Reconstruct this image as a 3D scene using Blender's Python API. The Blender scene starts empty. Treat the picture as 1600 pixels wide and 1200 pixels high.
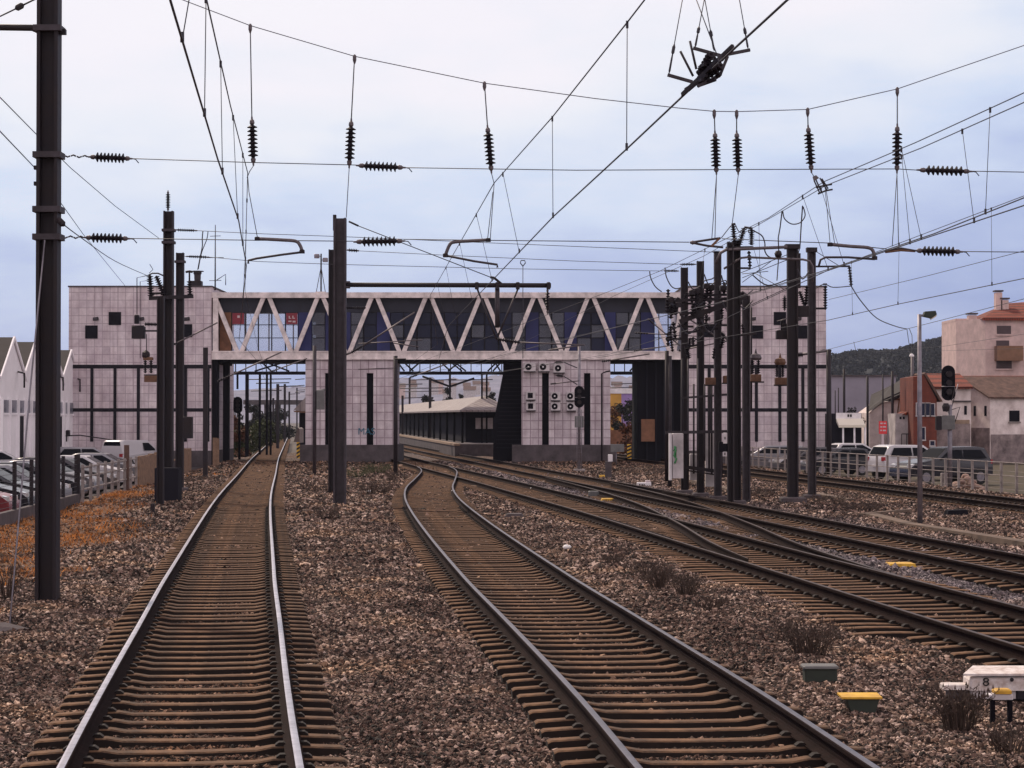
import bpy, bmesh, math, random
import numpy as np
from mathutils import Vector, Matrix
random.seed(7); RNG = np.random.default_rng(11)
SC = bpy.context.scene; COL = SC.collection
R = math.radians
# ------------------------------------------------------------------ camera
F = 3400.0; CH = 2.55; TH = math.atan(55 / F)
cam = bpy.data.cameras.new('camera'); cob = bpy.data.objects.new('camera', cam); COL.objects.link(cob)
cam.sensor_width = 36; cam.lens = 36 * F / 1600
cob.location = (0, 0, CH); cob.rotation_euler = (math.pi / 2 + TH, 0, 0)
cam.clip_start = 0.5; cam.clip_end = 9000
SC.camera = cob
# ------------------------------------------------------------------ world
SUN_EL, SUN_AZ = 46, -34          # azimuth measured from the view direction, to the right
w = bpy.data.worlds.new('World'); SC.world = w; w.use_nodes = True
nt = w.node_tree; nt.nodes.clear()
def N(t, **k):
    n = nt.nodes.new(t)
    for a, b in k.items(): setattr(n, a, b)
    return n
def LK(a, b): nt.links.new(a, b)
out = N('ShaderNodeOutputWorld'); bg = N('ShaderNodeBackground'); bg.inputs['Strength'].default_value = 0.1
LK(bg.outputs[0], out.inputs[0])
sky = N('ShaderNodeTexSky', sky_type='NISHITA'); sky.sun_disc = False
sky.sun_elevation = R(SUN_EL); sky.sun_rotation = R(SUN_AZ)
tc = N('ShaderNodeTexCoord')
sep = N('ShaderNodeSeparateXYZ'); LK(tc.outputs['Generated'], sep.inputs[0])
# veil of bright cloud round a point up and left of the view, thinning towards the horizon on the right
gd = Vector((math.sin(R(-6)), math.cos(R(-6)), 1.0)).normalized()
dot = N('ShaderNodeVectorMath', operation='DOT_PRODUCT'); LK(tc.outputs['Generated'], dot.inputs[0]); dot.inputs[1].default_value = gd
ac = N('ShaderNodeMath', operation='ARCCOSINE'); LK(dot.outputs['Value'], ac.inputs[0])
mp = N('ShaderNodeMapping'); mp.inputs['Scale'].default_value = (3.2, 3.2, 11); LK(tc.outputs['Generated'], mp.inputs[0])
nz = N('ShaderNodeTexNoise'); nz.inputs['Scale'].default_value = 2.6; nz.inputs['Detail'].default_value = 5; nz.inputs['Roughness'].default_value = .55
LK(mp.outputs[0], nz.inputs['Vector'])
sub = N('ShaderNodeMath', operation='MULTIPLY_ADD'); LK(nz.outputs['Fac'], sub.inputs[0]); sub.inputs[1].default_value = -0.14
ad_ = N('ShaderNodeMath', operation='ADD'); LK(ac.outputs[0], ad_.inputs[0]); ad_.inputs[1].default_value = .015; LK(ad_.outputs[0], sub.inputs[2])
ramp = N('ShaderNodeValToRGB'); LK(sub.outputs[0], ramp.inputs[0])
cr = ramp.color_ramp
cr.elements[0].position = 0.48; cr.elements[0].color = (1.03, 1.0, 1.03, 1)
cr.elements[1].position = 0.95; cr.elements[1].color = (.12, .17, .40, 1)
for p, c in ((.56, (1.0, .96, 1.02)), (.60, (.90, .92, 1.0)), (.645, (.68, .77, .97)), (.69, (.49, .575, .85)), (.735, (.34, .425, .73)), (.79, (.19, .27, .58))):
    e = cr.elements.new(p); e.color = (*c, 1)
# high sky dimmed; unseen sky behind and right of the view brightened as fill
elr = N('ShaderNodeMapRange'); LK(sep.outputs['Z'], elr.inputs[0])
elr.inputs[1].default_value = .24; elr.inputs[2].default_value = .55
mx2 = N('ShaderNodeMixRGB'); LK(elr.outputs[0], mx2.inputs[0]); LK(ramp.outputs[0], mx2.inputs[1]); mx2.inputs[2].default_value = (.20, .18, .185, 1)
bk = N('ShaderNodeMapRange'); bd = N('ShaderNodeVectorMath', operation='DOT_PRODUCT'); LK(tc.outputs['Generated'], bd.inputs[0]); bd.inputs[1].default_value = (-.5, .87, 0); LK(bd.outputs['Value'], bk.inputs[0]); bk.inputs[1].default_value = .55; bk.inputs[2].default_value = -.25; bk.inputs[3].default_value = 0; bk.inputs[4].default_value = 1
mx3 = N('ShaderNodeMixRGB'); LK(bk.outputs[0], mx3.inputs[0]); LK(mx2.outputs[0], mx3.inputs[1]); mx3.inputs[2].default_value = (1.06, .93, .97, 1); mx2 = mx3
x10 = N('ShaderNodeVectorMath', operation='SCALE'); LK(mx2.outputs[0], x10.inputs[0]); x10.inputs['Scale'].default_value = 14.0
mx = N('ShaderNodeMixRGB'); mx.inputs[0].default_value = .9; LK(sky.outputs[0], mx.inputs[1]); LK(x10.outputs[0], mx.inputs[2])
LK(mx.outputs[0], bg.inputs['Color'])
# ------------------------------------------------------------------ sun
sl = bpy.data.lights.new('sun', 'SUN'); sl.energy = 5.0; sl.angle = R(3); sl.color = (1, .84, .68)
so = bpy.data.objects.new('sun', sl); COL.objects.link(so)
sd = Vector((math.sin(R(SUN_AZ)) * math.cos(R(SUN_EL)), math.cos(R(SUN_AZ)) * math.cos(R(SUN_EL)), math.sin(R(SUN_EL))))
so.rotation_euler = (-sd).to_track_quat('-Z', 'Y').to_euler(); so.location = (0, 60, 60)
SC.view_settings.view_transform = 'Standard'; SC.view_settings.look = 'None'
SC.view_settings.exposure = -0.48; SC.view_settings.gamma = 1
SC.cycles.max_bounces = 5; SC.cycles.transparent_max_bounces = 12
# ------------------------------------------------------------------ measuring helpers
CT, ST = math.cos(TH), math.sin(TH)
def ray(px, py):
    x = (px - 800) / F; y = (600 - py) / F
    return Vector((x, CT - y * ST, ST + y * CT))
def P(px, py, d):
    r = ray(px, py); return Vector((r.x / r.y * d, d, CH + r.z / r.y * d))
def XA(px, d): return (px - 800) / F * d
def ZA(py, d): return P(800, py, d).z
def G(px, py, z=0.0):
    r = ray(px, py); t = (z - CH) / r.z
    return Vector((r.x * t, r.y * t, z))
def dz(py, z):
    return G(800, py, z).y
# ------------------------------------------------------------------ materials
def mat(name, col, rough=.75, metal=0., var=.0, vs=4., var_col=None, bump=0., bs=30., detail=4, spec=.4, island=0.):
    m = bpy.data.materials.new(name); m.use_nodes = True
    t = m.node_tree; b = t.nodes['Principled BSDF']
    b.inputs['Roughness'].default_value = rough; b.inputs['Metallic'].default_value = metal
    b.inputs['Specular IOR Level'].default_value = spec
    c4 = (*col, 1); b.inputs['Base Color'].default_value = c4
    co = t.nodes.new('ShaderNodeTexCoord')
    last = None
    if var:
        n = t.nodes.new('ShaderNodeTexNoise'); n.inputs['Scale'].default_value = vs; n.inputs['Detail'].default_value = detail
        n.inputs['Roughness'].default_value = .65
        t.links.new(co.outputs['Object'], n.inputs['Vector'])
        rp = t.nodes.new('ShaderNodeValToRGB'); t.links.new(n.outputs['Fac'], rp.inputs[0])
        rp.color_ramp.elements[0].position = .3; rp.color_ramp.elements[1].position = .7
        v2 = var_col or tuple(x * (1 - var) for x in col)
        rp.color_ramp.elements[0].color = (*v2, 1); rp.color_ramp.elements[1].color = (*[min(1, x * (1 + var * .35)) for x in col], 1)
        last = rp.outputs[0]
    if island:
        g = t.nodes.new('ShaderNodeNewGeometry'); mr = t.nodes.new('ShaderNodeMapRange')
        t.links.new(g.outputs['Random Per Island'], mr.inputs[0]); mr.inputs[3].default_value = 1 - island; mr.inputs[4].default_value = 1 + island
        s = t.nodes.new('ShaderNodeVectorMath'); s.operation = 'SCALE'
        if last: t.links.new(last, s.inputs[0])
        else: s.inputs[0].default_value = col
        t.links.new(mr.outputs[0], s.inputs['Scale']); last = s.outputs[0]
    if last: t.links.new(last, b.inputs['Base Color'])
    if bump:
        n = t.nodes.new('ShaderNodeTexNoise'); n.inputs['Scale'].default_value = bs; n.inputs['Detail'].default_value = 3
        t.links.new(co.outputs['Object'], n.inputs['Vector'])
        bp = t.nodes.new('ShaderNodeBump'); bp.inputs['Strength'].default_value = bump; bp.inputs['Distance'].default_value = .02
        t.links.new(n.outputs['Fac'], bp.inputs['Height']); t.links.new(bp.outputs[0], b.inputs['Normal'])
    return m
def tile_mat(name, c1, c2, cm, bw, bh, mort, rough=.55, off=0., axis='XZ', stain=None):
    m = bpy.data.materials.new(name); m.use_nodes = True
    t = m.node_tree; b = t.nodes['Principled BSDF']; b.inputs['Roughness'].default_value = rough
    co = t.nodes.new('ShaderNodeTexCoord'); sp = t.nodes.new('ShaderNodeSeparateXYZ'); cb = t.nodes.new('ShaderNodeCombineXYZ')
    t.links.new(co.outputs['Object'], sp.inputs[0])
    if axis == 'XZ':
        ad = t.nodes.new('ShaderNodeMath'); ad.operation = 'ADD'
        t.links.new(sp.outputs['X'], ad.inputs[0]); t.links.new(sp.outputs['Y'], ad.inputs[1]); t.links.new(ad.outputs[0], cb.inputs[0])
    else: t.links.new(sp.outputs['X'], cb.inputs[0])
    t.links.new(sp.outputs['Z'], cb.inputs[1])
    br = t.nodes.new('ShaderNodeTexBrick'); br.offset = off; t.links.new(cb.outputs[0], br.inputs['Vector'])
    br.inputs['Scale'].default_value = 1; br.inputs['Brick Width'].default_value = bw; br.inputs['Row Height'].default_value = bh
    br.inputs['Mortar Size'].default_value = mort; br.inputs['Color1'].default_value = (*c1, 1); br.inputs['Color2'].default_value = (*c2, 1); br.inputs['Mortar'].default_value = (*cm, 1)
    nz = t.nodes.new('ShaderNodeTexNoise'); nz.inputs['Scale'].default_value = .9; nz.inputs['Detail'].default_value = 8; nz.inputs['Roughness'].default_value = .72
    t.links.new(co.outputs['Object'], nz.inputs['Vector'])
    rp = t.nodes.new('ShaderNodeValToRGB'); rp.color_ramp.elements[0].position = .32; rp.color_ramp.elements[1].position = .68
    rp.color_ramp.elements[0].color = (*(stain or (.62, .56, .60)), 1); rp.color_ramp.elements[1].color = (1.0, 1.0, 1.0, 1)
    t.links.new(nz.outputs['Fac'], rp.inputs[0])
    # rain streaks, stretched up and down
    mpn = t.nodes.new('ShaderNodeMapping'); mpn.inputs['Scale'].default_value = (2.5, 2.5, .22); t.links.new(co.outputs['Object'], mpn.inputs[0])
    n2 = t.nodes.new('ShaderNodeTexNoise'); n2.inputs['Scale'].default_value = 1.4; n2.inputs['Detail'].default_value = 5; t.links.new(mpn.outputs[0], n2.inputs['Vector'])
    r2 = t.nodes.new('ShaderNodeValToRGB'); r2.color_ramp.elements[0].position = .3; r2.color_ramp.elements[1].position = .62
    r2.color_ramp.elements[0].color = (.72, .68, .68, 1); r2.color_ramp.elements[1].color = (1, 1, 1, 1); t.links.new(n2.outputs['Fac'], r2.inputs[0])
    mu = t.nodes.new('ShaderNodeMixRGB'); mu.blend_type = 'MULTIPLY'; mu.inputs[0].default_value = 1
    t.links.new(br.outputs['Color'], mu.inputs[1]); t.links.new(rp.outputs[0], mu.inputs[2])
    m3 = t.nodes.new('ShaderNodeMixRGB'); m3.blend_type = 'MULTIPLY'; m3.inputs[0].default_value = .8
    t.links.new(mu.outputs[0], m3.inputs[1]); t.links.new(r2.outputs[0], m3.inputs[2])
    t.links.new(m3.outputs[0], b.inputs['Base Color'])
    return m
def glass_mat(name, tint, transp, rough=.08, spec=.4):
    m = bpy.data.materials.new(name); m.use_nodes = True; t = m.node_tree; b = t.nodes['Principled BSDF']
    b.inputs['Base Color'].default_value = (*tint, 1); b.inputs['Roughness'].default_value = rough; b.inputs['Specular IOR Level'].default_value = spec
    tr = t.nodes.new('ShaderNodeBsdfTransparent'); tr.inputs[0].default_value = (.92, .93, .97, 1); mxs = t.nodes.new('ShaderNodeMixShader'); mxs.inputs[0].default_value = transp
    t.links.new(b.outputs[0], mxs.inputs[1]); t.links.new(tr.outputs[0], mxs.inputs[2])
    t.links.new(mxs.outputs[0], t.nodes['Material Output'].inputs[0]); return m
M = {}
M['shedwhite'] = mat('shed_white', (.95, .91, .94), .7, 0, .08, 1)
M['warehouse'] = mat('warehouse_grey', (.30, .28, .34), .9, 0, .2, .3)
M['asphalt'] = mat('car_park_asphalt', (.06, .05, .052), .95, 0, .4, .4)
M['turf'] = mat('rough_turf', (.065, .045, .024), .95, 0, .6, .8, var_col=(.026, .024, .012), bump=.5, bs=6)
M['steel'] = mat('dark_steel', (.015, .013, .019), .6, .0, .5, 2.2, var_col=(.026, .018, .019), bump=.3, bs=8, spec=.25)
M['steel2'] = mat('weathered_steel', (.045, .036, .046), .6, 0, .5, 4, var_col=(.022, .017, .02), bump=.2)
M['galv'] = mat('galvanised', (.24, .22, .25), .45, .5, .4, 5)
M['wire'] = mat('wire_dark', (.03, .028, .04), .55)
M['wire_pale'] = mat('wire_pale', (.10, .10, .14), .5)
M['insul'] = mat('insulator_brown', (.018, .014, .02), .5, 0, .3, 8, spec=.15)
M['fit'] = mat('insulator_fitting', (.13, .11, .12), .5, .3, .4, 20)
M['conc'] = mat('concrete', (.30, .26, .25), .9, 0, .45, 2.5, bump=.3)
M['conc_dark'] = mat('concrete_dirty', (.10, .082, .088), .9, 0, .5, 1.5, bump=.4)
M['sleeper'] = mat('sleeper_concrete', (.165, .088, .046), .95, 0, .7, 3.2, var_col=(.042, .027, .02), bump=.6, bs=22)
M['sleeperside'] = mat('sleeper_shaded_side', (.017, .010, .008), .95, 0, .5, 5)  # backlit shade of the side faces put into a darker colour
M['railtop'] = mat('rail_head_worn', (.62, .58, .64), .30, 1., .35, 6, var_col=(.40, .36, .40))
M['railtop2'] = mat('rail_head_dull', (.15, .125, .15), .36, .9, .4, 6)
M['railtop3'] = mat('rail_head_rusty', (.06, .035, .032), .5, .5, .4, 6)
M['railside'] = mat('rail_side_rust', (.018, .009, .008), .9, 0, .45, 5, bump=.3, spec=.08)
M['clip'] = mat('rail_clip', (.014, .009, .008), .85)
M['tile'] = tile_mat('facade_tile', (.88, .79, .80), (.74, .66, .69), (.52, .44, .47), .5, .5, .022)
M['tile2'] = tile_mat('pier_tile', (.84, .76, .78), (.70, .63, .66), (.40, .32, .35), .52, .55, .028)
M['frame'] = mat('dark_band', (.018, .016, .022), .7, 0, .3, 2, spec=.12)
M['truss'] = mat('truss_white', (.86, .76, .74), .6, 0, .42, 1.6, bump=.15)
M['towerglass'] = mat('tower_window', (.010, .009, .014), .4, spec=.06)
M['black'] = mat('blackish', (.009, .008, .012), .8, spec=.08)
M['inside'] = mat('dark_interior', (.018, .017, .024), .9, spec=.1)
M['blue'] = mat('blue_panel', (.02, .026, .13), .5, 0, .3, 1)
M['navy'] = mat('navy_fascia', (.018, .02, .04), .5, 0, .4, 1)
M['glassdark'] = glass_mat('window_dark', (.016, .02, .048), .0, .25, .18)
M['glassgrey'] = glass_mat('window_grey', (.10, .11, .15), .35)
M['glassclear'] = glass_mat('window_clear', (.55, .57, .66), .78, .1)
M['curtain'] = mat('blind', (.30, .31, .38), .9, 0, .3, 2)
M['red'] = mat('red_poster', (.27, .03, .05), .5, 0, .2, 4)
M['redsign'] = mat('red_sign', (.75, .05, .06), .5)
M['whitemark'] = mat('pale_mark', (.60, .50, .52), .7)
M['brownpanel'] = mat('brown_panel', (.24, .11, .06), .7, 0, .4, 3)
M['white'] = mat('white_paint', (.82, .78, .80), .55, 0, .25, 2)
M['machine'] = mat('scuffed_white', (.74, .70, .69), .6, 0, .5, 9, var_col=(.40, .30, .26), bump=.2, detail=8)
M['whitedirty'] = mat('white_dirty', (.62, .57, .58), .8, 0, .4, 1.3, bump=.2)
M['rendered'] = mat('old_render', (.82, .73, .71), .9, 0, .5, .9, var_col=(.50, .41, .39), bump=.3, detail=8)
M['grime'] = mat('grimy_render', (.34, .27, .26), .9, 0, .7, 1.1, var_col=(.09, .07, .075), bump=.3, detail=9)
M['stonebase'] = mat('ochre_band', (.36, .26, .19), .9, 0, .5, 2)
M['yellow'] = mat('yellow_paint', (.72, .43, .04), .55, 0, .35, 6, var_col=(.45, .24, .03))
M['boxgreen'] = mat('box_green', (.035, .045, .035), .7, 0, .3, 4)
M['boxgrey'] = mat('box_grey', (.16, .16, .16), .7, 0, .3, 4)
M['graffiti'] = mat('graffiti_teal', (.03, .13, .20), .7)
M['graffiti2'] = mat('graffiti_green', (.08, .35, .13), .7)
M['letter'] = mat('black_letter', (.015, .015, .015), .7)
M['orangebox'] = mat('rust_orange', (.17, .085, .05), .7, 0, .4, 6)
M['roof_dark'] = mat('corrugated_dark', (.026, .02, .023), .8, 0, .3, 2)
M['brick'] = tile_mat('red_render', (.24, .055, .03), (.20, .048, .028), (.17, .05, .035), .3, .12, .01, .85, .5)
M['rust_roof'] = mat('old_tile_roof', (.13, .075, .06), .9, 0, .5, 2)
M['pink'] = mat('pink_render', (.66, .49, .46), .9, 0, .25, 1.2)
M['brownb'] = mat('balcony_brown', (.24, .13, .08), .8, 0, .2, 2)
M['shutter'] = mat('shutter', (.08, .055, .06), .7)
M['awning'] = mat('awning', (.78, .72, .60), .8)
M['canopy'] = tile_mat('canopy_roof', (.36, .32, .31), (.33, .29, .28), (.2, .18, .18), .45, 60, .05, .7, 0)
M['leafhill'] = mat('leaf_hill', (.012, .017, .018), .9, 0, .4, .05, island=.5)
M['leafdark'] = mat('leaf_dark', (.013, .015, .011), .8, 0, .4, 1, island=.5)
M['leafgreen'] = mat('leaf_green', (.05, .06, .02), .8, 0, .4, 1, island=.5)
M['leaforange'] = mat('leaf_orange', (.12, .045, .02), .8, 0, .4, 1, island=.5)
M['twig'] = mat('dry_twig', (.075, .05, .04), .9, 0, .3, 1, island=.4)
M['bark'] = mat('bark', (.05, .035, .03), .9, 0, .4, 4)
M['drygrass'] = mat('dry_grass', (.60, .22, .04), .9, 0, .55, .8, var_col=(.28, .11, .035), island=.45)
M['rubber'] = mat('tyre', (.015, .015, .015), .85)
M['carglass'] = glass_mat('car_glass', (.007, .008, .012), .0, .2, .05)
M['carwhite'] = mat('car_white', (.55, .53, .56), .3, 0, spec=.6)
M['carsilver'] = mat('car_silver', (.24, .235, .26), .3, .5)
M['cardark'] = mat('car_dark', (.02, .02, .03), .22, .0, spec=.6)
M['carred'] = mat('car_red', (.22, .04, .05), .25, .0, spec=.6)
M['cargrey'] = mat('car_grey', (.07, .065, .075), .28, .4)
M['lampred'] = mat('tail_lamp', (.35, .02, .03), .3)
M['lampclear'] = mat('head_lamp', (.75, .75, .78), .1, .3)
M['skin'] = mat('skin', (.32, .19, .14), .6)
M['shirt'] = mat('shirt', (.34, .42, .55), .9)
M['hair'] = mat('hair', (.015, .012, .012), .8)
M['trousers'] = mat('trousers', (.04, .045, .07), .9)
M['paper'] = mat('paper', (.8, .78, .78), .9)
M['purple'] = mat('purple_wall', (.40, .27, .58), .8, 0, .3, .6)
M['yellowwall'] = mat('yellow_wall', (.66, .36, .08), .8, 0, .3, .6)
M['hill'] = mat('hill_scrub', (.032, .038, .045), .95, 0, .6, .02, var_col=(.012, .016, .022), detail=12)
M['farhill'] = mat('far_hillside', (.20, .19, .25), .95, 0, .5, .03, var_col=(.10, .11, .16), detail=9)  # fading of distance put into the base colour as pale lilac
def rooftile(name, c, c2):
    m = tile_mat(name, c, c2, tuple(x * .3 for x in c2), .22, .32, .06, .85, 0, 'XZ'); return m
M['rooftile'] = rooftile('orange_roof_tile', (.46, .085, .035), (.34, .062, .028))
# ------------------------------------------------------------------ mesh building
WLOC = {}
class MB:
    def __init__(s): s.v = []; s.f = []; s.sm = []
    def add(s, vs, fs, smooth=False):
        o = len(s.v); s.v += [tuple(v) for v in vs]; s.f += [tuple(i + o for i in f) for f in fs]; s.sm += [smooth] * len(fs); return s
    def box(s, x0, x1, y0, y1, z0, z1):
        vs = [(x, y, z) for z in (z0, z1) for y in (y0, y1) for x in (x0, x1)]
        return s.add(vs, [(0, 2, 3, 1), (4, 5, 7, 6), (0, 1, 5, 4), (2, 6, 7, 3), (0, 4, 6, 2), (1, 3, 7, 5)])
    def cbox(s, x0, x1, y0, y1, z0, z1, c=.01):
        # box with chamfered vertical and top edges
        ring = [(x0 + c, y0), (x1 - c, y0), (x1, y0 + c), (x1, y1 - c), (x1 - c, y1), (x0 + c, y1), (x0, y1 - c), (x0, y0 + c)]
        cx, cy = (x0 + x1) / 2, (y0 + y1) / 2
        def sh(p, k): return (p[0] + (c if p[0] < cx else -c) * k, p[1] + (c if p[1] < cy else -c) * k)
        vs = [(p[0], p[1], z0) for p in ring] + [(p[0], p[1], z1 - c) for p in ring] + [(*sh(p, 1), z1) for p in ring]
        fs = [tuple(range(7, -1, -1)), tuple(range(16, 24))]
        for a in (0, 8):
            fs += [(a + i, a + (i + 1) % 8, a + 8 + (i + 1) % 8, a + 8 + i) for i in range(8)]
        return s.add(vs, fs)
    def obox(s, c, ax, ay, az):
        c, ax, ay, az = map(Vector, (c, ax, ay, az))
        vs = [c + ax * i + ay * j + az * k for k in (-1, 1) for j in (-1, 1) for i in (-1, 1)]
        return s.add(vs, [(0, 2, 3, 1), (4, 5, 7, 6), (0, 1, 5, 4), (2, 6, 7, 3), (0, 4, 6, 2), (1, 3, 7, 5)])
    def bar(s, a, b, w, h=None, up=(0, 0, 1)):
        a, b = Vector(a), Vector(b); t = (b - a); L = t.length; t.normalize(); u = Vector(up)
        if abs(t.dot(u)) > .99: u = Vector((0, 1, 0))
        sd_ = t.cross(u).normalized(); u = sd_.cross(t)
        return s.obox((a + b) / 2, sd_ * w / 2, u * (h or w) / 2, t * L / 2)
    def tube(s, pts, r, n=6, cap=True):
        pts = [Vector(p) for p in pts]; rings = []
        rr = r if isinstance(r, (list, tuple)) else [r] * len(pts)
        pn = None
        for i, p in enumerate(pts):
            t = (pts[min(i + 1, len(pts) - 1)] - pts[max(i - 1, 0)]).normalized()
            if pn is None:
                u = Vector((0, 0, 1)) if abs(t.z) < .9 else Vector((1, 0, 0)); pn = (u - t * u.dot(t)).normalized()
            else:
                pn = pn - t * pn.dot(t); pn.normalize()
            bn = t.cross(pn)
            rings.append([p + (pn * math.cos(2 * math.pi * k / n) + bn * math.sin(2 * math.pi * k / n)) * rr[i] for k in range(n)])
        vs = [v for q in rings for v in q]; fs = []
        for i in range(len(pts) - 1):
            for k in range(n):
                a = i * n + k; b = i * n + (k + 1) % n; fs.append((a, b, b + n, a + n))
        s.add(vs, fs, True)
        if cap:
            o = len(s.v) - len(vs)
            s.f += [tuple(o + k for k in range(n - 1, -1, -1)), tuple(o + (len(pts) - 1) * n + k for k in range(n))]; s.sm += [False, False]
        return s
    def lathe(s, a, b, prof, n=10):
        # prof: list of (t along a-b in 0..1, radius)
        a, b = Vector(a), Vector(b); t = (b - a); u = Vector((0, 0, 1)) if abs(t.normalized().z) < .9 else Vector((1, 0, 0))
        tn = t.normalized(); pn = (u - tn * u.dot(tn)).normalized(); bn = tn.cross(pn)
        vs = []; fs = []
        for (q, r) in prof:
            for k in range(n):
                an = 2 * math.pi * k / n; vs.append(a + t * q + (pn * math.cos(an) + bn * math.sin(an)) * max(r, .0005))
        for i in range(len(prof) - 1):
            for k in range(n):
                x = i * n + k; y = i * n + (k + 1) % n; fs.append((x, y, y + n, x + n))
        fs += [tuple(range(n - 1, -1, -1)), tuple((len(prof) - 1) * n + k for k in range(n))]
        return s.add(vs, fs, False)
    def prism(s, poly, off):
        # poly: planar points, extruded by vector off
        off = Vector(off); n = len(poly); vs = [Vector(p) for p in poly] + [Vector(p) + off for p in poly]
        fs = [tuple(range(n)), tuple(range(2 * n - 1, n - 1, -1))] + [(i + n, (i + 1) % n + n, (i + 1) % n, i) for i in range(n)]
        return s.add(vs, fs)
    def hbeam(s, x, y, z0, z1, w=.3, dpt=.3, tf=.03, tw=.02):
        # open sides face the camera: flange, web, flange from left to right
        s.box(x - w / 2, x - w / 2 + tf, y - dpt / 2, y + dpt / 2, z0, z1)
        s.box(x + w / 2 - tf, x + w / 2, y - dpt / 2, y + dpt / 2, z0, z1)
        s.box(x - w / 2 + tf, x + w / 2 - tf, y - tw / 2, y + tw / 2, z0, z1 - .002); return s
    def sphere(s, c, r, n=10, sc=(1, 1, 1)):
        c = Vector(c); vs = []; fs = []
        m = n // 2 + 1
        for i in range(m + 1):
            ph = math.pi * i / m
            for k in range(n):
                th = 2 * math.pi * k / n
                vs.append(c + Vector((math.sin(ph) * math.cos(th) * r * sc[0], math.sin(ph) * math.sin(th) * r * sc[1], math.cos(ph) * r * sc[2])))
        for i in range(m):
            for k in range(n):
                a = i * n + k; b = i * n + (k + 1) % n; fs.append((a, a + n, b + n, b))
        return s.add(vs, fs, True)
    def mesh(s, name, off=(0, 0, 0)):
        me = bpy.data.meshes.new(name); off = Vector(off)
        me.from_pydata([Vector(v) - off for v in s.v], [], s.f)
        me.polygons.foreach_set('use_smooth', s.sm)
        bm = bmesh.new(); bm.from_mesh(me); bmesh.ops.recalc_face_normals(bm, faces=bm.faces); bm.to_mesh(me); bm.free()
        me.update(); return me
    def build(s, name, m, parent=None, label=None, cat=None, group=None, kind=None):
        if parent is not None: loc = WLOC[parent.name]
        else:
            a = np.array([tuple(v) for v in s.v]); lo, hi = a.min(0), a.max(0)
            loc = Vector(((lo[0] + hi[0]) / 2, (lo[1] + hi[1]) / 2, lo[2]))
        me = s.mesh(name, loc); me.materials.append(M[m] if isinstance(m, str) else m)
        o = bpy.data.objects.new(name, me); COL.objects.link(o)
        if parent is not None: o.parent = parent
        else: o.location = loc
        WLOC[o.name] = loc
        tag(o, label, cat, group, kind); return o
def tag(o, label=None, cat=None, group=None, kind=None):
    if label: o['label'] = label
    if cat: o['category'] = cat
    if group: o['group'] = group
    if kind: o['kind'] = kind
    return o
def thing(name, loc, label, cat, group=None):
    o = bpy.data.objects.new(name, None); COL.objects.link(o); o.location = loc; o.empty_display_size = .2
    WLOC[o.name] = Vector(loc); return tag(o, label, cat, group)
def dup(root, loc, label=None, rz=0):
    r = root.copy(); COL.objects.link(r); r.location = loc; r.rotation_euler = (0, 0, rz); WLOC[r.name] = Vector(loc)
    if label: r['label'] = label
    for ch in list(root.children):
        c = ch.copy(); COL.objects.link(c); c.parent = r
        for g in list(ch.children):
            d = g.copy(); COL.objects.link(d); d.parent = c
    return r
def textmesh(body, name, m, parent, loc, size, rot=(math.pi / 2, 0, 0), ext=.01, sx=1.):
    cu = bpy.data.curves.new('txt', 'FONT'); cu.body = body; cu.size = size; cu.extrude = ext; cu.align_x = 'CENTER'; cu.align_y = 'CENTER'
    to = bpy.data.objects.new('txt', cu); COL.objects.link(to)
    dg = bpy.context.evaluated_depsgraph_get(); me = bpy.data.meshes.new_from_object(to.evaluated_get(dg))
    bpy.data.objects.remove(to); me.materials.append(M[m])
    mt = Matrix.Translation(Vector(loc) - WLOC[parent.name]) @ Matrix.Rotation(rot[2], 4, 'Z') @ Matrix.Rotation(rot[0], 4, 'X') @ Matrix.Diagonal((sx, 1, 1, 1))
    me.transform(mt); o = bpy.data.objects.new(name, me); COL.objects.link(o); o.parent = parent; WLOC[o.name] = WLOC[parent.name]; return o
# ================================================================== TRACK GEOMETRY
def spline(pts, step=.5):
    pts = [Vector((x, d)) for d, x in pts]
    n = len(pts); ds = [p.y for p in pts]; xs = [p.x for p in pts]
    # Catmull-Rom style tangents (dX/dd), resampled at equal steps of d
    m = []
    for i in range(n):
        a = max(i - 1, 0); b = min(i + 1, n - 1); m.append((xs[b] - xs[a]) / (ds[b] - ds[a]))
    def f(d):
        if d <= ds[0]: return xs[0] + m[0] * (d - ds[0])
        if d >= ds[-1]: return xs[-1] + m[-1] * (d - ds[-1])
        i = max(k for k in range(n - 1) if ds[k] <= d)
        h = ds[i + 1] - ds[i]; t = (d - ds[i]) / h
        return ((2 * t**3 - 3 * t**2 + 1) * xs[i] + (t**3 - 2 * t**2 + t) * h * m[i] + (-2 * t**3 + 3 * t**2) * xs[i + 1] + (t**3 - t**2) * h * m[i + 1])
    return f
T1 = spline([(15.9, -2.42), (18.4, -2.73), (21.9, -3.15), (27.1, -3.76), (35.4, -4.74), (69.4, -8.57), (102, -11.95), (140, -15.9), (168, -18.7), (347, -36.5)])
T3 = spline([(24.4, 6.6), (35.4, 5.42), (42.9, 4.62), (59.8, 2.84), (75.4, 1.0), (91, -.85), (112, -3.5), (140, -6.9), (168, -10.1), (300, -24.5)])
T2a = spline([(15.9, 1.81), (20.2, 1.48), (27.1, .86), (35.4, .09), (51, -1.2), (65.2, -2.25), (74.1, -2.78), (82.6, -3.12), (92, -3.28), (100, -3.42), (108, -3.62), (116, -4.1), (129, -5.55), (140, -6.9)])
T2 = lambda d: T2a(d) if d < 118 else T3(d)
T4 = spline([(35.8, 9.3), (54.2, 7.24), (74, 5.1), (91, 3.15), (112, .72), (140, -2.4), (168, -5.7), (300, -20)])
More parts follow.
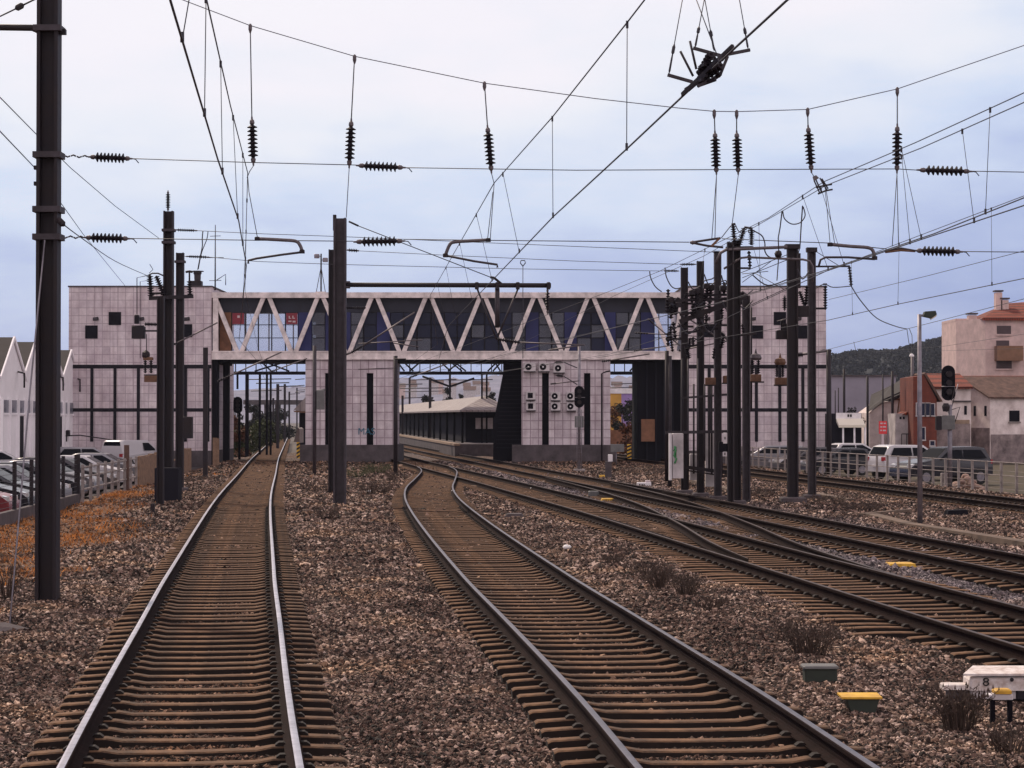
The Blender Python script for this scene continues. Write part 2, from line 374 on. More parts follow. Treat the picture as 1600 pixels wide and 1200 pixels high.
XO = spline([(30, 5.98), (34, 5.58), (38, 5.3), (45, 5.02), (53.5, 4.98), (65, 4.75), (75, 4.2), (85, 3.4), (95, 2.45), (104, 1.6), (112, .72)])
T5 = spline([(45, 17.9), (64.2, 16.0), (91, 13.5), (140, 8.9), (200, 3), (300, -7.5)])
GA = 1.74
def frame_at(fn, d):
    e = .25; t = Vector((fn(d + e) - fn(d - e), 2 * e, 0)).normalized(); return Vector((fn(d), d, 0)), t, Vector((t.y, -t.x, 0))
RAILP = [(-.075, -.172), (.075, -.172), (.075, -.160), (.02, -.142), (.009, -.125), (.009, -.05), (.034, -.038), (.036, -.008), (.028, -.001), (-.028, -.001), (-.036, -.008), (-.034, -.038), (-.009, -.05), (-.009, -.125), (-.02, -.142), (-.075, -.160)]
def rail(fn, side, d0, d1, zoff=0., taper0=0., taper1=0.):
    ds = []; d = d0
    while d < d1: ds.append(d); d += .6 if d < 60 else (1. if d < 110 else 3.)
    ds.append(d1)
    prof = RAILP; body = MB(); top = MB(); n = len(prof); vs = []
    tv = []
    for d in ds:
        c, t, s = frame_at(fn, d); k = 1.
        if taper0 and d < d0 + taper0: k = .25 + .75 * (d - d0) / taper0
        if taper1 and d > d1 - taper1: k = .25 + .75 * (d1 - d) / taper1
        c = c + s * side * GA / 2
        vs += [c + s * x * k + Vector((0, 0, z + zoff)) for x, z in prof]
        tv += [c + s * x * k + Vector((0, 0, z + zoff)) for x, z in ((-.029, .0005), (-.012, .003), (.012, .003), (.029, .0005))]
    fs = []
    for i in range(len(ds) - 1):
        for k in range(n):
            a = i * n + k; b = i * n + (k + 1) % n; fs.append((a, b, b + n, a + n))
    fs += [tuple(range(n)), tuple((len(ds) - 1) * n + k for k in range(n - 1, -1, -1))]
    body.add(vs, fs)
    fs = [(i * 4 + k, i * 4 + k + 1, i * 4 + k + 5, i * 4 + k + 4) for i in range(len(ds) - 1) for k in range(3)]
    top.add(tv, fs, False); return body, top
SLP = [(-1.3, -.205), (-1.27, -.188), (-.98, -.172), (-.70, -.172), (-.56, -.196), (0, -.203), (.56, -.196), (.70, -.172), (.98, -.172), (1.27, -.188), (1.3, -.205)]
def sleeper_mb(ext=0., wd=.082):
    b = MB(); vs = []
    for x, z in SLP:
        x = x + (ext if x > 0 else -ext) * (abs(x) > .6)
        vs += [(x, -wd - .03, -.34), (x, -wd, z - .012), (x, -wd + .014, z), (x, wd - .014, z), (x, wd, z - .012), (x, wd + .03, -.34)]
    n = 6; fs = []
    for i in range(len(SLP) - 1):
        for k in range(n):
            a = i * n + k; c = i * n + (k + 1) % n; fs.append((a, c, c + n, a + n))
    fs += [tuple(range(n - 1, -1, -1)), tuple((len(SLP) - 1) * n + k for k in range(n))]
    b.add(vs, fs)
    return b
def clip_mb():
    # one cast chair strip: a bar bedded in the sleeper that carries the clips on both sides of both rails
    b = MB(); up = []
    for sx in (-1, 1):
        for s2 in ((-1, 1)):
            x = sx * GA / 2 + s2 * .095
            up += [(x - .05, -.24), (x - .05, -.162), (x - .02, -.140), (x + .02, -.140), (x + .05, -.162), (x + .05, -.24)]
    b.prism([(x, -.05, z) for x, z in up] + [(1.0, -.05, -.28), (-1.0, -.05, -.28)], (0, .10, 0)); return b
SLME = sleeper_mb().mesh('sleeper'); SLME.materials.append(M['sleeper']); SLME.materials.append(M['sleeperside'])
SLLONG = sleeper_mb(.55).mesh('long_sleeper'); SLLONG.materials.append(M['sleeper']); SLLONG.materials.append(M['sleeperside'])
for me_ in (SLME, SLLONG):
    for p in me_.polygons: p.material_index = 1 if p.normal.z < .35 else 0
CLME = clip_mb().mesh('fastening'); CLME.materials.append(M['clip'])
def sleeper_ds(fn, d0, d1, sp=.6):
    r = []; d = d0
    while d < d1:
        r.append(d); t = frame_at(fn, d)[1]; d += sp * t.y
    return r
def track(fn, d0, d1, label, topm, group=None, rd0=None, longr=None, nmax=100, rl=(0, 0), rd1=None):
    root = thing('railway_track', (fn(d0), d0, -.2), label, 'railway track', group)
    for sd_ in (-1, 1):
        body, top = rail(fn, sd_, (rd0 or d0) - rl[0], rd1 or d1, -.006 if rd1 else 0)
        rb = body.build('rail', 'railside', root); top.build('running_surface', topm, rb)
    ds = sleeper_ds(fn, d0, d1)
    for i, d in enumerate(ds[:nmax]):
        c, t, s = frame_at(fn, d)
        lg = longr and longr[0] < d < longr[1]
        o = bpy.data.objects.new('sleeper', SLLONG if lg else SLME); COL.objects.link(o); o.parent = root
        o.location = c - WLOC[root.name] + Vector((0, random.uniform(-.012, .012), random.uniform(-.008, .006)))
        o.rotation_euler = (random.uniform(-.01, .01), random.uniform(-.004, .004), math.atan2(s.y, s.x) + random.uniform(-.008, .008))
        q = bpy.data.objects.new('fastening', CLME); COL.objects.link(q); q.parent = o
    if len(ds) > nmax:
        far = MB(); src = sleeper_mb()
        for d in ds[nmax:]:
            c, t, s = frame_at(fn, d)
            far.add([c + s * v[0] + t * v[1] + Vector((0, 0, v[2])) for v in src.v], src.f)
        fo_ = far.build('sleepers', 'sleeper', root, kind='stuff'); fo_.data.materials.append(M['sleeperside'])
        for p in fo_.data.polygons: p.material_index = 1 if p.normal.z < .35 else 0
    return root
track(T1, 8.0, 300, 'shiny railed track on the left running under the footbridge', 'railtop')
track(T2, 8.0, 109, 'curving track in the middle that swerves into the next line', 'railtop2', rd1=117.5)
track(T3, 18.0, 300, 'rusty track right of the curving one, joined by a crossover', 'railtop3', longr=(28, 46))
track(T4, 30.0, 300, 'rusty track on grey ballast in front of the switchgear masts', 'railtop3', nmax=90)
track(T5, 42.0, 300, 'far right track along the pale post and wire fence', 'railtop3', nmax=80)
xr = thing('crossover_rails', (5, 45, -.2), 'crossover rails branching between the two rusty tracks', 'railway turnout')
for sd_, a, b in ((-1, 40, 96), (1, 31.5, 88)):
    body, top = rail(XO, sd_, a, b, -.004, 7, 8); rb = body.build('rail', 'railside', xr); top.build('running_surface', 'railtop3', rb)
for fn, sd_, a, b in ((T3, -1, 47, 58), (T4, 1, 68, 78)):      # check rails beside the running rails
    g = lambda d, fn=fn, sd_=sd_: fn(d) - sd_ * .13
    body, top = rail(g, sd_, a, b, -.006, 1.5, 1.5); body.build('check_rail', 'railside', xr)
xds = sleeper_ds(XO, 48, 84, .62)
for d in xds:
    c, t, s = frame_at(XO, d); sb = sleeper_mb()
    o = bpy.data.objects.new('sleeper', SLME); COL.objects.link(o); o.parent = xr
    o.location = c - WLOC[xr.name] + Vector((0, .28, -.006)); o.rotation_euler = (0, 0, math.atan2(s.y, s.x))
# ================================================================== GROUND
TRK = [T1, T2, T3, T4, T5]
DD = np.arange(5, 420, .25); TT = [np.array([f(d) for d in DD]) for f in TRK]; TX = np.array([XO(d) for d in DD])
def lat(i, X, Y): return X - np.interp(Y, DD, TT[i])
FENCE_L = [(30., -12.9), (58., -13.75), (74., -14.75), (116., -17.4), (137, -18.5), (150., -19.5)]
def fence_x(Y): return np.interp(Y, [a for a, b in FENCE_L], [b for a, b in FENCE_L])
def vnoise(X, Y, s, seed):
    r = np.random.default_rng(seed).random((256, 256)); x = X * s + 1000; y = Y * s + 1000
    xi = np.floor(x).astype(int); yi = np.floor(y).astype(int); fx = x - xi; fy = y - yi; fx = fx * fx * (3 - 2 * fx); fy = fy * fy * (3 - 2 * fy)
    g = lambda a, b: r[a % 256, b % 256]
    return (g(xi, yi) * (1 - fx) + g(xi + 1, yi) * fx) * (1 - fy) + (g(xi, yi + 1) * (1 - fx) + g(xi + 1, yi + 1) * fx) * fy
def ss(a, b, x): t = np.clip((x - a) / (b - a), 0, 1); return t * t * (3 - 2 * t)
RF_Y = np.array([60., 79., 88., 99.9, 121., 140., 200.]); RF_X = np.array([20.5, 18.6, 17.5, 16.1, 13.9, 12.2, 6.5])
def rf_x(Y): return np.interp(Y, RF_Y, RF_X)
def gz(X, Y):
    X = np.asarray(X, float); Y = np.asarray(Y, float)
    m = np.min([np.abs(lat(i, X, Y)) for i in range(5)], axis=0)
    off = ss(1.0, 2.2, m)
    z = -.262 + (vnoise(X, Y, .8, 1) - .5) * .05 + (vnoise(X, Y, 3.1, 2) - .5) * .03
    z = z + off * (.045 + (vnoise(X, Y, .45, 3) - .45) * .16)
    l1 = lat(0, X, Y)
    z = z - ss(1.8, 4.5, -l1) * .14                     # falls away left of the first track
    z = np.where(X < fence_x(Y) - .3, -.55, z)
    z = np.where(X > rf_x(Y) + .8, -.5, z)
    return z
xs = np.arange(-62, 62.01, .4); ys = np.concatenate([np.arange(5, 70, .5), np.arange(70, 181, 1.)])
GX, GY = np.meshgrid(xs, ys); GZ = gz(GX, GY)
edge = (GX <= xs[0]) | (GX >= xs[-1]) | (GY <= ys[0]) | (GY >= ys[-1]); GZ[edge] = -.9
nx, ny = len(xs), len(ys)
vv = np.stack([GX.ravel(), GY.ravel(), GZ.ravel()], 1)
ii = np.arange(nx * ny).reshape(ny, nx)
ff = np.stack([ii[:-1, :-1].ravel(), ii[:-1, 1:].ravel(), ii[1:, 1:].ravel(), ii[1:, :-1].ravel()], 1)
def np_mesh(name, vv, ff, smooth=False):
    me = bpy.data.meshes.new(name); k = ff.shape[1]
    me.vertices.add(len(vv)); me.vertices.foreach_set('co', vv.astype(np.float32).ravel())
    me.loops.add(ff.size); me.loops.foreach_set('vertex_index', ff.astype(np.int32).ravel())
    me.polygons.add(len(ff)); me.polygons.foreach_set('loop_start', np.arange(0, ff.size, k, dtype=np.int32))
    me.polygons.foreach_set('loop_total', np.full(len(ff), k, dtype=np.int32))
    me.polygons.foreach_set('use_smooth', np.full(len(ff), smooth))
    me.update(calc_edges=True); return me
# what the ground is made of, place by place: R dry grass, G blue-grey new ballast, B rusty oily ballast inside the tracks
def zones(X, Y):
    n = vnoise(X, Y, .5, 5); n2 = vnoise(X, Y, 1.7, 6); n3 = vnoise(X, Y, .23, 8)
    l1 = lat(0, X, Y)
    gr = ss(2.6, 4.4, -l1 + (n - .5) * 2.6 - (Y > 62) * ss(62, 80, Y) * .9) * (X > fence_x(Y) - .2)
    gr = gr * (.6 + .4 * ss(.3, .55, n + (n2 - .5) * .5))
    gr = np.maximum(gr, .55 * ss(.58, .75, n) * ss(96, 112, Y) * (np.abs(l1) > 1.5))
    l4 = lat(3, X, Y)
    blue = ss(3.4, 1.2, np.abs(l4 + .4)) * (.55 + .45 * n2)
    rust = np.zeros_like(X)
    for i, k in ((0, 1.), (1, .8), (2, .65), (4, .9)):
        rust = np.maximum(rust, k * ss(1.5, .7, np.abs(lat(i, X, Y))))
    rust = np.maximum(rust, .35 * n3)
    rust = np.maximum(rust, .9 * ss(95, 120, Y) * (.6 + .4 * n2))
    return gr, blue, rust
za, zb, zc = zones(vv[:, 0], vv[:, 1])
gme = np_mesh('ground', vv, ff, True)
ca = gme.color_attributes.new('zone', 'FLOAT_COLOR', 'POINT')
ca.data.foreach_set('color', np.stack([za, zb, zc, np.ones_like(za)], 1).astype(np.float32).ravel())
def ballast_mat(name, ground):
    m = bpy.data.materials.new(name); m.use_nodes = True; t = m.node_tree; b = t.nodes['Principled BSDF']; b.inputs['Roughness'].default_value = .85; b.inputs['Specular IOR Level'].default_value = .3
    L = t.links.new
    at = t.nodes.new('ShaderNodeAttribute'); at.attribute_name = 'zone'; sp = t.nodes.new('ShaderNodeSeparateColor'); L(at.outputs['Color'], sp.inputs[0])
    co = t.nodes.new('ShaderNodeTexCoord')
    if ground:
        v = t.nodes.new('ShaderNodeTexVoronoi'); v.inputs['Scale'].default_value = 17; L(co.outputs['Object'], v.inputs['Vector'])
        sc = t.nodes.new('ShaderNodeSeparateColor'); L(v.outputs['Color'], sc.inputs[0]); rnd, rnd2 = sc.outputs[0], sc.outputs[1]
    else:
        g = t.nodes.new('ShaderNodeNewGeometry'); rnd = g.outputs['Random Per Island']
        w_ = t.nodes.new('ShaderNodeTexWhiteNoise'); w_.noise_dimensions = '1D'; L(rnd, w_.inputs['W']); rnd2 = w_.outputs['Value']
    rp = t.nodes.new('ShaderNodeValToRGB'); L(rnd, rp.inputs[0]); e = rp.color_ramp.elements
    cols = [(0, (.009, .0065, .0062)), (.3, (.046, .031, .025)), (.6, (.128, .086, .067)), (.82, (.29, .20, .155)), (1, (.74, .60, .51))]
    e[0].position = 0; e[0].color = (*cols[0][1], 1); e[1].position = 1; e[1].color = (*cols[-1][1], 1)
    for p, c in cols[1:-1]: q = e.new(p); q.color = (*c, 1)
    rb = t.nodes.new('ShaderNodeValToRGB'); L(rnd, rb.inputs[0]); e = rb.color_ramp.elements
    e[0].color = (.035, .033, .04, 1); e[1].color = (.42, .40, .44, 1); q = e.new(.5); q.color = (.13, .12, .14, 1)
    m1 = t.nodes.new('ShaderNodeMixRGB'); L(sp.outputs[1], m1.inputs[0]); L(rp.outputs[0], m1.inputs[1]); L(rb.outputs[0], m1.inputs[2])
    # large patches, greyer or yellower
    n1 = t.nodes.new('ShaderNodeTexNoise'); n1.inputs['Scale'].default_value = .55; n1.inputs['Detail'].default_value = 6
    pos = t.nodes.new('ShaderNodeNewGeometry'); L(pos.outputs['Position'], n1.inputs['Vector'])
    r1 = t.nodes.new('ShaderNodeValToRGB'); L(n1.outputs['Fac'], r1.inputs[0]); e = r1.color_ramp.elements
    e[0].position = .36; e[0].color = (.50, .42, .41, 1); e[1].position = .66; e[1].color = (1.25, 1.1, .92, 1); q = e.new(.52); q.color = (1, .95, .95, 1)
    mm = t.nodes.new('ShaderNodeMixRGB'); mm.blend_type = 'MULTIPLY'; mm.inputs[0].default_value = 1; L(m1.outputs[0], mm.inputs[1]); L(r1.outputs[0], mm.inputs[2])
    m2 = t.nodes.new('ShaderNodeMixRGB'); L(sp.outputs[2], m2.inputs[0]); L(mm.outputs[0], m2.inputs[1])
    ru = t.nodes.new('ShaderNodeMixRGB'); ru.blend_type = 'MULTIPLY'; ru.inputs[0].default_value = 1; L(mm.outputs[0], ru.inputs[1]); ru.inputs[2].default_value = (.42, .32, .25, 1); L(ru.outputs[0], m2.inputs[2])
    m3 = t.nodes.new('ShaderNodeMixRGB'); L(sp.outputs[0], m3.inputs[0]); L(m2.outputs[0], m3.inputs[1])
    n4 = t.nodes.new('ShaderNodeTexNoise'); n4.inputs['Scale'].default_value = 3.5; n4.inputs['Detail'].default_value = 8; n4.inputs['Roughness'].default_value = .7; L(pos.outputs['Position'], n4.inputs['Vector'])
    r4 = t.nodes.new('ShaderNodeValToRGB'); L(n4.outputs['Fac'], r4.inputs[0]); e = r4.color_ramp.elements
    e[0].position = .35; e[0].color = (.035, .022, .017, 1); e[1].position = .65; e[1].color = (.19, .085, .032, 1); L(r4.outputs[0], m3.inputs[2])
    L(m3.outputs[0], b.inputs['Base Color'])
    if ground:
        bp = t.nodes.new('ShaderNodeBump'); bp.inputs['Strength'].default_value = 1; bp.inputs['Distance'].default_value = .05; bp.invert = True
        L(v.outputs['Distance'], bp.inputs['Height']); L(bp.outputs[0], b.inputs['Normal'])
    return m
gme.materials.append(ballast_mat('ballast_ground', True))
go = bpy.data.objects.new('ground', gme); COL.objects.link(go); tag(go, kind='structure')
ob = MB(); ob.box(-1400, 1400, -60, 2700, -1.3, -.85); M['earth'] = mat('earth', (.12, .10, .085), .95, 0, .5, .05)
ob.build('terrain', 'earth', kind='structure')
def sheet(name, side, m_):
    m = MB(); ys_ = [30, 58, 74, 95, 116, 137, 150] if side < 0 else [60, 79, 88, 99.9, 121, 138, 150]; V = []
    for y in ys_:
        x = float(fence_x(y)) - 1.2 if side < 0 else float(rf_x(y)) + 1.9
        V += [(x, y, -.53 if side < 0 else -.48), (x + side * 45, y, -.53 if side < 0 else -.48)]
    m.add(V, [(2 * i, 2 * i + 1, 2 * i + 3, 2 * i + 2) for i in range(len(ys_) - 1)]); m.build(name, m_, kind='structure')
sheet('car_park', -1, 'asphalt'); sheet('rough_ground', 1, 'turf')
# loose ballast stones
def stones(d0, d1, dens, rmin, rmax, name):
    V0 = np.array([(1, 0, 0), (-1, 0, 0), (0, 1, 0), (0, -1, 0), (0, 0, 1), (0, 0, -1)], float)
    F0 = np.array([(0, 2, 4), (2, 1, 4), (1, 3, 4), (3, 0, 4), (2, 0, 5), (1, 2, 5), (3, 1, 5), (0, 3, 5)])
    ar = .5 * (d1**2 - d0**2) * .52; n = int(ar * dens)
    Y = np.sqrt(RNG.uniform(d0**2, d1**2, n)); X = RNG.uniform(-.26, .26, n) * Y
    X = np.where(RNG.random(n) < .06, X * 1.25, X)
    keep = (X > fence_x(Y) + .1) & (X < rf_x(Y))
    low = np.zeros(n, bool)
    for i, (fn, s0) in enumerate(((T1, 8.), (T2, 8.), (T3, 18.), (T4, 30.), (T5, 42.))):
        l = lat(i, X, Y); al = np.abs(l)
        if i == 1: al = np.where(Y > 108, 9, al)
        keep &= ~(np.abs(al - GA / 2) < .13)
        sds = np.array(sleeper_ds(fn, s0, 130)); sl_ = -.115
        yy = Y + l * sl_ * 1.0   # sleepers lie square to the line
        idx = np.clip(np.searchsorted(sds, yy), 1, len(sds) - 1); dist = np.minimum(np.abs(yy - sds[idx - 1]), np.abs(yy - sds[idx]))
        on = (dist < .155) & (al < 1.33); keep &= ~(on & (RNG.random(n) > np.where(al > 1.08, .30 * vnoise(X, Y, .6, 33), .015))); low |= (al < 1.3)
    gr = zones(X, Y)[0]; keep &= RNG.random(n) > gr * .8
    X, Y, low = X[keep], Y[keep], low[keep]; n = len(X)
    r = RNG.uniform(rmin, rmax, n) * np.where(RNG.random(n) < .05, 1.5, 1)
    Z = gz(X, Y) + r * .25
    sc = RNG.uniform(.62, 1.25, (n, 1, 3)) * r[:, None, None]; sc[:, :, 2] *= .8
    v = (V0[None] + RNG.normal(0, .22, (n, 6, 3))) * sc
    a, b, c = RNG.uniform(0, 6.28, (3, n)); ca_, sa = np.cos(a), np.sin(a); cb, sb = np.cos(b * .16), np.sin(b * .16)
    x1 = v[..., 0] * ca_[:, None] - v[..., 1] * sa[:, None]; y1 = v[..., 0] * sa[:, None] + v[..., 1] * ca_[:, None]; z1 = v[..., 2]
    y2 = y1 * cb[:, None] - z1 * sb[:, None]; z2 = y1 * sb[:, None] + z1 * cb[:, None]
    v = np.stack([x1 + X[:, None], y2 + Y[:, None], z2 + Z[:, None]], 2)
    f = F0[None] + (np.arange(n) * 6)[:, None, None]
    me = np_mesh(name, v.reshape(-1, 3), f.reshape(-1, 3))
    za, zb, zc = zones(X, Y); ca = me.color_attributes.new('zone', 'FLOAT_COLOR', 'POINT')
    ca.data.foreach_set('color', np.repeat(np.stack([za * .5, zb, zc * .9, np.ones(n)], 1), 6, 0).astype(np.float32).ravel())
    return me, n
SM = ballast_mat('ballast_stone', False); bm_ = bmesh.new(); NST = 0
for a in ((12, 24, 980, .012, .029), (24, 38, 480, .017, .034), (38, 58, 190, .025, .046), (58, 100, 55, .034, .062), (100, 142, 12, .05, .09)):
    me, n = stones(*a, 'ballast_stones'); NST += n; bm_.from_mesh(me)
sme = bpy.data.meshes.new('ballast_stones'); bm_.to_mesh(sme); bm_.free(); sme.materials.append(SM)
sob = bpy.data.objects.new('ballast_stones', sme); COL.objects.link(sob); tag(sob, 'loose brown and grey ballast stones between the tracks', 'ballast', kind='stuff')
print('stones', NST)
def GZ1(x, y): return float(gz(np.array([x]), np.array([y]))[0])
# dry grass
n = 48000; Y = RNG.uniform(28, 112, n); X = fence_x(Y) + RNG.uniform(0, 1, n) ** 1.2 * 7.5
zg = zones(X, Y)[0]; k = RNG.random(n) < zg * 1.1; X, Y = X[k], Y[k]; n = len(X)
cl = vnoise(X, Y, 1.1, 21); h = (.04 + .17 * cl * RNG.random(n)) ; a = RNG.uniform(0, 6.28, n); wv = .012
b0 = np.stack([X, Y, gz(X, Y) - .01], 1); sdv = np.stack([np.cos(a) * wv, np.sin(a) * wv, 0 * a], 1); lean = np.stack([RNG.normal(0, .07, n), RNG.normal(0, .07, n), h], 1)
V = np.stack([b0 - sdv, b0 + sdv, b0 + lean], 1).reshape(-1, 3)
gm = np_mesh('dry_grass', V, np.arange(n * 3).reshape(-1, 3)); gm.materials.append(M['drygrass'])
o = bpy.data.objects.new('dry_grass', gm); COL.objects.link(o); tag(o, 'orange dry grass on the bank beside the left mast', 'dry grass', kind='stuff')
def leaf_mesh(clumps, per, size, seed, flat=1.):
    rg = np.random.default_rng(seed); vs = []
    for (cx, cy, cz, r, rz_) in clumps:
        n = int(per * (r / .6) ** 2); u = rg.normal(size=(n, 3)); u /= np.linalg.norm(u, axis=1)[:, None]
        p = u * (rg.random((n, 1)) ** .4) * np.array([r, r, rz_]) + np.array([cx, cy, cz])
        d1 = rg.normal(size=(n, 3)); d1 /= np.linalg.norm(d1, axis=1)[:, None]; d2 = np.cross(d1, rg.normal(size=(n, 3))); d2 /= np.linalg.norm(d2, axis=1)[:, None]
        s = size * rg.uniform(.5, 1.4, (n, 1)); vs.append(np.stack([p - d1 * s, p + d2 * s * .6, p + d1 * s, p - d2 * s * .6], 1))
    V = np.concatenate(vs).reshape(-1, 3); return V, np.arange(len(V)).reshape(-1, 4)
def leafobj(name, V, Fq, m, parent):
    loc = np.array(WLOC[parent.name]); me = np_mesh(name, V - loc, Fq); me.materials.append(M[m])
    o = bpy.data.objects.new(name, me); COL.objects.link(o); o.parent = parent; WLOC[o.name] = WLOC[parent.name]; return o
def tree(name, x, y, z0, h, rad, m, label, cat='tree', seed=1, trunk=.35, size=.14, per=160, n=16, group=None, conif=False):
    rg = random.Random(seed); t = thing(name, (x, y, z0), label, cat, group)
    b = MB(); top = z0 + h * .8; b.tube([(x, y, z0), (x + rg.uniform(-.1, .1), y, z0 + h * .35), (x + rg.uniform(-.2, .2), y, top)], [h * .028, h * .02, h * .006], 7)
    cl = []
    for i in range(n):
        q = rg.random(); zz = z0 + h * (trunk + (1 - trunk) * q)
        rr = rad * ((1.05 - q) if conif else math.sin(math.pi * (.18 + .75 * q))); an = rg.uniform(0, 6.28); k = rg.uniform(.3, .95)
        px, py = x + math.cos(an) * rr * k, y + math.sin(an) * rr * k; cr_ = rad * rg.uniform(.28, .5) * (.7 if conif else 1)
        cl.append((px, py, zz, cr_, cr_ * rg.uniform(.6, .9)))
        if i % 2 == 0: b.tube([(x, y, z0 + h * (trunk * .8 + .3 * q)), (px, py, zz)], [h * .009, h * .003], 5)
    b.build('trunk', 'bark', t); V, Fq = leaf_mesh(cl, per, size, seed); leafobj('crown', V, Fq, m, t); return t
def weed(x, y, h, rad, label, seed, n=60, m='twig', group='dry weeds in the ballast'):
    rg = random.Random(seed); b = MB(); z0 = GZ1(x, y) - .02
    for i in range(n):
        an = rg.uniform(0, 6.28); r0 = rg.uniform(0, rad * .5); hh = h * rg.uniform(.45, 1); r1 = r0 + rad * rg.uniform(.1, .9)
        p0 = (x + math.cos(an) * r0, y + math.sin(an) * r0, z0); p1 = (x + math.cos(an) * r1, y + math.sin(an) * r1, z0 + hh)
        pm = (x + math.cos(an) * (r0 + (r1 - r0) * .3), y + math.sin(an) * (r0 + (r1 - r0) * .3), z0 + hh * .6)
        b.tube([p0, pm, p1], [.006, .005, .002], 4, False)
        for j in range(4):
            q = rg.uniform(.45, 1); a2 = rg.uniform(0, 6.28); pb = Vector(pm).lerp(Vector(p1), q); s = h * rg.uniform(.06, .16)
            pe = pb + Vector((math.cos(a2) * s, math.sin(a2) * s, s * .6)); b.tube([pb, pe], [.004, .002], 3, False)
            wv = Vector((-math.sin(a2), math.cos(a2), 0)) * .012; b.add([pe - wv, pe + wv, pe + Vector((0, 0, .04))], [(0, 1, 2)])
    return b.build('dry_weed', m, None, label, 'weed', group)
# ================================================================== STATION FOOTBRIDGE
D0 = 140.0; PB = lambda px: XA(px, D0); ZB = lambda py: ZA(py, D0)
sb = thing('footbridge_station', (PB(700), D0, -.3), 'long white station footbridge with zigzag truss spanning all the tracks', 'station building')
GRD = -.6
def wall_block(x0, x1, mirror):
    m = MB(); m.box(x0, x1, D0 - .3, D0 + 11, ZB(704), ZB(449)); m.build('wall', 'tile', sb)
    m = MB(); m.box(x0 - .003, x1 + .003, D0 - .33, D0 + 11, GRD, ZB(704)); m.build('base_course', 'conc_dark', sb)
    m = MB(); m.box(x0 - .06, x1 + .06, D0 - .36, D0 + 11.06, ZB(449), ZB(449) + .09); m.build('parapet_coping', 'conc_dark', sb)
    sgn = lambda q: (PB(1290) - (q - PB(108.5))) if mirror else q
    m = MB()
    # one connected grid of dark bands set proud of the tiles
    cols = [PB(145), PB(181), PB(217.5), PB(254), PB(291), PB(326)]; cols = [sgn(q) for q in cols]
    zt, zm, zl = ZB(573), ZB(640.5), ZB(690)
    m.box(x0 - .02, x1 + .02, D0 - .325, D0 - .29, zt - .12, zt + .12); m.build('storey_band', 'frame', sb)
    m = MB(); m.box(x0 - .02, x1 + .02, D0 - .323, D0 - .29, zm - .11, zm + .11); m.build('storey_band', 'frame', sb)
    for c in cols:
        m = MB(); m.box(c - .1, c + .1, D0 - .331, D0 - .28, zl, zt - .12); m.build('vertical_band', 'frame', sb)
    for px, py in ((144, 519), (180.5, 498), (216.5, 519), (291.5, 517)):
        c = sgn(PB(px)); z = ZB(py); f = MB(); g = MB()
        for a in ((c - .40, c - .36, z - .42, z + .42), (c + .36, c + .40, z - .42, z + .42), (c - .36, c + .36, z + .38, z + .42), (c - .36, c + .36, z - .42, z - .38)):
            f.box(a[0], a[1], D0 - .335, D0 - .28, a[2], a[3])
        fo = f.build('window_frame', 'frame', sb); g.box(c - .36, c + .36, D0 - .315, D0 - .29, z - .38, z + .38); g.build('pane', 'towerglass', fo)
    for px in (152, 223, 294):
        c = sgn(PB(px)); l = MB(); l.box(c - .04, c + .04, D0 - .55, D0 - .29, ZB(500), ZB(498)); l.obox((c, D0 - .6, ZB(499)), (.17, 0, .02), (0, .12, -.03), (0, 0, .08)); l.build('wall_lamp', 'steel2', sb)
wall_block(PB(108.5), PB(331), False); wall_block(PB(1068), PB(1290), True)
xa, xb = PB(331), PB(1068)
zt1, zt0, zb1, zb0 = ZB(457), ZB(465.5), ZB(549), ZB(561.5)
m = MB(); m.box(xa, xb, D0 - .22, D0 + .25, zt0, zt1); m.build('top_chord', 'truss', sb)
m = MB(); m.box(xa, xb, D0 - .22, D0 + .25, zb0, zb1); m.build('bottom_chord', 'truss', sb)
m = MB(); m.box(xa, xb, D0 - .26, D0 - .2, zb1 - .06, zb1 + .02); m.build('chord_flange', 'truss', sb)
m = MB(); m.box(xa, xb, D0 - .26, D0 - .2, zb0 - .02, zb0 + .05); m.build('chord_flange', 'truss', sb)
m = MB(); m.box(PB(333), PB(341), D0 - .2, D0 + .2, zb1, zt0); m.build('end_post', 'truss', sb)
tops = [331.5 + 84.5 * k for k in range(9)]; bots = [374 + 84.5 * k for k in range(9)]
for k in range(9):
    for a, b in ((tops[k] + 4.5, bots[k] - 3.5), (tops[k + 1] - 4.5, bots[k] + 3.5)) if k < 8 else ((tops[k] + 4.5, bots[k] - 3.5), (bots[k] + 16, bots[k] + 3.5)):
        m = MB(); m.bar((PB(a), D0, zt0 + .02), (PB(b), D0, zb1 - .02), .27, .30, (0, 1, 0)); m.build('diagonal', 'truss', sb)
    if k: m = MB(); m.box(PB(tops[k] - 7), PB(tops[k] + 7), D0 - .245, D0 + .2, zt0 - .015, zt1 - .02); m.build('gusset', 'truss', sb)
    m = MB(); m.box(PB(bots[k] - 7.5), PB(bots[k] + 7.5), D0 - .245, D0 + .2, zb0 + .06, zb1 - .07); m.build('gusset', 'truss', sb)
# corridor: floor, roof, glazing front and back
YF, YR = D0 + .55, D0 + 7.0
m = MB(); m.box(xa, xb, D0 + .26, YR + .3, zb0 + .12, zb1 - .05); m.build('corridor_floor', 'conc_dark', sb)
m = MB(); m.box(xa, xb, D0 + .26, YR + .3, zt0 + .06, zt1 - .04); m.build('corridor_roof', 'conc_dark', sb)
m = MB(); m.box(xa, xb, YF - .03, YF + .06, ZB(487.5), zt0 + .05); m.build('fascia_panel', 'navy', sb)
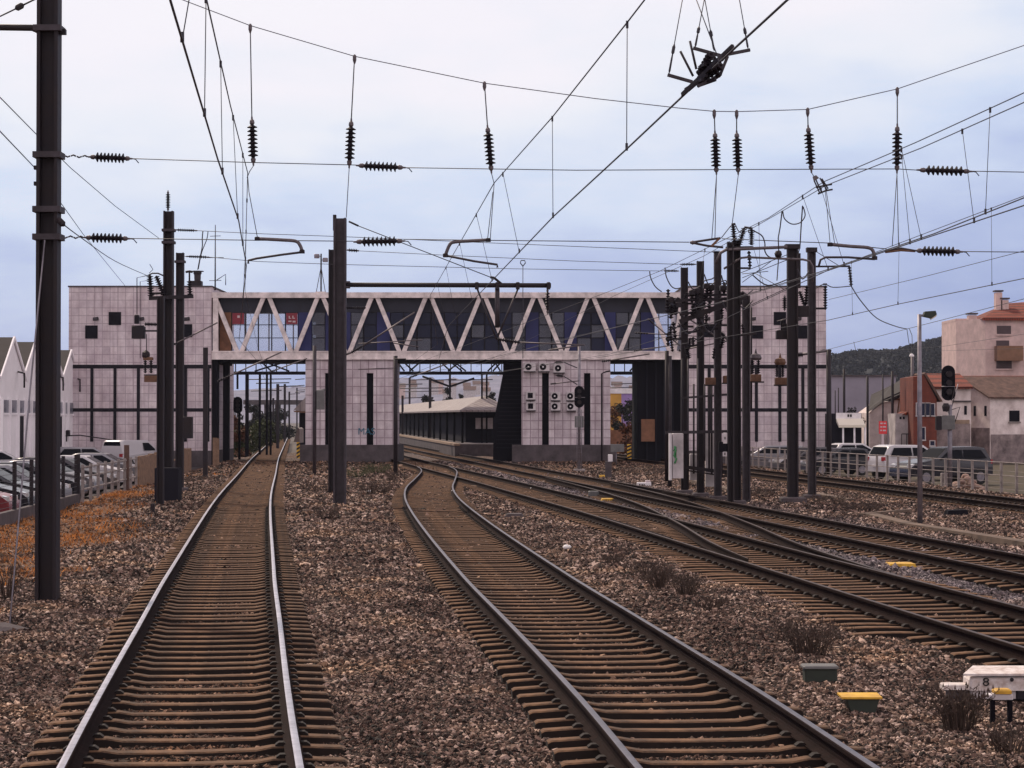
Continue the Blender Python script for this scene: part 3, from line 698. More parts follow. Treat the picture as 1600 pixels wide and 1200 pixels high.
# panes between the mullions: c clear to the sky behind, g grey blind, d dark, b blue panel, p brown panel, r red poster
seq = [(341, 360, 'p'), (360, 381, 'c'), (381, 402, 'c'), (402, 423, 'c'), (423, 444.5, 'c'), (444.5, 464.5, 'c'), (464.5, 486, 'b'), (486, 507, 'g'), (507, 528, 'b'), (528, 547, 'b'), (547, 567, 'g'), (567, 587.5, 'd'), (587.5, 609, 'b'),
       (609, 630, 'd'), (630, 651, 'd'), (651, 673, 'd'), (673, 694, 'd'), (694, 714, 'd'), (714, 736, 'd'), (736, 757, 'd'), (757, 779, 'd'), (779, 800, 'd'), (800, 821, 'g'), (821, 842, 'b'), (842, 862, 'g'), (862, 882, 'g'), (882, 902, 'b'), (902, 924, 'd'), (924, 945, 'd'), (945, 963, 'b'), (963, 983, 'd'), (983, 1002, 'g'), (1002, 1023, 'b'), (1023, 1045, 'c'), (1045, 1068, 'c')]
rows = [(487.5, 507), (507, 527.5), (527.5, 549)]
rr = random.Random(3)
for a, b, k in seq:
    x0, x1 = PB(a), PB(b)
    if k in 'bp':
        m = MB(); m.box(x0 + .02, x1 - .02, YF - .06, YF + .04, zb1 - .04, ZB(487.5)); m.build('solid_panel', 'blue' if k == 'b' else 'brownpanel', sb)
    else:
        for i, (ya, yb) in enumerate(rows):
            mm = {'c': 'glassclear', 'g': 'glassgrey', 'd': 'glassdark'}[k]
            if k == 'd' and rr.random() < .3: mm = 'glassgrey'
            m = MB(); m.box(x0 + .04, x1 - .04, YF - .01, YF + .01, ZB(yb) + .03, ZB(ya) - .03); pn = m.build('window_pane', mm, sb)
            if i == 0 and (a in (360, 444.5)):
                m = MB(); m.box(x0 + .05, x1 - .05, YF - .045, YF - .015, ZB(yb) + .04, ZB(ya) - .04); po = m.build('poster', 'red', sb, 'red poster in the upper window panes')
                zc = (ZB(ya) + ZB(yb)) / 2; xc = (x0 + x1) / 2
                q = MB(); q.box(xc - .06, xc + .1, YF - .055, YF - .044, zc + .05, zc + .2) if a == 360 else q.box(xc - .2, xc - .13, YF - .055, YF - .044, zc, zc + .17)
                if a != 360:
                    q.box(xc - .13, xc - .04, YF - .055, YF - .044, zc - .0, zc + .04); q.box(xc + .04, xc + .1, YF - .055, YF - .044, zc, zc + .19); q.box(xc + .1, xc + .2, YF - .055, YF - .044, zc, zc + .05)
                    q.box(xc - .22, xc - .02, YF - .055, YF - .044, zc - .22, zc - .13); q.box(xc + .05, xc + .24, YF - .055, YF - .044, zc - .25, zc - .14)
                q.build('poster_mark', 'whitemark', po)
            if k == 'g' or mm == 'glassgrey':
                if rr.random() < .75:
                    m = MB(); m.box(x0 + .06, x1 - .06, YF + .12, YF + .14, ZB(yb) + rr.uniform(.03, .3), ZB(ya)); m.build('blind', 'curtain', pn)
    m = MB(); m.box(x0 - .035, x0 + .035, YF - .05, YF + .05, zb1 - .05, ZB(487.5)); m.build('mullion', 'frame', sb)
for ya in (507, 527.5):
    m = MB(); m.box(PB(360), xb, YF - .035, YF + .035, ZB(ya) - .025, ZB(ya) + .025); m.build('transom', 'frame', sb)
# rear side of the corridor, open to the sky only where the photo looks through
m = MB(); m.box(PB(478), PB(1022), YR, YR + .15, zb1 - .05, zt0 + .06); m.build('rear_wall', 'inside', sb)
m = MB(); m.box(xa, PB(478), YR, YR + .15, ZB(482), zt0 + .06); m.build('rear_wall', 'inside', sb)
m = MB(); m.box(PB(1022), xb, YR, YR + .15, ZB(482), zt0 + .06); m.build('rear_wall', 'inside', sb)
for px in (362, 400, 440, 1040):
    m = MB(); m.box(PB(px), PB(px + 2), YR, YR + .1, zb1 - .05, ZB(482)); m.build('rear_mullion', 'frame', sb)
# piers
def pier(a, b, slots, pl):
    zt = zb0 - .01; z0 = ZB(695); edges = [a] + [q for s in slots for q in s] + [b]
    for i in range(0, len(edges), 2):
        m = MB(); m.box(PB(edges[i]), PB(edges[i + 1]), D0 - .1, D0 + 7.2, z0, zt); m.build('pier_wall', 'tile2', sb)
    for s0, s1 in slots:
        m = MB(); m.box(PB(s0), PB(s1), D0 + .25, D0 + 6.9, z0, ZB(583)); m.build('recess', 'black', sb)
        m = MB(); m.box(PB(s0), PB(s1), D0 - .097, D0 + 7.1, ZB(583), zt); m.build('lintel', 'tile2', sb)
    m = MB(); m.box(PB(pl[0]), PB(pl[1]), D0 - .5, D0 + 7.6, GRD, z0); m.build('pier_plinth', 'conc_dark', sb)
pier(477.5, 615, [(508, 514), (573, 583.5)], (470, 622))
pier(815, 953.5, [(847, 857.5), (912.5, 922.5)], (800, 962))
# black columns and the enclosed stairs between the openings
for a, b, y in ((331, 341, 0), (343.5, 353, 1.5)):
    m = MB(); m.box(PB(a), PB(b), D0 + y, D0 + y + .5, GRD, zb0 - .01); m.build('column', 'black', sb)
m = MB(); m.box(PB(331.2), PB(341), D0 + .5, D0 + 7, zb0 - .25, zb0 - .02); m.build('edge_beam', 'black', sb)
m = MB(); x0, x1 = PB(776), PB(815) - .02
m.prism([(x1, D0 + 1.2, GRD), (PB(770), D0 + 1.2, GRD), (PB(771), D0 + 1.2, ZB(660)), (PB(786), D0 + 1.2, ZB(582)), (PB(786), D0 + 1.2, zb0 + .1), (x1, D0 + 1.2, zb0 + .1)], (0, 5.5, 0)); m.build('stair_enclosure', 'black', sb)
for k in range(22):
    z = ZB(700) + k * .26; xx = max(PB(772), PB(786) - (ZB(582) - z) * .13) + .1
    m = MB(); m.bar((xx, D0 + 1.1, z), (x1, D0 + 1.1, z), .05, .05); m.build('stair_louvre', 'inside', sb)
m = MB(); m.box(PB(997), PB(1068), D0 + .9, D0 + 7, GRD, zb0 + .1); m.build('stair_enclosure', 'black', sb)
for px in (1011, 1025, 1038, 1052):
    m = MB(); m.box(PB(px), PB(px + 2.5), D0 + .78, D0 + .9, GRD, zb0 - .02); m.build('stair_post', 'inside', sb)
m = MB(); m.box(PB(1003), PB(1024), D0 + .6, D0 + .85, ZB(690), ZB(655)); m.build('stair_door', 'brownpanel', sb)
# deep beam band under the bridge, behind the front chord
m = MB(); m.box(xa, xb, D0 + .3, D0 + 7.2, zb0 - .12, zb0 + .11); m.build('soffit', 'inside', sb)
# graffiti on the left pier
gx = (PB(553), PB(590))
textmesh('MAS', 'graffiti', 'graffiti', sb, (PB(573), D0 - .115, ZB(674.5)), .62, ext=.006, sx=.95)
# ------------------------------------------------------------------ things on the building
def ac_unit(px, py, w, h, label, vent=False):
    x, z = PB(px), ZB(py); y = D0 - .1
    t = thing('air_conditioner', (x, y, z - h / 2), label, 'air conditioner', 'air conditioners on the right pier')
    m = MB(); m.cbox(x - w / 2, x + w / 2, y - .34, y - .04, z - h / 2, z + h / 2, .02); m.build('casing', 'whitedirty', t)
    m = MB()
    if vent: m.box(x - w * .3, x + w * .22, y - .36, y - .335, z - h * .32, z + h * .32)
    else: m.lathe((x - w * .1, y - .375, z), (x - w * .1, y - .335, z), [(0, h * .36), (1, h * .38)], 14)
    g = m.build('fan_grille', 'black', t)
    if not vent: m = MB(); m.lathe((x - w * .1, y - .39, z), (x - w * .1, y - .376, z), [(0, h * .1), (1, h * .1)], 10); m.build('fan_hub', 'white', g)
    m = MB(); m.box(x - w / 2, x + w / 2, y - .4, y - .01, z - h / 2 - .06, z - h / 2 - .005); m.build('bracket', 'steel2', t)
for i, a in enumerate([(827.5, 573.5, .78, .55), (850, 573.5, .7, .55), (873.5, 575.5, .74, .55)]):
    ac_unit(*a, ['upper air conditioner nearest the dark stairs on the tiled pier', 'upper air conditioner between two others under the truss', 'upper air conditioner above and between the two dark slots'][i])
for i, a in enumerate([(868, 619, .62, .52), (892, 619, .6, .52), (868, 635, .62, .52), (892.5, 635, .62, .52)]):
    ac_unit(*a, ['air conditioner with round fan, upper left of the block of four', 'air conditioner with round fan, upper right of the block of four', 'air conditioner with round fan, lower left of the block of four', 'air conditioner with round fan, lower right of the block of four'][i])
ac_unit(829, 618, .62, .52, 'square vented air conditioner, upper of the pair beside the stairs', True)
ac_unit(829.5, 634.5, .62, .54, 'square vented air conditioner, lower of the pair beside the stairs', True)
# floodlight mast on the roof
x = PB(495); z = zt1; t = thing('floodlight_mast', (x, D0 + 3, z), 'small braced mast with two floodlights on the footbridge roof', 'floodlight mast')
m = MB(); m.box(x - .35, x + .3, D0 + 2.7, D0 + 3.3, z - .05, z + .22); m.build('base_box', 'truss', t)
m = MB(); m.tube([(x, D0 + 3, z + .2), (x, D0 + 3, ZB(391))], .05); m.build('pole', 'steel', t)
for s in (-1, 1):
    m = MB(); m.tube([(x, D0 + 3, ZB(411)), (x + s * .33, D0 + 3 - .2, z)], .022); m.build('brace', 'steel', t)
for px, py in ((488.5, 395), (502, 401)):
    m = MB(); m.cbox(PB(px) - .17, PB(px) + .17, D0 + 2.75, D0 + 3.0, ZB(py) - .14, ZB(py) + .14, .03); m.bar((PB(px), D0 + 2.95, ZB(py)), (x, D0 + 3, ZB(py)), .05); m.build('floodlight', 'galv', t)
x = PB(332.5); t = thing('aerial', (x, D0 + 1, ZB(452)), 'thin roof aerial with small crossbars beside the left tower', 'aerial')
m = MB(); m.tube([(x, D0 + 1, ZB(452)), (x, D0 + 1, ZB(349))], [.05, .025]); m.build('pole', 'steel', t)
for py, q in ((367, .35), (401, .55), (437, .4)):
    m = MB(); m.tube([(x - q, D0 + 1, ZB(py)), (x + q, D0 + 1, ZB(py) + .02)], .02); m.build('crossbar', 'steel', t)
m = MB(); m.tube([(x + .1, D0 + 1, ZB(436)), (PB(349), D0 + 1, ZB(427)), (PB(349), D0 + 1, ZB(444))], .03); m.build('loop_arm', 'steel', t)
x = PB(306); t = thing('roof_vent', (x, D0 + 2, ZB(449)), 'squat roof vent box with a round cowl on the left tower', 'roof vent')
m = MB(); m.cbox(x - .75, x + .1, D0 + 1.6, D0 + 2.4, ZB(449), ZB(436), .03); m.build('vent_box', 'steel', t)
m = MB(); m.lathe((x - .2, D0 + 2, ZB(436)), (x - .2, D0 + 2, ZB(420)), [(0, .2), (.25, .22), (.6, .22), (.75, .27), (.9, .27), (.93, .42), (1, .4)], 12); m.build('cowl', 'steel2', t)
m = MB(); x = PB(950.5); m.tube([(x, D0 - .25, ZB(697)), (x, D0 - .25, ZB(582)), (x + .4, D0 - .25, ZB(579))], .04); m.obox((x + .45, D0 - .3, ZB(579)), (.13, 0, 0), (0, .12, 0), (0, 0, .08))
m = MB(); xw = PB(939.5); m.tube([(xw, D0 - .75, GRD), (xw, D0 - .75, ZB(584)), (xw + .3, D0 - .75, ZB(581)), (xw + .55, D0 - .7, ZB(580))], .055); m.build('lamp_pole', 'steel', None, 'thin dark lamp pole in front of the right pier edge', 'pole')
# ------------------------------------------------------------------ steel frame behind the bridge
t = thing('steel_gantry', (PB(560), 168, GRD), 'dark steel lattice gantry seen through the openings under the footbridge', 'gantry')
DG = 168
zlo, zhi = ZA(583, DG), ZA(566, DG)
m = MB(); m.box(XA(335, DG), XA(1005, DG), DG - .15, DG + .15, ZA(585.5, DG), ZA(580.5, DG)); m.build('lower_beam', 'black', t)
m = MB(); m.box(XA(335, DG), XA(1005, DG), DG - .1, DG + .1, ZA(567, DG), ZA(563, DG)); m.build('upper_beam', 'black', t)
for i, px in enumerate(range(352, 1000, 16)):
    m = MB(); m.bar((XA(px, DG), DG, ZA(580.5, DG)), (XA(px, DG), DG, ZA(567, DG)), .07); m.build('web_post', 'black', t)
for a, b in ((398, 440), (452, 418), (424, 410), (646, 632), (640, 655), (632, 622), (704, 690), (700, 716), (722, 706), (728, 712), (762, 775), (770, 782), (782, 774), (984, 996)):
    m = MB(); m.bar((XA(a, DG), DG - .05, ZA(580, DG)), (XA(b, DG), DG - .05, ZA(567, DG)), .12); m.build('web_brace', 'black', t)
for px, w_ in ((371, .14), (386, .26), (406, .16), (417, .16), (423, .14), (753, .14), (760.5, .14), (618.5, .2)):
    m = MB(); m.box(XA(px, DG) - w_ / 2, XA(px, DG) + w_ / 2, DG - .1, DG + .1, GRD if px not in (371,) else ZA(608, DG), ZA(585, DG)); m.build('post', 'black', t)
# ================================================================== MASTS
def gd_(py, z=-.28): return G(800, py, z).y
def mast(name, px, d, wpx, ytop, label, group, foot=True, zb=None, H=True, dpt=.28, mtl='steel', cat='mast', collars=()):
    x = XA(px, d); wd = wpx / F * d; z0 = zb if zb is not None else GZ1(x, d); zt = ZA(ytop, d)
    t = thing(name, (x, d, z0), label, cat, group)
    m = MB()
    if H: m.hbeam(x, d, z0 - .1, zt, wd, dpt, max(.03, wd * .16))
    else: m.box(x - wd / 2, x + wd / 2, d - dpt / 2, d + dpt / 2, z0 - .1, zt)
    m.build('column', mtl, t)
    if foot:
        f = MB(); q = wd * .5 + .16; f.cbox(x - q, x + q, d - q, d + q, z0 - .2, z0 + .16, .03); f.build('concrete_foot', 'conc_dark', t)
    for cy in collars:
        c = MB(); z = ZA(cy, d); c.box(x - wd / 2 - .05, x + wd / 2 + .05, d - dpt / 2 - .04, d + dpt / 2 + .04, z - .045, z + .045); c.build('clamp_collar', 'steel2', t)
    return t
DM = 33.2
m1 = mast('catenary_mast', 75, DM, 33, -160, 'tallest dark steel mast, at the far left beside the orange grass', 'catenary masts', foot=False, zb=-.46, dpt=.3, collars=(46, 243, 328, 371))
m = MB(); m.tube([P(59, 47, DM), P(50, 43.5, DM), P(-40, 42, DM)], .05, 8); m.build('side_arm', 'steel', m1)
m = MB(); m.tube([P(60, -4, DM), P(34, 9, DM)], .014); m.lathe(P(37, 7, DM), P(24, 14, DM), [(0, .02), (.2, .05), (.8, .05), (1, .02)], 8); m.tube([P(24, 14, DM), P(-30, 40, DM)], .012); m.build('stay_rod', 'steel2', m1)
m = MB(); m.obox(P(97, 50, DM), (.06, 0, 0), (0, .05, 0), (0, 0, .04)); m.build('bolt_end', 'steel', m1)
for py in (262, 287): m = MB(); m.obox(P(56.5, py, DM), (.03, 0, 0), (0, .04, 0), (0, 0, .03)); m.build('bolt_end', 'steel', m1)
m = MB(); m.tube([P(70, 375, DM - .2), P(46, 620, DM - .3), P(14, 990, 29.8)], .013); m.build('guy_wire', 'galv', None, 'pale guy rod slanting down from the tallest mast to the ground', 'guy wire')
GL = 'catenary masts'
la = mast('catenary_mast', 251, gd_(798, -.36), 10.5, 463, 'thin front mast of the left cluster, cut off below the roofline', GL, foot=False, dpt=.22)
lb = mast('catenary_mast', 263, 74.5, 15, 330, 'left cluster mast carrying a ribbed spike insulator on its top', GL, foot=True, dpt=.34, collars=(360, 379))
lc = mast('catenary_mast', 281, gd_(772, -.36), 12, 395, 'shorter right mast of the left cluster with a signal box on it', GL, dpt=.26, collars=(409, 464))
m = MB(); x = XA(262.5, 73.4); m.box(x - .40, x + .40, 73.1, 73.9, -.5, ZA(731, 73.4)); m.build('concrete_base', 'inside', lb)
DL = 74.5
def insul(a, b, r, n, label=None, group=None, parent=None, name='insulator', ends=True, rod=None):
    """ribbed insulator between a and b, with metal end fittings"""
    a, b = Vector(a), Vector(b); L = (b - a); t = parent or thing(name, (a + b) / 2, label, 'insulator', group)
    pr = [(0, r * .32)]
    for i in range(n):
        q0 = .02 + .96 * i / n; q1 = .02 + .96 * (i + 1) / n; h = q1 - q0
        pr += [(q0 + h * .12, r * .42), (q0 + h * .52, r * 1.0), (q0 + h * .66, r * .98), (q0 + h * .78, r * .42)]
    pr += [(1, r * .32)]
    p0, p1 = (a + L * .16, a + L * .84) if ends else (a, b)
    m = MB(); m.lathe(p0, p1, pr, 12); m.build('ribbed_body', 'insul', t)
    if ends:
        for q, u in ((p0, a), (p1, b)):
            m = MB(); m.lathe(u, q, [(0, r * .16), (.35, r * .2), (.5, r * .42), (.85, r * .5), (1, r * .36)], 8); m.build('end_fitting', 'fit', t)
    if rod: m = MB(); m.tube(rod, .009); m.build('hanger_rod', 'wire', t)
    return t
insul(P(262.5, 331, DL), P(262.5, 297, DL), .085, 9, 'spike insulator standing upright on the left cluster mast', 'mast insulators')
# crossarm of the left cluster with three post insulators
t = thing('switch_crossarm', P(262, 465, DL - .3), 'left cluster crossarm holding leaning post insulators at roof height', 'crossarm')
m = MB(); m.bar(P(233, 466, DL - .3), P(302, 463, DL - .3), .12); m.build('arm', 'steel', t)
m = MB(); m.bar(P(234, 459, DL - .3), P(256, 458, DL - .3), .07); m.build('upper_arm', 'steel', t)
m = MB(); m.tube([P(232, 430, DL - .3), P(238, 427, DL - .3), P(247, 427, DL - .3), P(256, 431, DL - .3)], .025); m.build('contact_blade', 'steel2', t)
m = MB(); m.tube([P(233, 427, DL - .3), P(239, 421, DL - .3), P(234, 413, DL - .3)], .012); m.build('horn', 'steel2', t)
insul(P(236, 464, DL - .3), P(234, 430, DL - .3), .12, 9, parent=t, ends=False); insul(P(256, 462, DL - .3), P(244, 431, DL - .3), .11, 9, parent=t, ends=False)
insul(P(297, 462, DL - .3), P(296, 438, DL - .3), .1, 6, parent=t, ends=False)
m = MB(); m.tube([P(290, 425, DL - .3), P(296, 424, DL - .3), P(301, 425, DL - .3)], .04); m.tube([P(296, 438, DL - .3), P(296, 424, DL - .3)], .03); m.build('cap_plate', 'steel', t)
def pxbox(px0, px1, py0, py1, d, dep, m=None, c=.02):
    m = m or MB(); m.cbox(XA(px0, d), XA(px1, d), d - dep / 2, d + dep / 2, ZA(py1, d), ZA(py0, d), c); return m
# small transformer hung left of the cluster
t = thing('pole_transformer', P(215, 520, DL), 'small dark transformer on a bracket left of the mast cluster', 'transformer')
pxbox(207, 226, 510, 529, DL, .4).build('tank', 'steel', t); pxbox(210, 217, 492, 506, DL, .2).build('bushing', 'insul', t)
m = MB(); m.bar(P(224, 517, DL), P(250, 517, DL), .06); m.build('bracket', 'steel2', t)
insul(P(226, 506.5, DL), P(247, 507, DL), .07, 9, parent=t, ends=False)
t = thing('disconnector', P(230, 585, DL), 'pole disconnector with twin insulators and a rust orange drive box at the left cluster', 'disconnector', 'disconnectors')
m = MB(); m.lathe(P(228, 560, DL), P(228, 547, DL), [(0, .1), (.3, .14), (.7, .13), (1, .03)], 8); m.build('cap', 'steel', t)
pxbox(224, 239, 558, 563, DL, .2).build('top_plate', 'orangebox', t)
insul(P(227, 583, DL), P(227, 563, DL), .07, 6, parent=t, ends=False); insul(P(236, 583, DL), P(236, 563, DL), .07, 6, parent=t, ends=False)
pxbox(226, 248, 587, 597, DL, .3).build('drive_box', 'orangebox', t)
m = MB(); m.bar(P(225, 586, DL), P(252, 586, DL), .05); m.build('shelf', 'steel2', t)
m = MB(); m.tube([P(214, 491, DL), P(214, 434, DL), P(232, 430, DL)], .015); m.tube([P(219, 560, DL), P(219, 440, DL), P(232, 438, DL)], .012); m.build('jumper_wire', 'wire', None, 'thin jumper wires dropping from the leaning insulators to the transformer', 'wire')
m = MB(); m.tube([P(229, 548, DL), P(229, 522, DL)], .015); m.build('drop_wire', 'wire', None, 'short vertical wire between the transformer and disconnector', 'wire')
pxbox(287, 301, 651, 685, 83, .35).build('signal_cabinet', 'steel', None, 'dark signal cabinet strapped to the right mast of the left cluster', 'cabinet')
mast('support_pole', 321, 104, 7, 543, 'slim dark pole in front of the left tower corner', 'slim poles', foot=False, H=False, dpt=.2)
m = MB(); x, y = XA(239, 66), 66; m.box(x - .06, x + .06, y - .06, y + .06, -.5, ZA(787, 66)); m.build('marker_stake', 'steel', None, 'short dark stake on the ground left of the front cluster mast', 'stake')
# centre masts
c1 = mast('catenary_mast', 519, 81, 11, 390, 'shorter rear mast of the pair standing between the two near tracks', GL, dpt=.3, foot=False)
c2 = mast('catenary_mast', 531, gd_(792, -.25), 19.5, 341, 'taller front mast between the near tracks, carrying the long boom', GL, dpt=.36, foot=False, mtl='steel2')
DC = gd_(792, -.25) - .1
m = MB(); m.obox(P(523, 348, DC + .2), (.05, 0, 0), (0, .1, 0), (0, 0, .25)); m.build('top_plate', 'steel', c2)
t = thing('cantilever_boom', P(541, 445, DC), 'long horizontal boom reaching right from the front centre mast', 'boom')
m = MB(); m.tube([P(541, 445, DC), P(861, 446, DC)], .075, 8); m.build('boom_tube', 'steel', t)
m = MB(); m.tube([P(545, 346, DC), P(560, 353, DC)], .03); m.tube([P(560, 353, DC), P(766, 433, DC)], .014); m.tube([P(766, 433, DC), P(772, 434, DC), P(784, 444, DC)], .04); m.build('tie_rod', 'steel', t)
for px in (745, 777, 809, 857): m = MB(); m.cbox(XA(px - 3, DC), XA(px + 3, DC), DC - .12, DC + .12, ZA(452, DC), ZA(441, DC), .02); m.build('clamp', 'steel', t)
for py in (441, 449): m = MB(); m.obox(P(543, py, DC), (.08, 0, 0), (0, .12, 0), (0, 0, .03)); m.build('hinge_plate', 'steel2', t)
t = thing('drop_bracket', P(777, 480, DC), 'drop post with two raked braces hanging under the boom', 'bracket')
m = MB(); m.tube([P(777, 450, DC), P(777, 512, DC)], .075, 8); m.build('post', 'steel2', t)
for a, b in (((746, 452), (776, 530)), ((809, 452), (778, 525))): m = MB(); m.tube([P(*a, DC), P(*b, DC)], .03); m.build('brace', 'steel2', t)
insul(P(776, 530, DC), P(812, 535, DC), .07, 9, parent=t, ends=False)
m = MB(); m.tube([P(812, 535, DC), P(914, 539, DC)], .022); m.tube([P(857, 547, DC), P(905, 540, DC)], .022); m.build('steady_arm', 'fit', t)
insul(P(855.5, 449, DC), P(855.5, 492, DC), .08, 6, 'small insulator hanging from the tip of the long boom', 'mast insulators')
t = thing('cantilever', P(541, 550, DC), 'slanted tube cantilever with insulators low on the front centre mast', 'cantilever arm', 'tube cantilevers')
m = MB(); m.tube([P(541, 554, DC), P(549, 551, DC)], .03); m.tube([P(566, 541, DC), P(648, 488, DC)], .024); m.build('diagonal_tube', 'fit', t)
insul(P(549, 551, DC), P(566, 541, DC), .06, 7, parent=t, ends=False)
m = MB(); m.tube([P(560, 537, DC), P(660, 531, DC)], .016); m.tube([P(615, 536, DC), P(654, 542, DC)], .02); m.build('steady_arm', 'fit', t)
insul(P(541, 481, DC), P(572, 481, DC), .05, 9, parent=t, ends=False)
# slim poles and signals near the bridge
def vpole(px, ybase, ytop, wpx, label, z=-.3, m_='steel', name='support_pole', grp='slim poles'):
    d = gd_(ybase, z); x = XA(px, d); r = wpx / F * d / 2; m = MB(); m.tube([(x, d, z - .15), (x, d, ZA(ytop, d))], r, 8); return d, m.build(name, m_, None, label, 'pole', grp)
d, _ = vpole(491.5, 744, 540, 6, 'thin galvanised signal pole beside the left pier', m_='steel2')
m = MB(); m.cbox(XA(495, d), XA(507, d), d - .2, d + .2, ZA(640, d), ZA(610, d), .02); m.tube([P(495, 611, d), P(508, 609, d)], .05); m.build('signal_box', 'boxgrey', None, 'small grey signal box mounted on the thin pole at the left pier', 'signal box')
vpole(618, 744, 556, 6.5, 'dark pole at the right edge of the left pier')
m = MB(); d = 101; m.tube([P(617, 561, d), P(634, 561, d), P(634, 566, d)], .03); m.tube([P(560, 577, d), P(617, 575, d)], .02); m.build('pole_bracket', 'steel', None, 'short hooked arm on the dark pole at the left pier', 'arm')
def signal(px, ybase, ytop, d, label, hw, hh, z0):
    x = XA(px, d); t = thing('railway_signal', (x, d, z0), label, 'railway signal', 'railway signals')
    return t, x
d = 114; t, x = signal(905, 735, 600, d, 'dark railway signal with round topped head in front of the right pier', 0, 0, -.3)
m = MB(); m.tube([(x, d, -.45), (x, d, ZA(541, d))], .075, 8); m.build('post', 'galv', t)
def sighead(t, px, py0, py1, wpx, d):
    x = XA(px, d); hw = wpx / F * d / 2; z0, z1 = ZA(py1, d), ZA(py0, d); pl = []
    for k in range(13): a = math.pi * k / 12; pl.append((x + hw * math.cos(a), d - .14, z1 - hw + hw * math.sin(a)))
    for k in range(7): a = math.pi + math.pi * k / 6; pl.append((x + hw * math.cos(a) * (1 if k in (0, 6) else .9), d - .14, z0 + hw * .7 + hw * .7 * math.sin(a)))
    m = MB(); m.prism(pl, (0, .07, 0)); h = m.build('signal_head', 'black', t)
    for q in (.25, .5, .75):
        z = z0 + (z1 - z0) * q; m = MB(); m.lathe((x, d - .15, z), (x, d - .34, z), [(0, hw * .42), (1, hw * .46)], 12); m.build('lamp_hood', 'steel', h)
    return h
sighead(t, 905, 603, 637, 15, d)
m = MB(); m.bar((x - .25, d - .2, ZA(621, d)), (x + .3, d - .2, ZA(621, d)), .03); m.build('crossbar', 'galv', t)
pxbox(898, 912, 650, 668, d, .25).build('relay_box', 'boxgrey', t)
m = MB(); m.tube([(x - .12, d - .12, -.4), (x - .12, d - .12, ZA(640, d))], .02); m.tube([(x + .12, d - .12, -.4), (x + .12, d - .12, ZA(640, d))], .02)
for k in range(12): z = -.2 + k * .25; m.bar((x - .12, d - .12, z), (x + .12, d - .12, z), .02)
m.build('ladder', 'galv', t)
m = MB(); m.cbox(x - .3, x + .3, d - .3, d + .3, -.5, -.05, .03); m.build('foot', 'conc', t)
d = 88; t, x = signal(1481, 765, 570, d, 'tall dark railway signal beside the right fence and white house', 0, 0, -.35)
m = MB(); m.tube([(XA(1484, d), d, -.5), (XA(1484, d), d, ZA(632, d))], .09, 8); m.build('post', 'galv', t)
h = sighead(t, 1481, 571, 626, 21, d)
m = MB(); m.tube([P(1471, 604, d - .3), P(1492, 604, d - .3), P(1487, 626, d - .1)], .02); m.tube([P(1497, 600, d), P(1487, 636, d)], .02); m.build('head_brace', 'galv', t)
pxbox(1470, 1491, 649, 671, d, .35).build('relay_box', 'boxgrey', t); pxbox(1462, 1470, 650, 672, d, .3).build('side_box', 'steel', t)
m = MB(); m.lathe(P(1478, 630, d - .2), P(1478, 643, d - .2), [(0, .1), (.4, .16), (1, .12)], 10); m.tube([P(1478, 643, d), P(1500, 636, d), P(1492, 660, d)], .02); m.build('lower_lamp', 'steel', t)
pxbox(1470, 1482, 739, 764, d + .5, .3).build('signal_plinth', 'conc', t)
# right cluster
GR = 'catenary masts'
rspec = [(1069.5, 770, 11, 418, 'leftmost mast of the switchgear row, with an insulator at its head'), (1094.5, 776, 11, 408, 'second mast from the left of the switchgear row'), (1121.5, 783, 11, 394, 'third mast from the left in the switchgear row, weathered edge'),
         (1141, 790, 9, 378, 'left of the twin masts crowned by three leaning insulators'), (1151.5, 789, 11, 375, 'right of the twin masts crowned by three leaning insulators'), (1166, 786, 11.5, 462, 'shorter mast at the right end of the switchgear row'),
         (1238.5, 786, 16.5, 383, 'thick mast on a square concrete foot right of the switchgear'), (1268.5, 779, 12, 389, 'rightmost mast of the right group, beside the far right track')]
RM = []
for px, yb, wp, yt, lb_ in rspec:
    d = gd_(yb, -.2); t = mast('catenary_mast', px, d, wp, yt, lb_, GR, dpt=.28, foot=px not in (1141, 1166), mtl='steel2' if px in (1121.5, 1166, 1268.5) else 'steel'); RM.append((t, d))
DR = RM[4][1]
t = RM[6][0]; d6 = RM[6][1]; m = MB(); x = XA(1238.5, d6); m.cbox(x - .42, x + .42, d6 - .4, d6 + .4, -.5, .0, .04); m.build('foot_block', 'conc_dark', t)
m = MB(); m.box(x - .24, x + .24, d6 - .22, d6 + .22, ZA(389, d6), ZA(382, d6)); m.build('head_plate', 'steel', t)
m = MB(); x = XA(1249, d6); m.box(x - .04, x + .04, d6 - .1, d6 + .1, ZA(450, d6), ZA(396, d6)); m.build('side_channel', 'steel', t)
t = RM[7][0]; d7 = RM[7][1]; x = XA(1268.5, d7); m = MB(); m.box(x - .18, x + .18, d7 - .16, d7 + .16, ZA(394, d7), ZA(387, d7)); m.build('head_plate', 'steel', t)
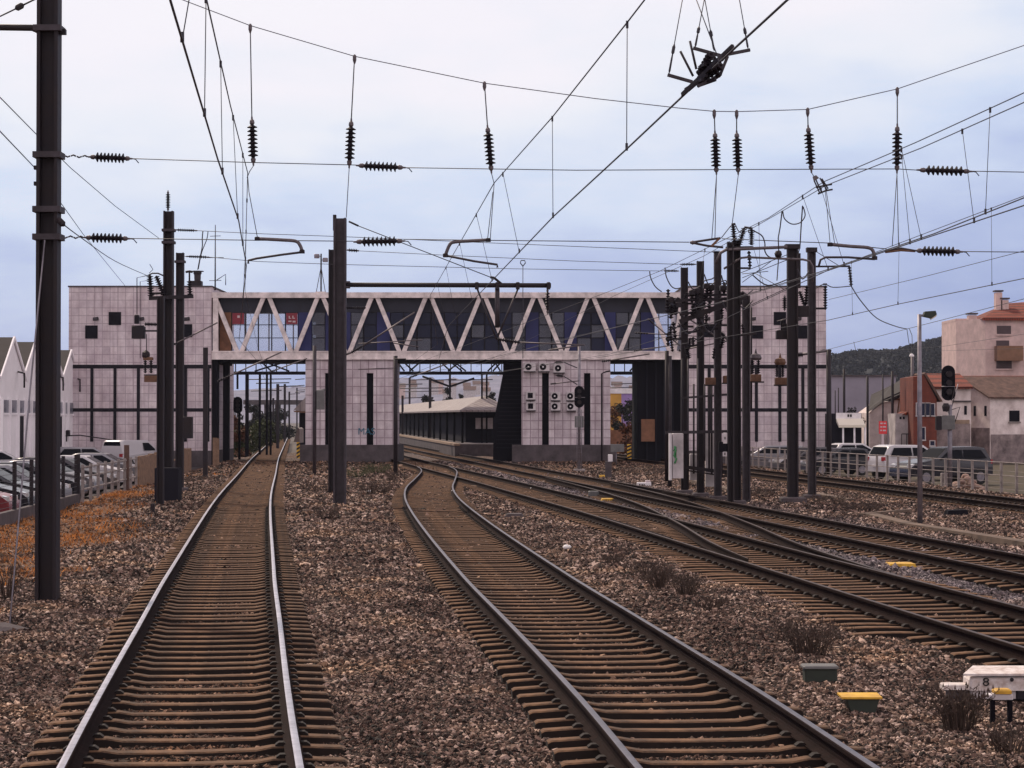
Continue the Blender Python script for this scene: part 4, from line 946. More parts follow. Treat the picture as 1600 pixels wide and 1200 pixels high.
# post insulators on the twin masts
t = thing('switch_crossarm', P(1155, 392, DR - .3), 'crossarm on the twin masts with three leaning post insulators', 'crossarm')
m = MB(); m.bar(P(1134, 388, DR - .3), P(1176, 387, DR - .3), .1); m.build('arm', 'steel', t)
for a, b in (((1148, 383), (1145.5, 352)), ((1155, 383), (1163, 356)), ((1174, 383), (1174.5, 358))): insul(P(*a, DR - .3), P(*b, DR - .3), .1, 8, parent=t, ends=False)
m = MB(); m.tube([P(1163, 355, DR - .3), P(1176, 357, DR - .3)], .035); m.build('contact_blade', 'steel', t)
m = MB(); m.tube([P(1143, 351, DR - .3), P(1149, 350, DR - .3)], .04); m.build('cap', 'steel', t)
insul(P(1170, 392, DR - .3), P(1172, 418, DR - .3), .07, 5, parent=t, ends=False); m = MB(); m.bar(P(1153, 419, DR - .3), P(1173, 419, DR - .3), .06); m.build('lower_arm', 'steel', t)
t = thing('registration_tube', P(1180, 386, DR - .6), 'upper pale horizontal tube between the twin masts and thick mast', 'tube', 'pale tubes over the right tracks')
m = MB(); m.tube([P(1118, 412, DR - .6), P(1126, 395, DR - .6), P(1135, 390, DR - .6), P(1230, 386, DR - .6)], .05, 8); m.build('tube', 'fit', t)
t = thing('registration_tube', P(1180, 405, DR - .5), 'lower pale tube with bent end reaching the rightmost mast', 'tube', 'pale tubes over the right tracks')
m = MB(); m.tube([P(1131, 420, DR - .5), P(1158, 403, DR - .5), P(1168, 402, DR - .5), P(1255, 405.5, DR - .5), P(1265, 408, DR - .5), P(1270, 416, DR - .5), P(1270, 440, DR - .5)], .035, 8); m.build('tube', 'fit', t)
# switchgear platform: long beams slung between the masts with bushings on them
t = thing('switchgear_beam', P(1110, 490, DR + 2), 'dark sloping switchgear beam across the masts with rows of bushings', 'switchgear')
for a, b, w_ in (((1062, 503), (1168, 462), .16), ((1062, 492), (1160, 474), .08), ((1040, 470), (1165, 466), .10), ((1075, 462), (1160, 460), .08)):
    m = MB(); m.bar(P(*a, DR + 1), P(*b, DR + 1), w_); m.build('beam', 'steel', t)
for px, py in ((1081, 466), (1087, 470), (1104, 455), (1110, 458), (1131, 452), (1083, 484), (1108, 480), (1048, 488), (1055, 482), (1100, 470)):
    insul(P(px, py + 10, DR + 1), P(px + 1, py - 11, DR + 1), .10, 5, parent=t, ends=False)
for px, py, q in ((1104, 447, 5), (1112, 449, 4), (1130, 450, 5), (1082, 457, 5), (1090, 455, 4), (1048, 468, 4), (1060, 476, 5)):
    m = MB(); m.cbox(XA(px - q, DR + 1), XA(px + q, DR + 1), DR + .8, DR + 1.2, ZA(py + 4, DR + 1), ZA(py - 4, DR + 1), .03); m.build('terminal_box', 'steel', t)
insul(P(1125, 467, DR + .3), P(1154, 465, DR + .3), .06, 11, parent=t, ends=False)
for k, pts in enumerate((((1075, 449), (1084, 447), (1093, 448)), ((1098, 440), (1103, 438), (1112, 436), (1117, 433)), ((1100, 446), (1108, 443), (1116, 443)), ((1126, 440), (1134, 438), (1137, 446)))):
    m = MB(); m.tube([P(*q, DR + 1) for q in pts], .02); m.build('jumper', 'wire', t)
rgs = random.Random(44)
for i in range(24):
    px, py = rgs.uniform(1042, 1166), rgs.uniform(448, 556); q = rgs.uniform(7, 13); lean = rgs.uniform(-4, 4); dd_ = DR + rgs.uniform(.6, 2.2)
    insul(P(px, py + q, dd_), P(px + lean, py - q, dd_), rgs.uniform(.06, .1), rgs.choice((4, 5, 6)), parent=t, ends=False)
    if i % 3 == 0: m = MB(); m.bar(P(px - rgs.uniform(12, 30), py + q + 1, dd_), P(px + rgs.uniform(10, 26), py + q - rgs.uniform(-3, 4), dd_), .07); m.build('support_bar', 'steel', t)
    if i % 2 == 0: m = MB(); m.tube([P(px + lean, py - q, dd_), P(px + lean + 7, py - q + 5, dd_), P(px + lean + 16, py - q - 2, dd_)], .02, 5); m.build('jumper', 'wire', t)
insulators_small = []
for i, (a, b, d) in enumerate((((1062, 423.5), (1036, 423), RM[0][1]), ((1089, 413), (1061, 413), RM[1][1]), ((1128, 394), (1113, 393.5), DR))):
    insul(P(*a, d), P(*b, d), .055, 7, ['small insulator at the head of the leftmost switchgear mast', 'small insulator at the head of the second switchgear mast', 'small insulator touching the head of the weathered third mast'][i], 'mast insulators')
# transformers and drive boxes
for i, (px, py, yt) in enumerate(((1110, 595, 0), (1138, 592, 0), (1181, 590, 553), (1219, 595, 560))):
    d = DR + 3; t = thing('disconnector', P(px, py, d), ['brown drive box between the second and third switchgear masts', 'brown drive box behind the twin masts', 'pole disconnector with domed cap right of the shorter mast', 'pole disconnector with twin posts left of the thick mast'][i], 'disconnector', 'disconnectors')
    pxbox(px - 8, px + 8 + 4 * (i == 3), py - 5, py + 6, d, .3).build('drive_box', 'orangebox', t)
    m = MB(); m.bar(P(px - 10, py + 7, d), P(px + 13, py + 7, d), .05); m.build('shelf', 'steel2', t)
    if yt:
        for q in (-5, 4): insul(P(px + q, py - 6, d), P(px + q, yt + 10, d), .07, 6, parent=t, ends=False)
        m = MB(); m.lathe(P(px, yt + 10, d), P(px, yt - 8, d), [(0, .16), (.2, .2), (.5, .16), (.6, .05), (1, .01)], 10); m.build('cap', 'orangebox' if i == 3 else 'fit', t)
t = thing('pole_transformer', P(1224, 522, d6 + .6), 'small dark transformer beside the thick right mast', 'transformer')
pxbox(1213, 1232, 516, 530, d6 + .4, .4).build('tank', 'steel', t); pxbox(1220, 1225, 500, 517, d6 + .4, .15).build('bushing', 'insul', t); pxbox(1222, 1231, 506, 518, d6 + .4, .3).build('terminal', 'steel', t)
t = thing('switch_box', P(1254, 485, d6), 'dark box with leaning bushings between the two right masts', 'switch box')
pxbox(1244, 1264, 478, 495, d6 + .3, .4).build('box', 'steel', t)
insul(P(1258, 479, d6 + .3), P(1249, 455, d6 + .3), .09, 7, parent=t, ends=False); insul(P(1259, 476, d6 + .3), P(1261, 446, d6 + .3), .09, 7, parent=t, ends=False)
insul(P(1226, 486, d6 + .5), P(1226, 461, d6 + .5), .09, 6, 'upright bushing left of the thick right mast', 'mast insulators')
t = thing('side_bracket', P(1285, 470, d7), 'bracket right of the rightmost mast with a tall bushing', 'bracket')
m = MB(); m.bar(P(1274, 482, d7), P(1291, 482, d7), .07); m.build('arm', 'steel', t); insul(P(1289.5, 484, d7), P(1289.5, 446, d7), .08, 9, parent=t, ends=False)
m = MB(); m.tube([P(1286, 444, d7), P(1292, 444, d7)], .03); m.build('cap', 'steel', t)
t = thing('side_bracket', P(1300, 418, d7), 'upper bracket of the rightmost mast with a hanging bushing', 'bracket')
m = MB(); m.bar(P(1274, 416.5, d7), P(1328, 416, d7), .06); m.build('arm', 'steel', t); insul(P(1327, 416, d7), P(1330, 447, d7), .075, 7, parent=t, ends=False)
# conduit frames and panels at the foot of the switchgear
t = thing('conduit_frame', P(1105, 690, DR + 4), 'frame of upright conduits and rails at the foot of the switchgear masts', 'conduit frame')
for px, y0, y1 in ((1042, 548, 752), (1046.5, 556, 760), (1066, 560, 762), (1075, 560, 764), (1084, 600, 740), (1090.5, 560, 768), (1101, 600, 720), (1108, 590, 735), (1112, 590, 740), (1128, 700, 745), (1138, 610, 770), (1147, 620, 780), (1157, 650, 785), (1174, 480, 640)):
    m = MB(); m.tube([P(px, y0, DR + 4), P(px, y1, DR + 4)], .032 if px not in (1042, 1046.5) else .07, 6); m.build('conduit', 'steel2' if px % 2 else 'steel', t)
for a, b, w_, mm in (((1040, 676), (1146, 674), .1, 'steel2'), ((1064, 622), (1143, 616), .07, 'steel2'), ((1066, 729), (1147, 740), .12, 'steel'), ((1066, 734), (1147, 746), .05, 'steel')):
    m = MB(); m.bar(P(*a, DR + 3.8), P(*b, DR + 3.8), w_); m.build('rail', mm, t)
d = DR + 3.4; t = thing('white_cabinet', P(1057, 745, d), 'tall white cabinet with green scribble left of the switchgear masts', 'cabinet')
pxbox(1050, 1067, 677, 747, DR + 3.4, .5).build('body', 'whitedirty', t); m = MB(); x = XA(1047.5, d); m.box(x - .05, x + .03, d - .2, d + .2, ZA(750, d), ZA(677, d)); m.build('edge', 'white', t)
g = MB(); g.tube([P(1054, 697, d - .27), P(1056, 704, d - .27), P(1053, 712, d - .27), P(1057, 717, d - .27), P(1054, 724, d - .27)], .03, 4); g.tube([P(1052, 705, d - .27), P(1056, 698, d - .27), P(1056, 716, d - .27)], .02, 4); g.build('graffiti', 'graffiti2', t)
d = DR + 4.5
for i, (a, b, c_, e) in enumerate(((1077.5, 1090, 709, 750), (1102, 1115, 676, 760), (1129, 1136.5, 676, 693), (1129, 1136, 705, 713))):
    t = thing('white_cabinet', P((a + b) / 2, e, d), ['short white cabinet between the first two switchgear masts', 'tall white cabinet between the second and third switchgear masts', 'white plate behind the twin masts', 'tiny white notice with dark marks on the third mast'][i], 'cabinet')
    pxbox(a, b, c_, e, d if i < 2 else DR - .6, .3 if i < 2 else .06).build('body', 'whitedirty', t)
    q = MB(); zz = d - .16 if i < 2 else DR - .64
    q.box(XA((a + b) / 2 - .8, zz), XA((a + b) / 2 + .8, zz), zz - .01, zz + .012, ZA((c_ + e) / 2 + 2, zz), ZA((c_ + e) / 2 - 2, zz)); q.build('latch', 'letter', t)
pxbox(1123, 1136, 690, 706, DR - .5, .25).build('control_box', 'black', None, 'black control box low on the third switchgear mast', 'box')
# lamp post and thin poles to the right
dl = gd_(826, -.25); t = thing('lamp_post', P(1437, 826, dl), 'grey lamp post with a single angular head by the concrete trough', 'lamp post')
m = MB(); x = XA(1437, dl); m.tube([(x, dl, -.4), (x, dl, ZA(491, dl))], [.07, .052], 10); m.build('pole', 'galv', t)
m = MB(); m.box(x - .24, x + .24, dl - .2, dl + .2, -.45, -.17); m.build('foot', 'conc_dark', t)
m = MB(); m.tube([(x, dl, ZA(493, dl)), P(1445, 493, dl)], .03); m.build('bracket', 'galv', t)
m = MB(); c = P(1454, 491, dl); m.prism([P(1443, 494, dl - .12), P(1446, 486.5, dl - .12), P(1462, 485.5, dl - .12), P(1464, 491, dl - .12), P(1456, 497, dl - .12)], (0, .26, 0)); hd = m.build('lamp_head', 'boxgreen', t)
m = MB(); m.prism([P(1455, 497.6, dl - .1), P(1464, 491.6, dl - .1), P(1463, 494.5, dl - .1), P(1456, 499, dl - .1)], (0, .2, 0)); m.build('lens', 'awning', hd)
for i, (px, yb, yt, wp) in enumerate(((1295, 747, 546, 8), (1319, 716, 576, 4), (1355.5, 716, 588, 4), (1379.5, 712, 585, 2.5), (1394.5, 718, 580, 4.5), (1425.5, 700, 556, 5), (1305, 700, 610, 1.6), (1310, 690, 606, 1.6))):
    z = -.4; d = min(gd_(yb, z), 150); x = XA(px, d); m = MB(); m.tube([(x, d, z - .2), (x, d, ZA(yt, d))], wp / F * d / 2, 7)
    m.build('support_pole', 'steel' if i != 5 else 'fit', None, ['stout dark pole left of the kiosk at the end of the right tower', 'dark pole in front of the kiosk awning', 'dark pole at the left of the white ruined house', 'thin pole carrying the red sign', 'dark pole in front of the low white house', 'pale pole with a small lamp cap by the red house', 'very thin left bar of the pole pair beside the kiosk', 'very thin right bar of the pole pair beside the kiosk'][i], 'pole', 'poles on the right')
d5 = 110; t = thing('pole_lamp_cap', P(1424, 556, d5), 'small pale lamp cap hanging on the wire above the red house', 'lamp')
m = MB(); m.lathe(P(1424.5, 557, d5), P(1424.5, 552, d5), [(0, .13), (.4, .12), (1, .03)], 10); m.build('cap', 'white', t)
m = MB(); m.tube([P(1299, 548, gd_(747, -.4)), P(1286, 547, gd_(747, -.4)), P(1275, 551, gd_(747, -.4))], .05); m.build('pole_bracket', 'fit', None, 'pale bracket arm at the head of the stout right pole', 'arm')
# ================================================================== OVERHEAD WIRES
DS = 34.5
def interp(pts, d):
    pts = sorted(pts, key=lambda p: p.y)
    if d <= pts[0].y: return pts[0]
    for a, b in zip(pts, pts[1:]):
        if a.y <= d <= b.y: return a.lerp(b, (d - a.y) / (b.y - a.y))
    return pts[-1]
def smoothpts(pts, n=5):
    pts = [Vector(p) for p in pts]; o = []
    for i in range(len(pts) - 1):
        p0, p1, p2, p3 = pts[max(i - 1, 0)], pts[i], pts[i + 1], pts[min(i + 2, len(pts) - 1)]
        for k in range(n):
            t = k / n; o.append(.5 * ((2 * p1) + (p2 - p0) * t + (2 * p0 - 5 * p1 + 4 * p2 - p3) * t * t + (3 * p1 - p0 - 3 * p2 + p3) * t ** 3))
    return o + [pts[-1]]
def wire(pts, r, label, name='wire', m='wire', cat='wire', group=None, smooth=False):
    b = MB(); b.tube(smoothpts(pts) if smooth else pts, r, 5); return b.build(name, m, None, label, cat, group)
def hp(px, py, z):                  # point on a wire known to run at height z
    return G(px, py, z)
def overhead(label, contact, mess, drops, rc=.0085, rm=.0075):
    t = thing('overhead_line', contact[0], label, 'overhead line', 'overhead lines over the tracks')
    m = MB(); m.tube(contact, rc, 6); m.build('contact_wire', 'wire', t)
    m = MB(); m.tube(mess, rm, 6); m.build('messenger_wire', 'wire', t)
    for d in drops:
        a, b = interp(mess, d), interp(contact, d); m = MB(); m.tube([a, b], .0042, 4)
        for q in (a, b): m.obox(q - Vector((0, 0, .02 if q is a else -.02)), (.012, 0, 0), (0, .012, 0), (0, 0, .035))
        m.build('dropper', 'wire', t)
    return t
ZC = 5.1
def trk(fn, d, z, off=0.): return Vector((fn(d) + off, d, z))
c1_ = [trk(T1, 9, ZC, .05), hp(266, 0, ZC), hp(340, 248, ZC), hp(373, 345, ZC), hp(385, 415, ZC), trk(T1, 70, ZC, -.15), trk(T1, 105, ZC, .2), trk(T1, 139, 5.3, -.1), trk(T1, 200, ZC)]
m1_ = [P(308, -75, 15), P(323, 0, 18.5), P(360, 165, 26.5), P(387, 270, DS), P(384.5, 360, 46), P(383, 455, 69), trk(T1, 105, 6.0), trk(T1, 139, 5.9), trk(T1, 200, 6.)]
overhead('overhead line hanging above the left track', c1_, m1_, [14.6, 18.2, 22.5, 27.5, 31.8, 39, 46, 54, 62])
c2_ = [trk(T2, 9, ZC, .0), hp(1230, 0, ZC), hp(1067, 150, ZC), hp(980, 232, ZC), hp(865, 338, ZC), hp(775, 432, ZC), hp(700, 510, ZC), trk(T2, 100, ZC), trk(T2, 139, 5.3), trk(T2, 200, ZC)]
m2_ = [P(1062, -70, 17), P(1007, 0, 19.6), P(980, 35, 20.5), P(863, 183, 27.4), P(772, 286, DS), P(704, 405, 52), P(672, 462, 69), trk(T2, 100, 6.0), trk(T2, 139, 5.9), trk(T2, 200, 6)]
overhead('overhead line crossing the sky above the curving middle track', c2_, m2_, [15.5, 20.5, 27.4, 33.2, 40, 47, 55, 62])
c3_ = [hp(1760, 240, ZC), hp(1600, 309, ZC), hp(1460, 365, ZC), hp(1300, 419, ZC), Vector((4.6, 47, ZC)), trk(T3, 75, ZC), trk(T3, 110, ZC), trk(T3, 139, 5.3), trk(T3, 200, ZC)]
m3_ = [P(1760, 52, 22), P(1600, 145, 25.7), P(1430, 223, 30.), P(1287, 284, DS), P(1200, 341, 42), P(1030, 424, 58), P(950, 456, 67), trk(T3, 100, 6.), trk(T3, 139, 5.9), trk(T3, 200, 6)]
overhead('upper overhead line of the rusty track entering at the right edge', c3_, m3_, [26.9, 30.6, 37, 43, 50])
c4_ = [hp(1760, 263, ZC), hp(1600, 321, ZC), hp(1440, 374, ZC), hp(1290, 424, ZC), Vector((5.4, 55, ZC)), trk(T4, 85, ZC), trk(T4, 139, 5.3)]
m4_ = [P(1760, 78, 22), P(1600, 160, 25.0), P(1440, 231, 30.6), P(1290, 290, 35.5), P(1222, 330, 41), P(1100, 400, 55), P(960, 462, 80), trk(T4, 139, 5.9)]
overhead('overhead line of the crossover running just below its twin at right', c4_, m4_, [28.1, 31.5, 36, 46])
c5_ = [hp(1700, 395, ZC), hp(1600, 435, ZC), hp(1404, 475, ZC), hp(1295, 500, ZC), Vector((7.6, 60, ZC)), trk(T4, 90, ZC, .3), trk(T4, 139, 5.4)]
m5_ = [P(1700, 262, 34), P(1600, 306, 39.3), P(1405, 380, 48.2), P(1290, 424, 56), P(1140, 470, 70), trk(T4, 105, 6.2), trk(T4, 139, 6)]
overhead('lower right overhead line above the track on grey ballast', c5_, m5_, [41.3, 48.2, 53])
wire([P(1680, 369, 50), P(1600, 392, 57.5), P(1445, 432, 68), P(1295, 468, 81)], .009, 'thin feeder wire sloping down to the rightmost mast', 'feeder_wire')
wire([P(1680, 446, 62), P(1600, 467, 71), P(1417, 514, 95), P(1290, 547, 112)], .011, 'feeder wire passing behind the lamp post head', 'feeder_wire')
wire([P(1680, 506, 80), P(1600, 522, 88), P(1475, 541, 110), P(1365, 550, 130)], .008, 'lowest faint feeder wire in front of the apartment house', 'feeder_wire')
wire([P(1680, 542, 80), P(1510, 547, 110), P(1470, 548, 120)], .007, 'short faint wire in front of the apartment balcony', 'feeder_wire')
wire([P(1334, 534, 105), P(1339, 556, 105)], .012, 'short drop wire over the wooded hill', 'drop_wire')
wire(smoothpts([P(1330, 447, 76), P(1345, 470, 78), P(1370, 497, 82), P(1400, 510, 90), P(1417, 514, 95)]), .02, 'drooping dark cable from the hanging bushing to the feeder wire', 'cable', cat='cable')
wire([P(1417, 514, 95), P(1420, 535, 100), P(1424, 552, 110)], .014, 'left of two drop cables reaching the pale lamp cap', 'cable', cat='cable')
wire([P(1421, 514, 95), P(1425, 524, 98), P(1425.5, 545, 108)], .014, 'right of two drop cables reaching the pale lamp cap', 'cable', cat='cable')
wire(smoothpts([P(1274, 451, 76), P(1288, 444, 76), P(1302, 449, 76), P(1330, 447, 76)]), .018, 'wavy jumper cable from the rightmost mast to its bushing', 'cable', cat='cable')
wire([P(1275, 393, 76), P(1312, 416, 76)], .013, 'short stay from the head of the rightmost mast', 'stay_wire')
# front cross span
UP = [P(60, -60, DS), P(270, -6, DS), P(391, 40, DS), P(554, 88, DS), P(757, 130, DS), P(930, 154, DS), P(1062, 169, DS), P(1116, 174, DS), P(1151, 174.5, DS), P(1262, 171, DS), P(1402, 139, DS), P(1600, 71, DS), P(1720, 28, DS)]
wire(UP, .0075, 'upper sagging wire of the front cross span from which insulators hang', 'span_wire', m='wire_pale', cat='span wire', group='front cross span wires')
wire([P(195, 247.5, DS), P(395, 254, DS), P(560, 258, DS)], .0075, 'front cross span wire from the tallest mast to the centre insulator, upper', 'span_wire', cat='span wire', group='front cross span wires')
wire([P(632, 262, DS), P(900, 266, DS), P(1265, 264.5, DS), P(1402, 264, DS), P(1436, 266, DS)], .0075, 'long middle stretch of the front cross span wire under hanging insulators', 'span_wire', cat='span wire', group='front cross span wires')
wire([P(1518, 267.5, DS), P(1600, 269, DS), P(1720, 271, DS)], .0075, 'right end of the front cross span wire past its last insulator', 'span_wire', cat='span wire', group='front cross span wires')
wire([P(200, 372.5, DS), P(400, 375.5, DS), P(552, 377, DS)], .0075, 'lower front cross span wire left of the centre mast', 'span_wire', cat='span wire', group='front cross span wires')
wire([P(631, 374, DS), P(800, 376, DS), P(1077, 378.5, DS)], .0075, 'lower front cross span wire between the centre insulator and the yoke', 'span_wire', cat='span wire', group='front cross span wires')
wire([P(1128, 373, DS), P(1200, 376, DS), P(1300, 380, DS), P(1385, 389, DS)], .0075, 'lower front cross span wire right of the yoke', 'span_wire', cat='span wire', group='front cross span wires')
wire([P(1500, 393, DS), P(1600, 394, DS), P(1720, 395, DS)], .0075, 'right end of the lower front cross span wire', 'span_wire', cat='span wire', group='front cross span wires')
IG = 'front cross span insulators'
def hang(top, a, b, label, low=None):
    t = insul(P(*a, DS), P(*b, DS), .082, 8, label, IG, rod=[P(*top, DS), P(*a, DS)])
    m = MB(); q = P(*top, DS); m.lathe(q + Vector((0, 0, .03)), q - Vector((0, 0, .12)), [(0, .012), (.15, .028), (.6, .03), (1, .012)], 8); m.build('clamp', 'fit', t)
    if low:
        m = MB()
        for seg in low: m.tube([P(*p, DS) for p in seg], .0065, 5)
        m.build('lower_rod', 'wire', t)
    return t
hang((391, 40), (393.5, 182), (396, 259), 'hanging ribbed insulator above the left track, nearest the tallest mast', [[(396, 259), (390, 268), (386, 278)], [(387, 275), (389, 300), (402, 370)]])
hang((554, 88), (549, 185), (545.5, 263), 'hanging ribbed insulator above the centre mast', [[(545.5, 263), (541, 340)]])
hang((757, 130), (761.5, 195), (768, 271), 'hanging ribbed insulator left of the middle overhead line crossing', [[(768, 271), (772, 287)], [(772, 287), (766, 373)], [(770, 300), (762, 372)]])
hang((1116, 174), (1117, 204), (1119.5, 273), 'left insulator of the close pair hanging near the right masts', [[(1119.5, 273), (1117, 375)], [(1119.5, 273), (1112, 375)]])
hang((1151, 174.5), (1151, 204), (1153.5, 273), 'right insulator of the close pair hanging near the right masts', [[(1153.5, 273), (1144, 350)]])
hang((1262, 171), (1262.5, 195), (1268, 270), 'hanging insulator with an open yoke frame on its lower end', [[(1268, 270), (1272, 276)]])
hang((1402, 139), (1402, 193), (1401.5, 271), 'rightmost hanging insulator of the front cross span', [[(1401.5, 271), (1404, 385)], [(1401.5, 271), (1394, 385)]])
for a, b, ch, lb_ in (((137, 245), (207, 248), (92, 243), 'level ribbed insulator beside the tallest mast, upper of two'), ((130, 371), (204, 373), (90, 370), 'level ribbed insulator beside the tallest mast, lower of two'),
                      ((556, 258.5), (634, 262), None, 'level ribbed insulator right of the centre, on the upper wire'), ((552, 378), (633, 376.5), None, 'level ribbed insulator beside the head of the centre mast'),
                      ((1432, 265.5), (1520, 268), None, 'level ribbed insulator near the right edge, on the upper wire'), ((1428, 391.5), (1505, 393.5), None, 'level ribbed insulator near the right edge, on the lower wire')):
    t = insul(P(*a, DS), P(*b, DS), .08, 8, lb_, IG)
    m = MB(); e = P(*b, DS); m.tube([e, e + Vector((.05, 0, -.01)), e + Vector((.10, 0, -.07))], .008, 4); m.build('wire_tail', 'wire', t)
    if ch:
        m = MB(); p0, p1 = P(*ch, DS - .2), P(*a, DS)
        for k in range(5): m.tube([p0.lerp(p1, k / 5 + .02), p0.lerp(p1, k / 5 + .1) + Vector((0, 0, .018 * (-1) ** k)), p0.lerp(p1, k / 5 + .19)], .014, 5)
        m.build('chain', 'steel2', t)
# yokes
t = thing('yoke_plate', P(1115, 378, DS), 'brown triangular yoke with two rods left of the twin masts', 'yoke')
m = MB(); m.tube([P(1078, 379, DS), P(1085, 378, DS), P(1118, 373, DS), P(1126, 372, DS)], .018); m.tube([P(1085, 380, DS), P(1105, 384, DS), P(1130, 386.5, DS)], .018); m.build('rods', 'steel2', t)
m = MB(); m.prism([P(1110, 384, DS - .02), P(1113, 386, DS - .02), P(1125, 374, DS - .02), P(1123, 371, DS - .02)], (0, .04, 0)); m.build('plate', 'orangebox', t)
m = MB(); m.lathe(P(1079, 379, DS), P(1087, 379, DS), [(0, .02), (.4, .035), (1, .02)], 8); m.build('socket', 'fit', t)
t = thing('yoke_plate', P(1282, 290, DS), 'open yoke frame under a hanging insulator, clamping two messenger wires', 'yoke')
m = MB(); m.prism([P(1270, 276, DS - .02), P(1275, 273.5, DS - .02), P(1280, 278, DS - .02), P(1272, 283, DS - .02)], (0, .04, 0)); m.build('plate', 'fit', t)
for a, b in (((1272, 282), (1281, 302)), ((1275, 281), (1284, 301)), ((1281, 278), (1292, 297)), ((1284, 279), (1294, 295))): m = MB(); m.tube([P(*a, DS), P(*b, DS)], .012); m.build('strap', 'steel2', t)
m = MB(); m.tube([P(1275, 293, DS), P(1287, 290, DS), P(1300, 288, DS)], .014); m.tube([P(1278, 303, DS), P(1290, 298, DS), P(1301, 296, DS)], .014); m.build('wire_clamp', 'steel', t)
for a, b in (((1289, 292), (1297, 380)), ((1290, 292), (1304, 380))): wire([P(*a, DS), P(*b, DS)], .0055, 'thin rod between the yoke frame and the right registration arm, %s' % ('left' if b[0] < 1300 else 'right'), 'rod', cat='rod')
t = thing('yoke_plate', P(1400, 389, DS), 'brown double strap yoke left of the lower right insulator', 'yoke')
for dy in (0, 5): m = MB(); m.tube([P(1383, 392 + dy * .4, DS), P(1408, 388 + dy * .6, DS), P(1430, 392 + dy * .1, DS)], .018); m.build('strap', 'orangebox' if dy else 'steel2', t)
# registration arms
RG = 'registration arms on the front cross span'
def regarm(label, p1, p2):
    t = thing('registration_bracket', P(*p1[0], DS), label, 'registration arm', RG)
    m = MB(); m.tube(smoothpts([P(*q, DS) for q in p1], 4), .028, 7); m.build('curved_tube', 'fit', t)
    m = MB(); m.tube([P(*q, DS) for q in p2], .018, 6); m.build('steady_arm', 'steel2', t)
    for q in (p1[0], p1[-1]): m = MB(); c = P(*q, DS); m.cbox(c.x - .04, c.x + .04, DS - .04, DS + .04, c.z - .03, c.z + .03, .01); m.build('joint', 'steel', t)
regarm('bent registration arm above the left track', [(402, 373), (440, 375), (462, 377), (469, 384), (472, 393)], [(472, 394), (440, 398), (400, 404), (388, 407), (388, 412)])
regarm('bent registration arm above the curving middle track', [(763, 375), (735, 376.5), (712, 378), (703, 382), (696, 399)], [(695, 399), (740, 408), (777, 413.5), (777, 418)])
regarm('bent registration arm by the rightmost mast', [(1297, 382), (1330, 385), (1356, 387), (1364, 392), (1366.5, 403)], [(1367, 405), (1325, 402), (1290, 402), (1282, 406), (1279, 417)])
# rear cross spans
RS = 'rear cross span wires'
wire([P(310, 360.5, 74), P(400, 365, 74), P(540, 370, 74), P(800, 381, 75), P(1115, 394, 75)], .011, 'rear span wire from the left cluster top, uppermost', 'span_wire', cat='span wire', group=RS)
wire([P(330, 402, 78), P(400, 408.5, 78), P(520, 413, 78), P(800, 420, 80), P(1036, 423.5, RM[0][1])], .011, 'rear span wire just above the truss roof, lowest', 'span_wire', cat='span wire', group=RS)
wire([P(560, 392, 79), P(700, 399, 79), P(900, 408, 79), P(1060, 413, RM[1][1])], .011, 'rear span wire starting at the shorter centre mast', 'span_wire', cat='span wire', group=RS)
wire([P(541, 391, 79), P(547, 391, 79)], .02, 'short link at the head of the shorter centre mast', 'link', cat='link')
insul(P(270, 359, 74), P(311, 360.5, 74), .055, 9, 'small level insulator at the upper left cluster mast', 'mast insulators')
insul(P(288, 400.5, 80), P(330, 402, 80), .06, 9, 'small level insulator at the shorter left cluster mast', 'mast insulators')
insul(P(541, 390.5, 79), P(562, 392, 79), .07, 5, 'small level insulator behind the centre mast head', 'mast insulators')
wire(smoothpts([P(317, 361, 74), P(316, 372, 74), P(316, 385, 75), P(312, 405, 77), P(309, 421, 79)]), .02, 'looping jumper from the left cluster span wire to the roof', 'cable', cat='cable')
wire(smoothpts([P(325, 362, 74), P(323, 374, 74), P(315, 395, 75), P(310, 420, 79)]), .016, 'second looping jumper beside the roof aerial', 'cable', cat='cable')
wire(smoothpts([P(1015, 424, 79), P(1017, 435, 79), P(1024, 448, 79), P(1034, 456, 79)]), .022, 'dark jumper loop left of the leftmost switchgear mast', 'cable', cat='cable')
wire(smoothpts([P(1039, 418, 79), P(1041, 432, 79), P(1048, 446, 79), P(1056, 451, 79), P(1066, 449, 79)]), .022, 'dark jumper loop touching the leftmost switchgear mast', 'cable', cat='cable')
wire(smoothpts([P(1223, 330, 42), P(1226, 342, 42), P(1237, 350, 42), P(1250, 348, 42), P(1258, 337, 42), P(1255, 323, 42)]), .012, 'round jumper loop between the two messenger wires', 'cable', cat='cable')
wire([P(1222, 330, 42), P(1219, 355, 44), P(1216, 372, 46), P(1217, 398, 48), P(1214, 438, 52)], .013, 'left jumper cable dropping from the messenger to the contact wire', 'cable', cat='cable')
wire([P(1254, 322, 41), P(1252, 350, 42), P(1250, 385, 45), P(1246, 402, 48)], .013, 'right jumper cable dropping behind the thick mast head', 'cable', cat='cable')
m = MB(); m.lathe(P(1219, 392, 48), P(1213, 402, 48), [(0, .03), (.3, .08), (.7, .08), (1, .03)], 8); m.build('weight', 'steel', None, 'small dark weight on the left jumper cable', 'weight')
wire(smoothpts([P(1176, 360, DR), P(1190, 368, DR), P(1195, 380, DR), P(1195, 392, DR), P(1201, 401, DR), P(1212, 404, DR)]), .022, 'thick drooping cable right of the three leaning insulators', 'cable', cat='cable')
wire(smoothpts([P(1127, 372, DR), P(1142, 353, DR), P(1147, 350, DR)]), .016, 'cable rising to the first leaning insulator', 'cable', cat='cable')
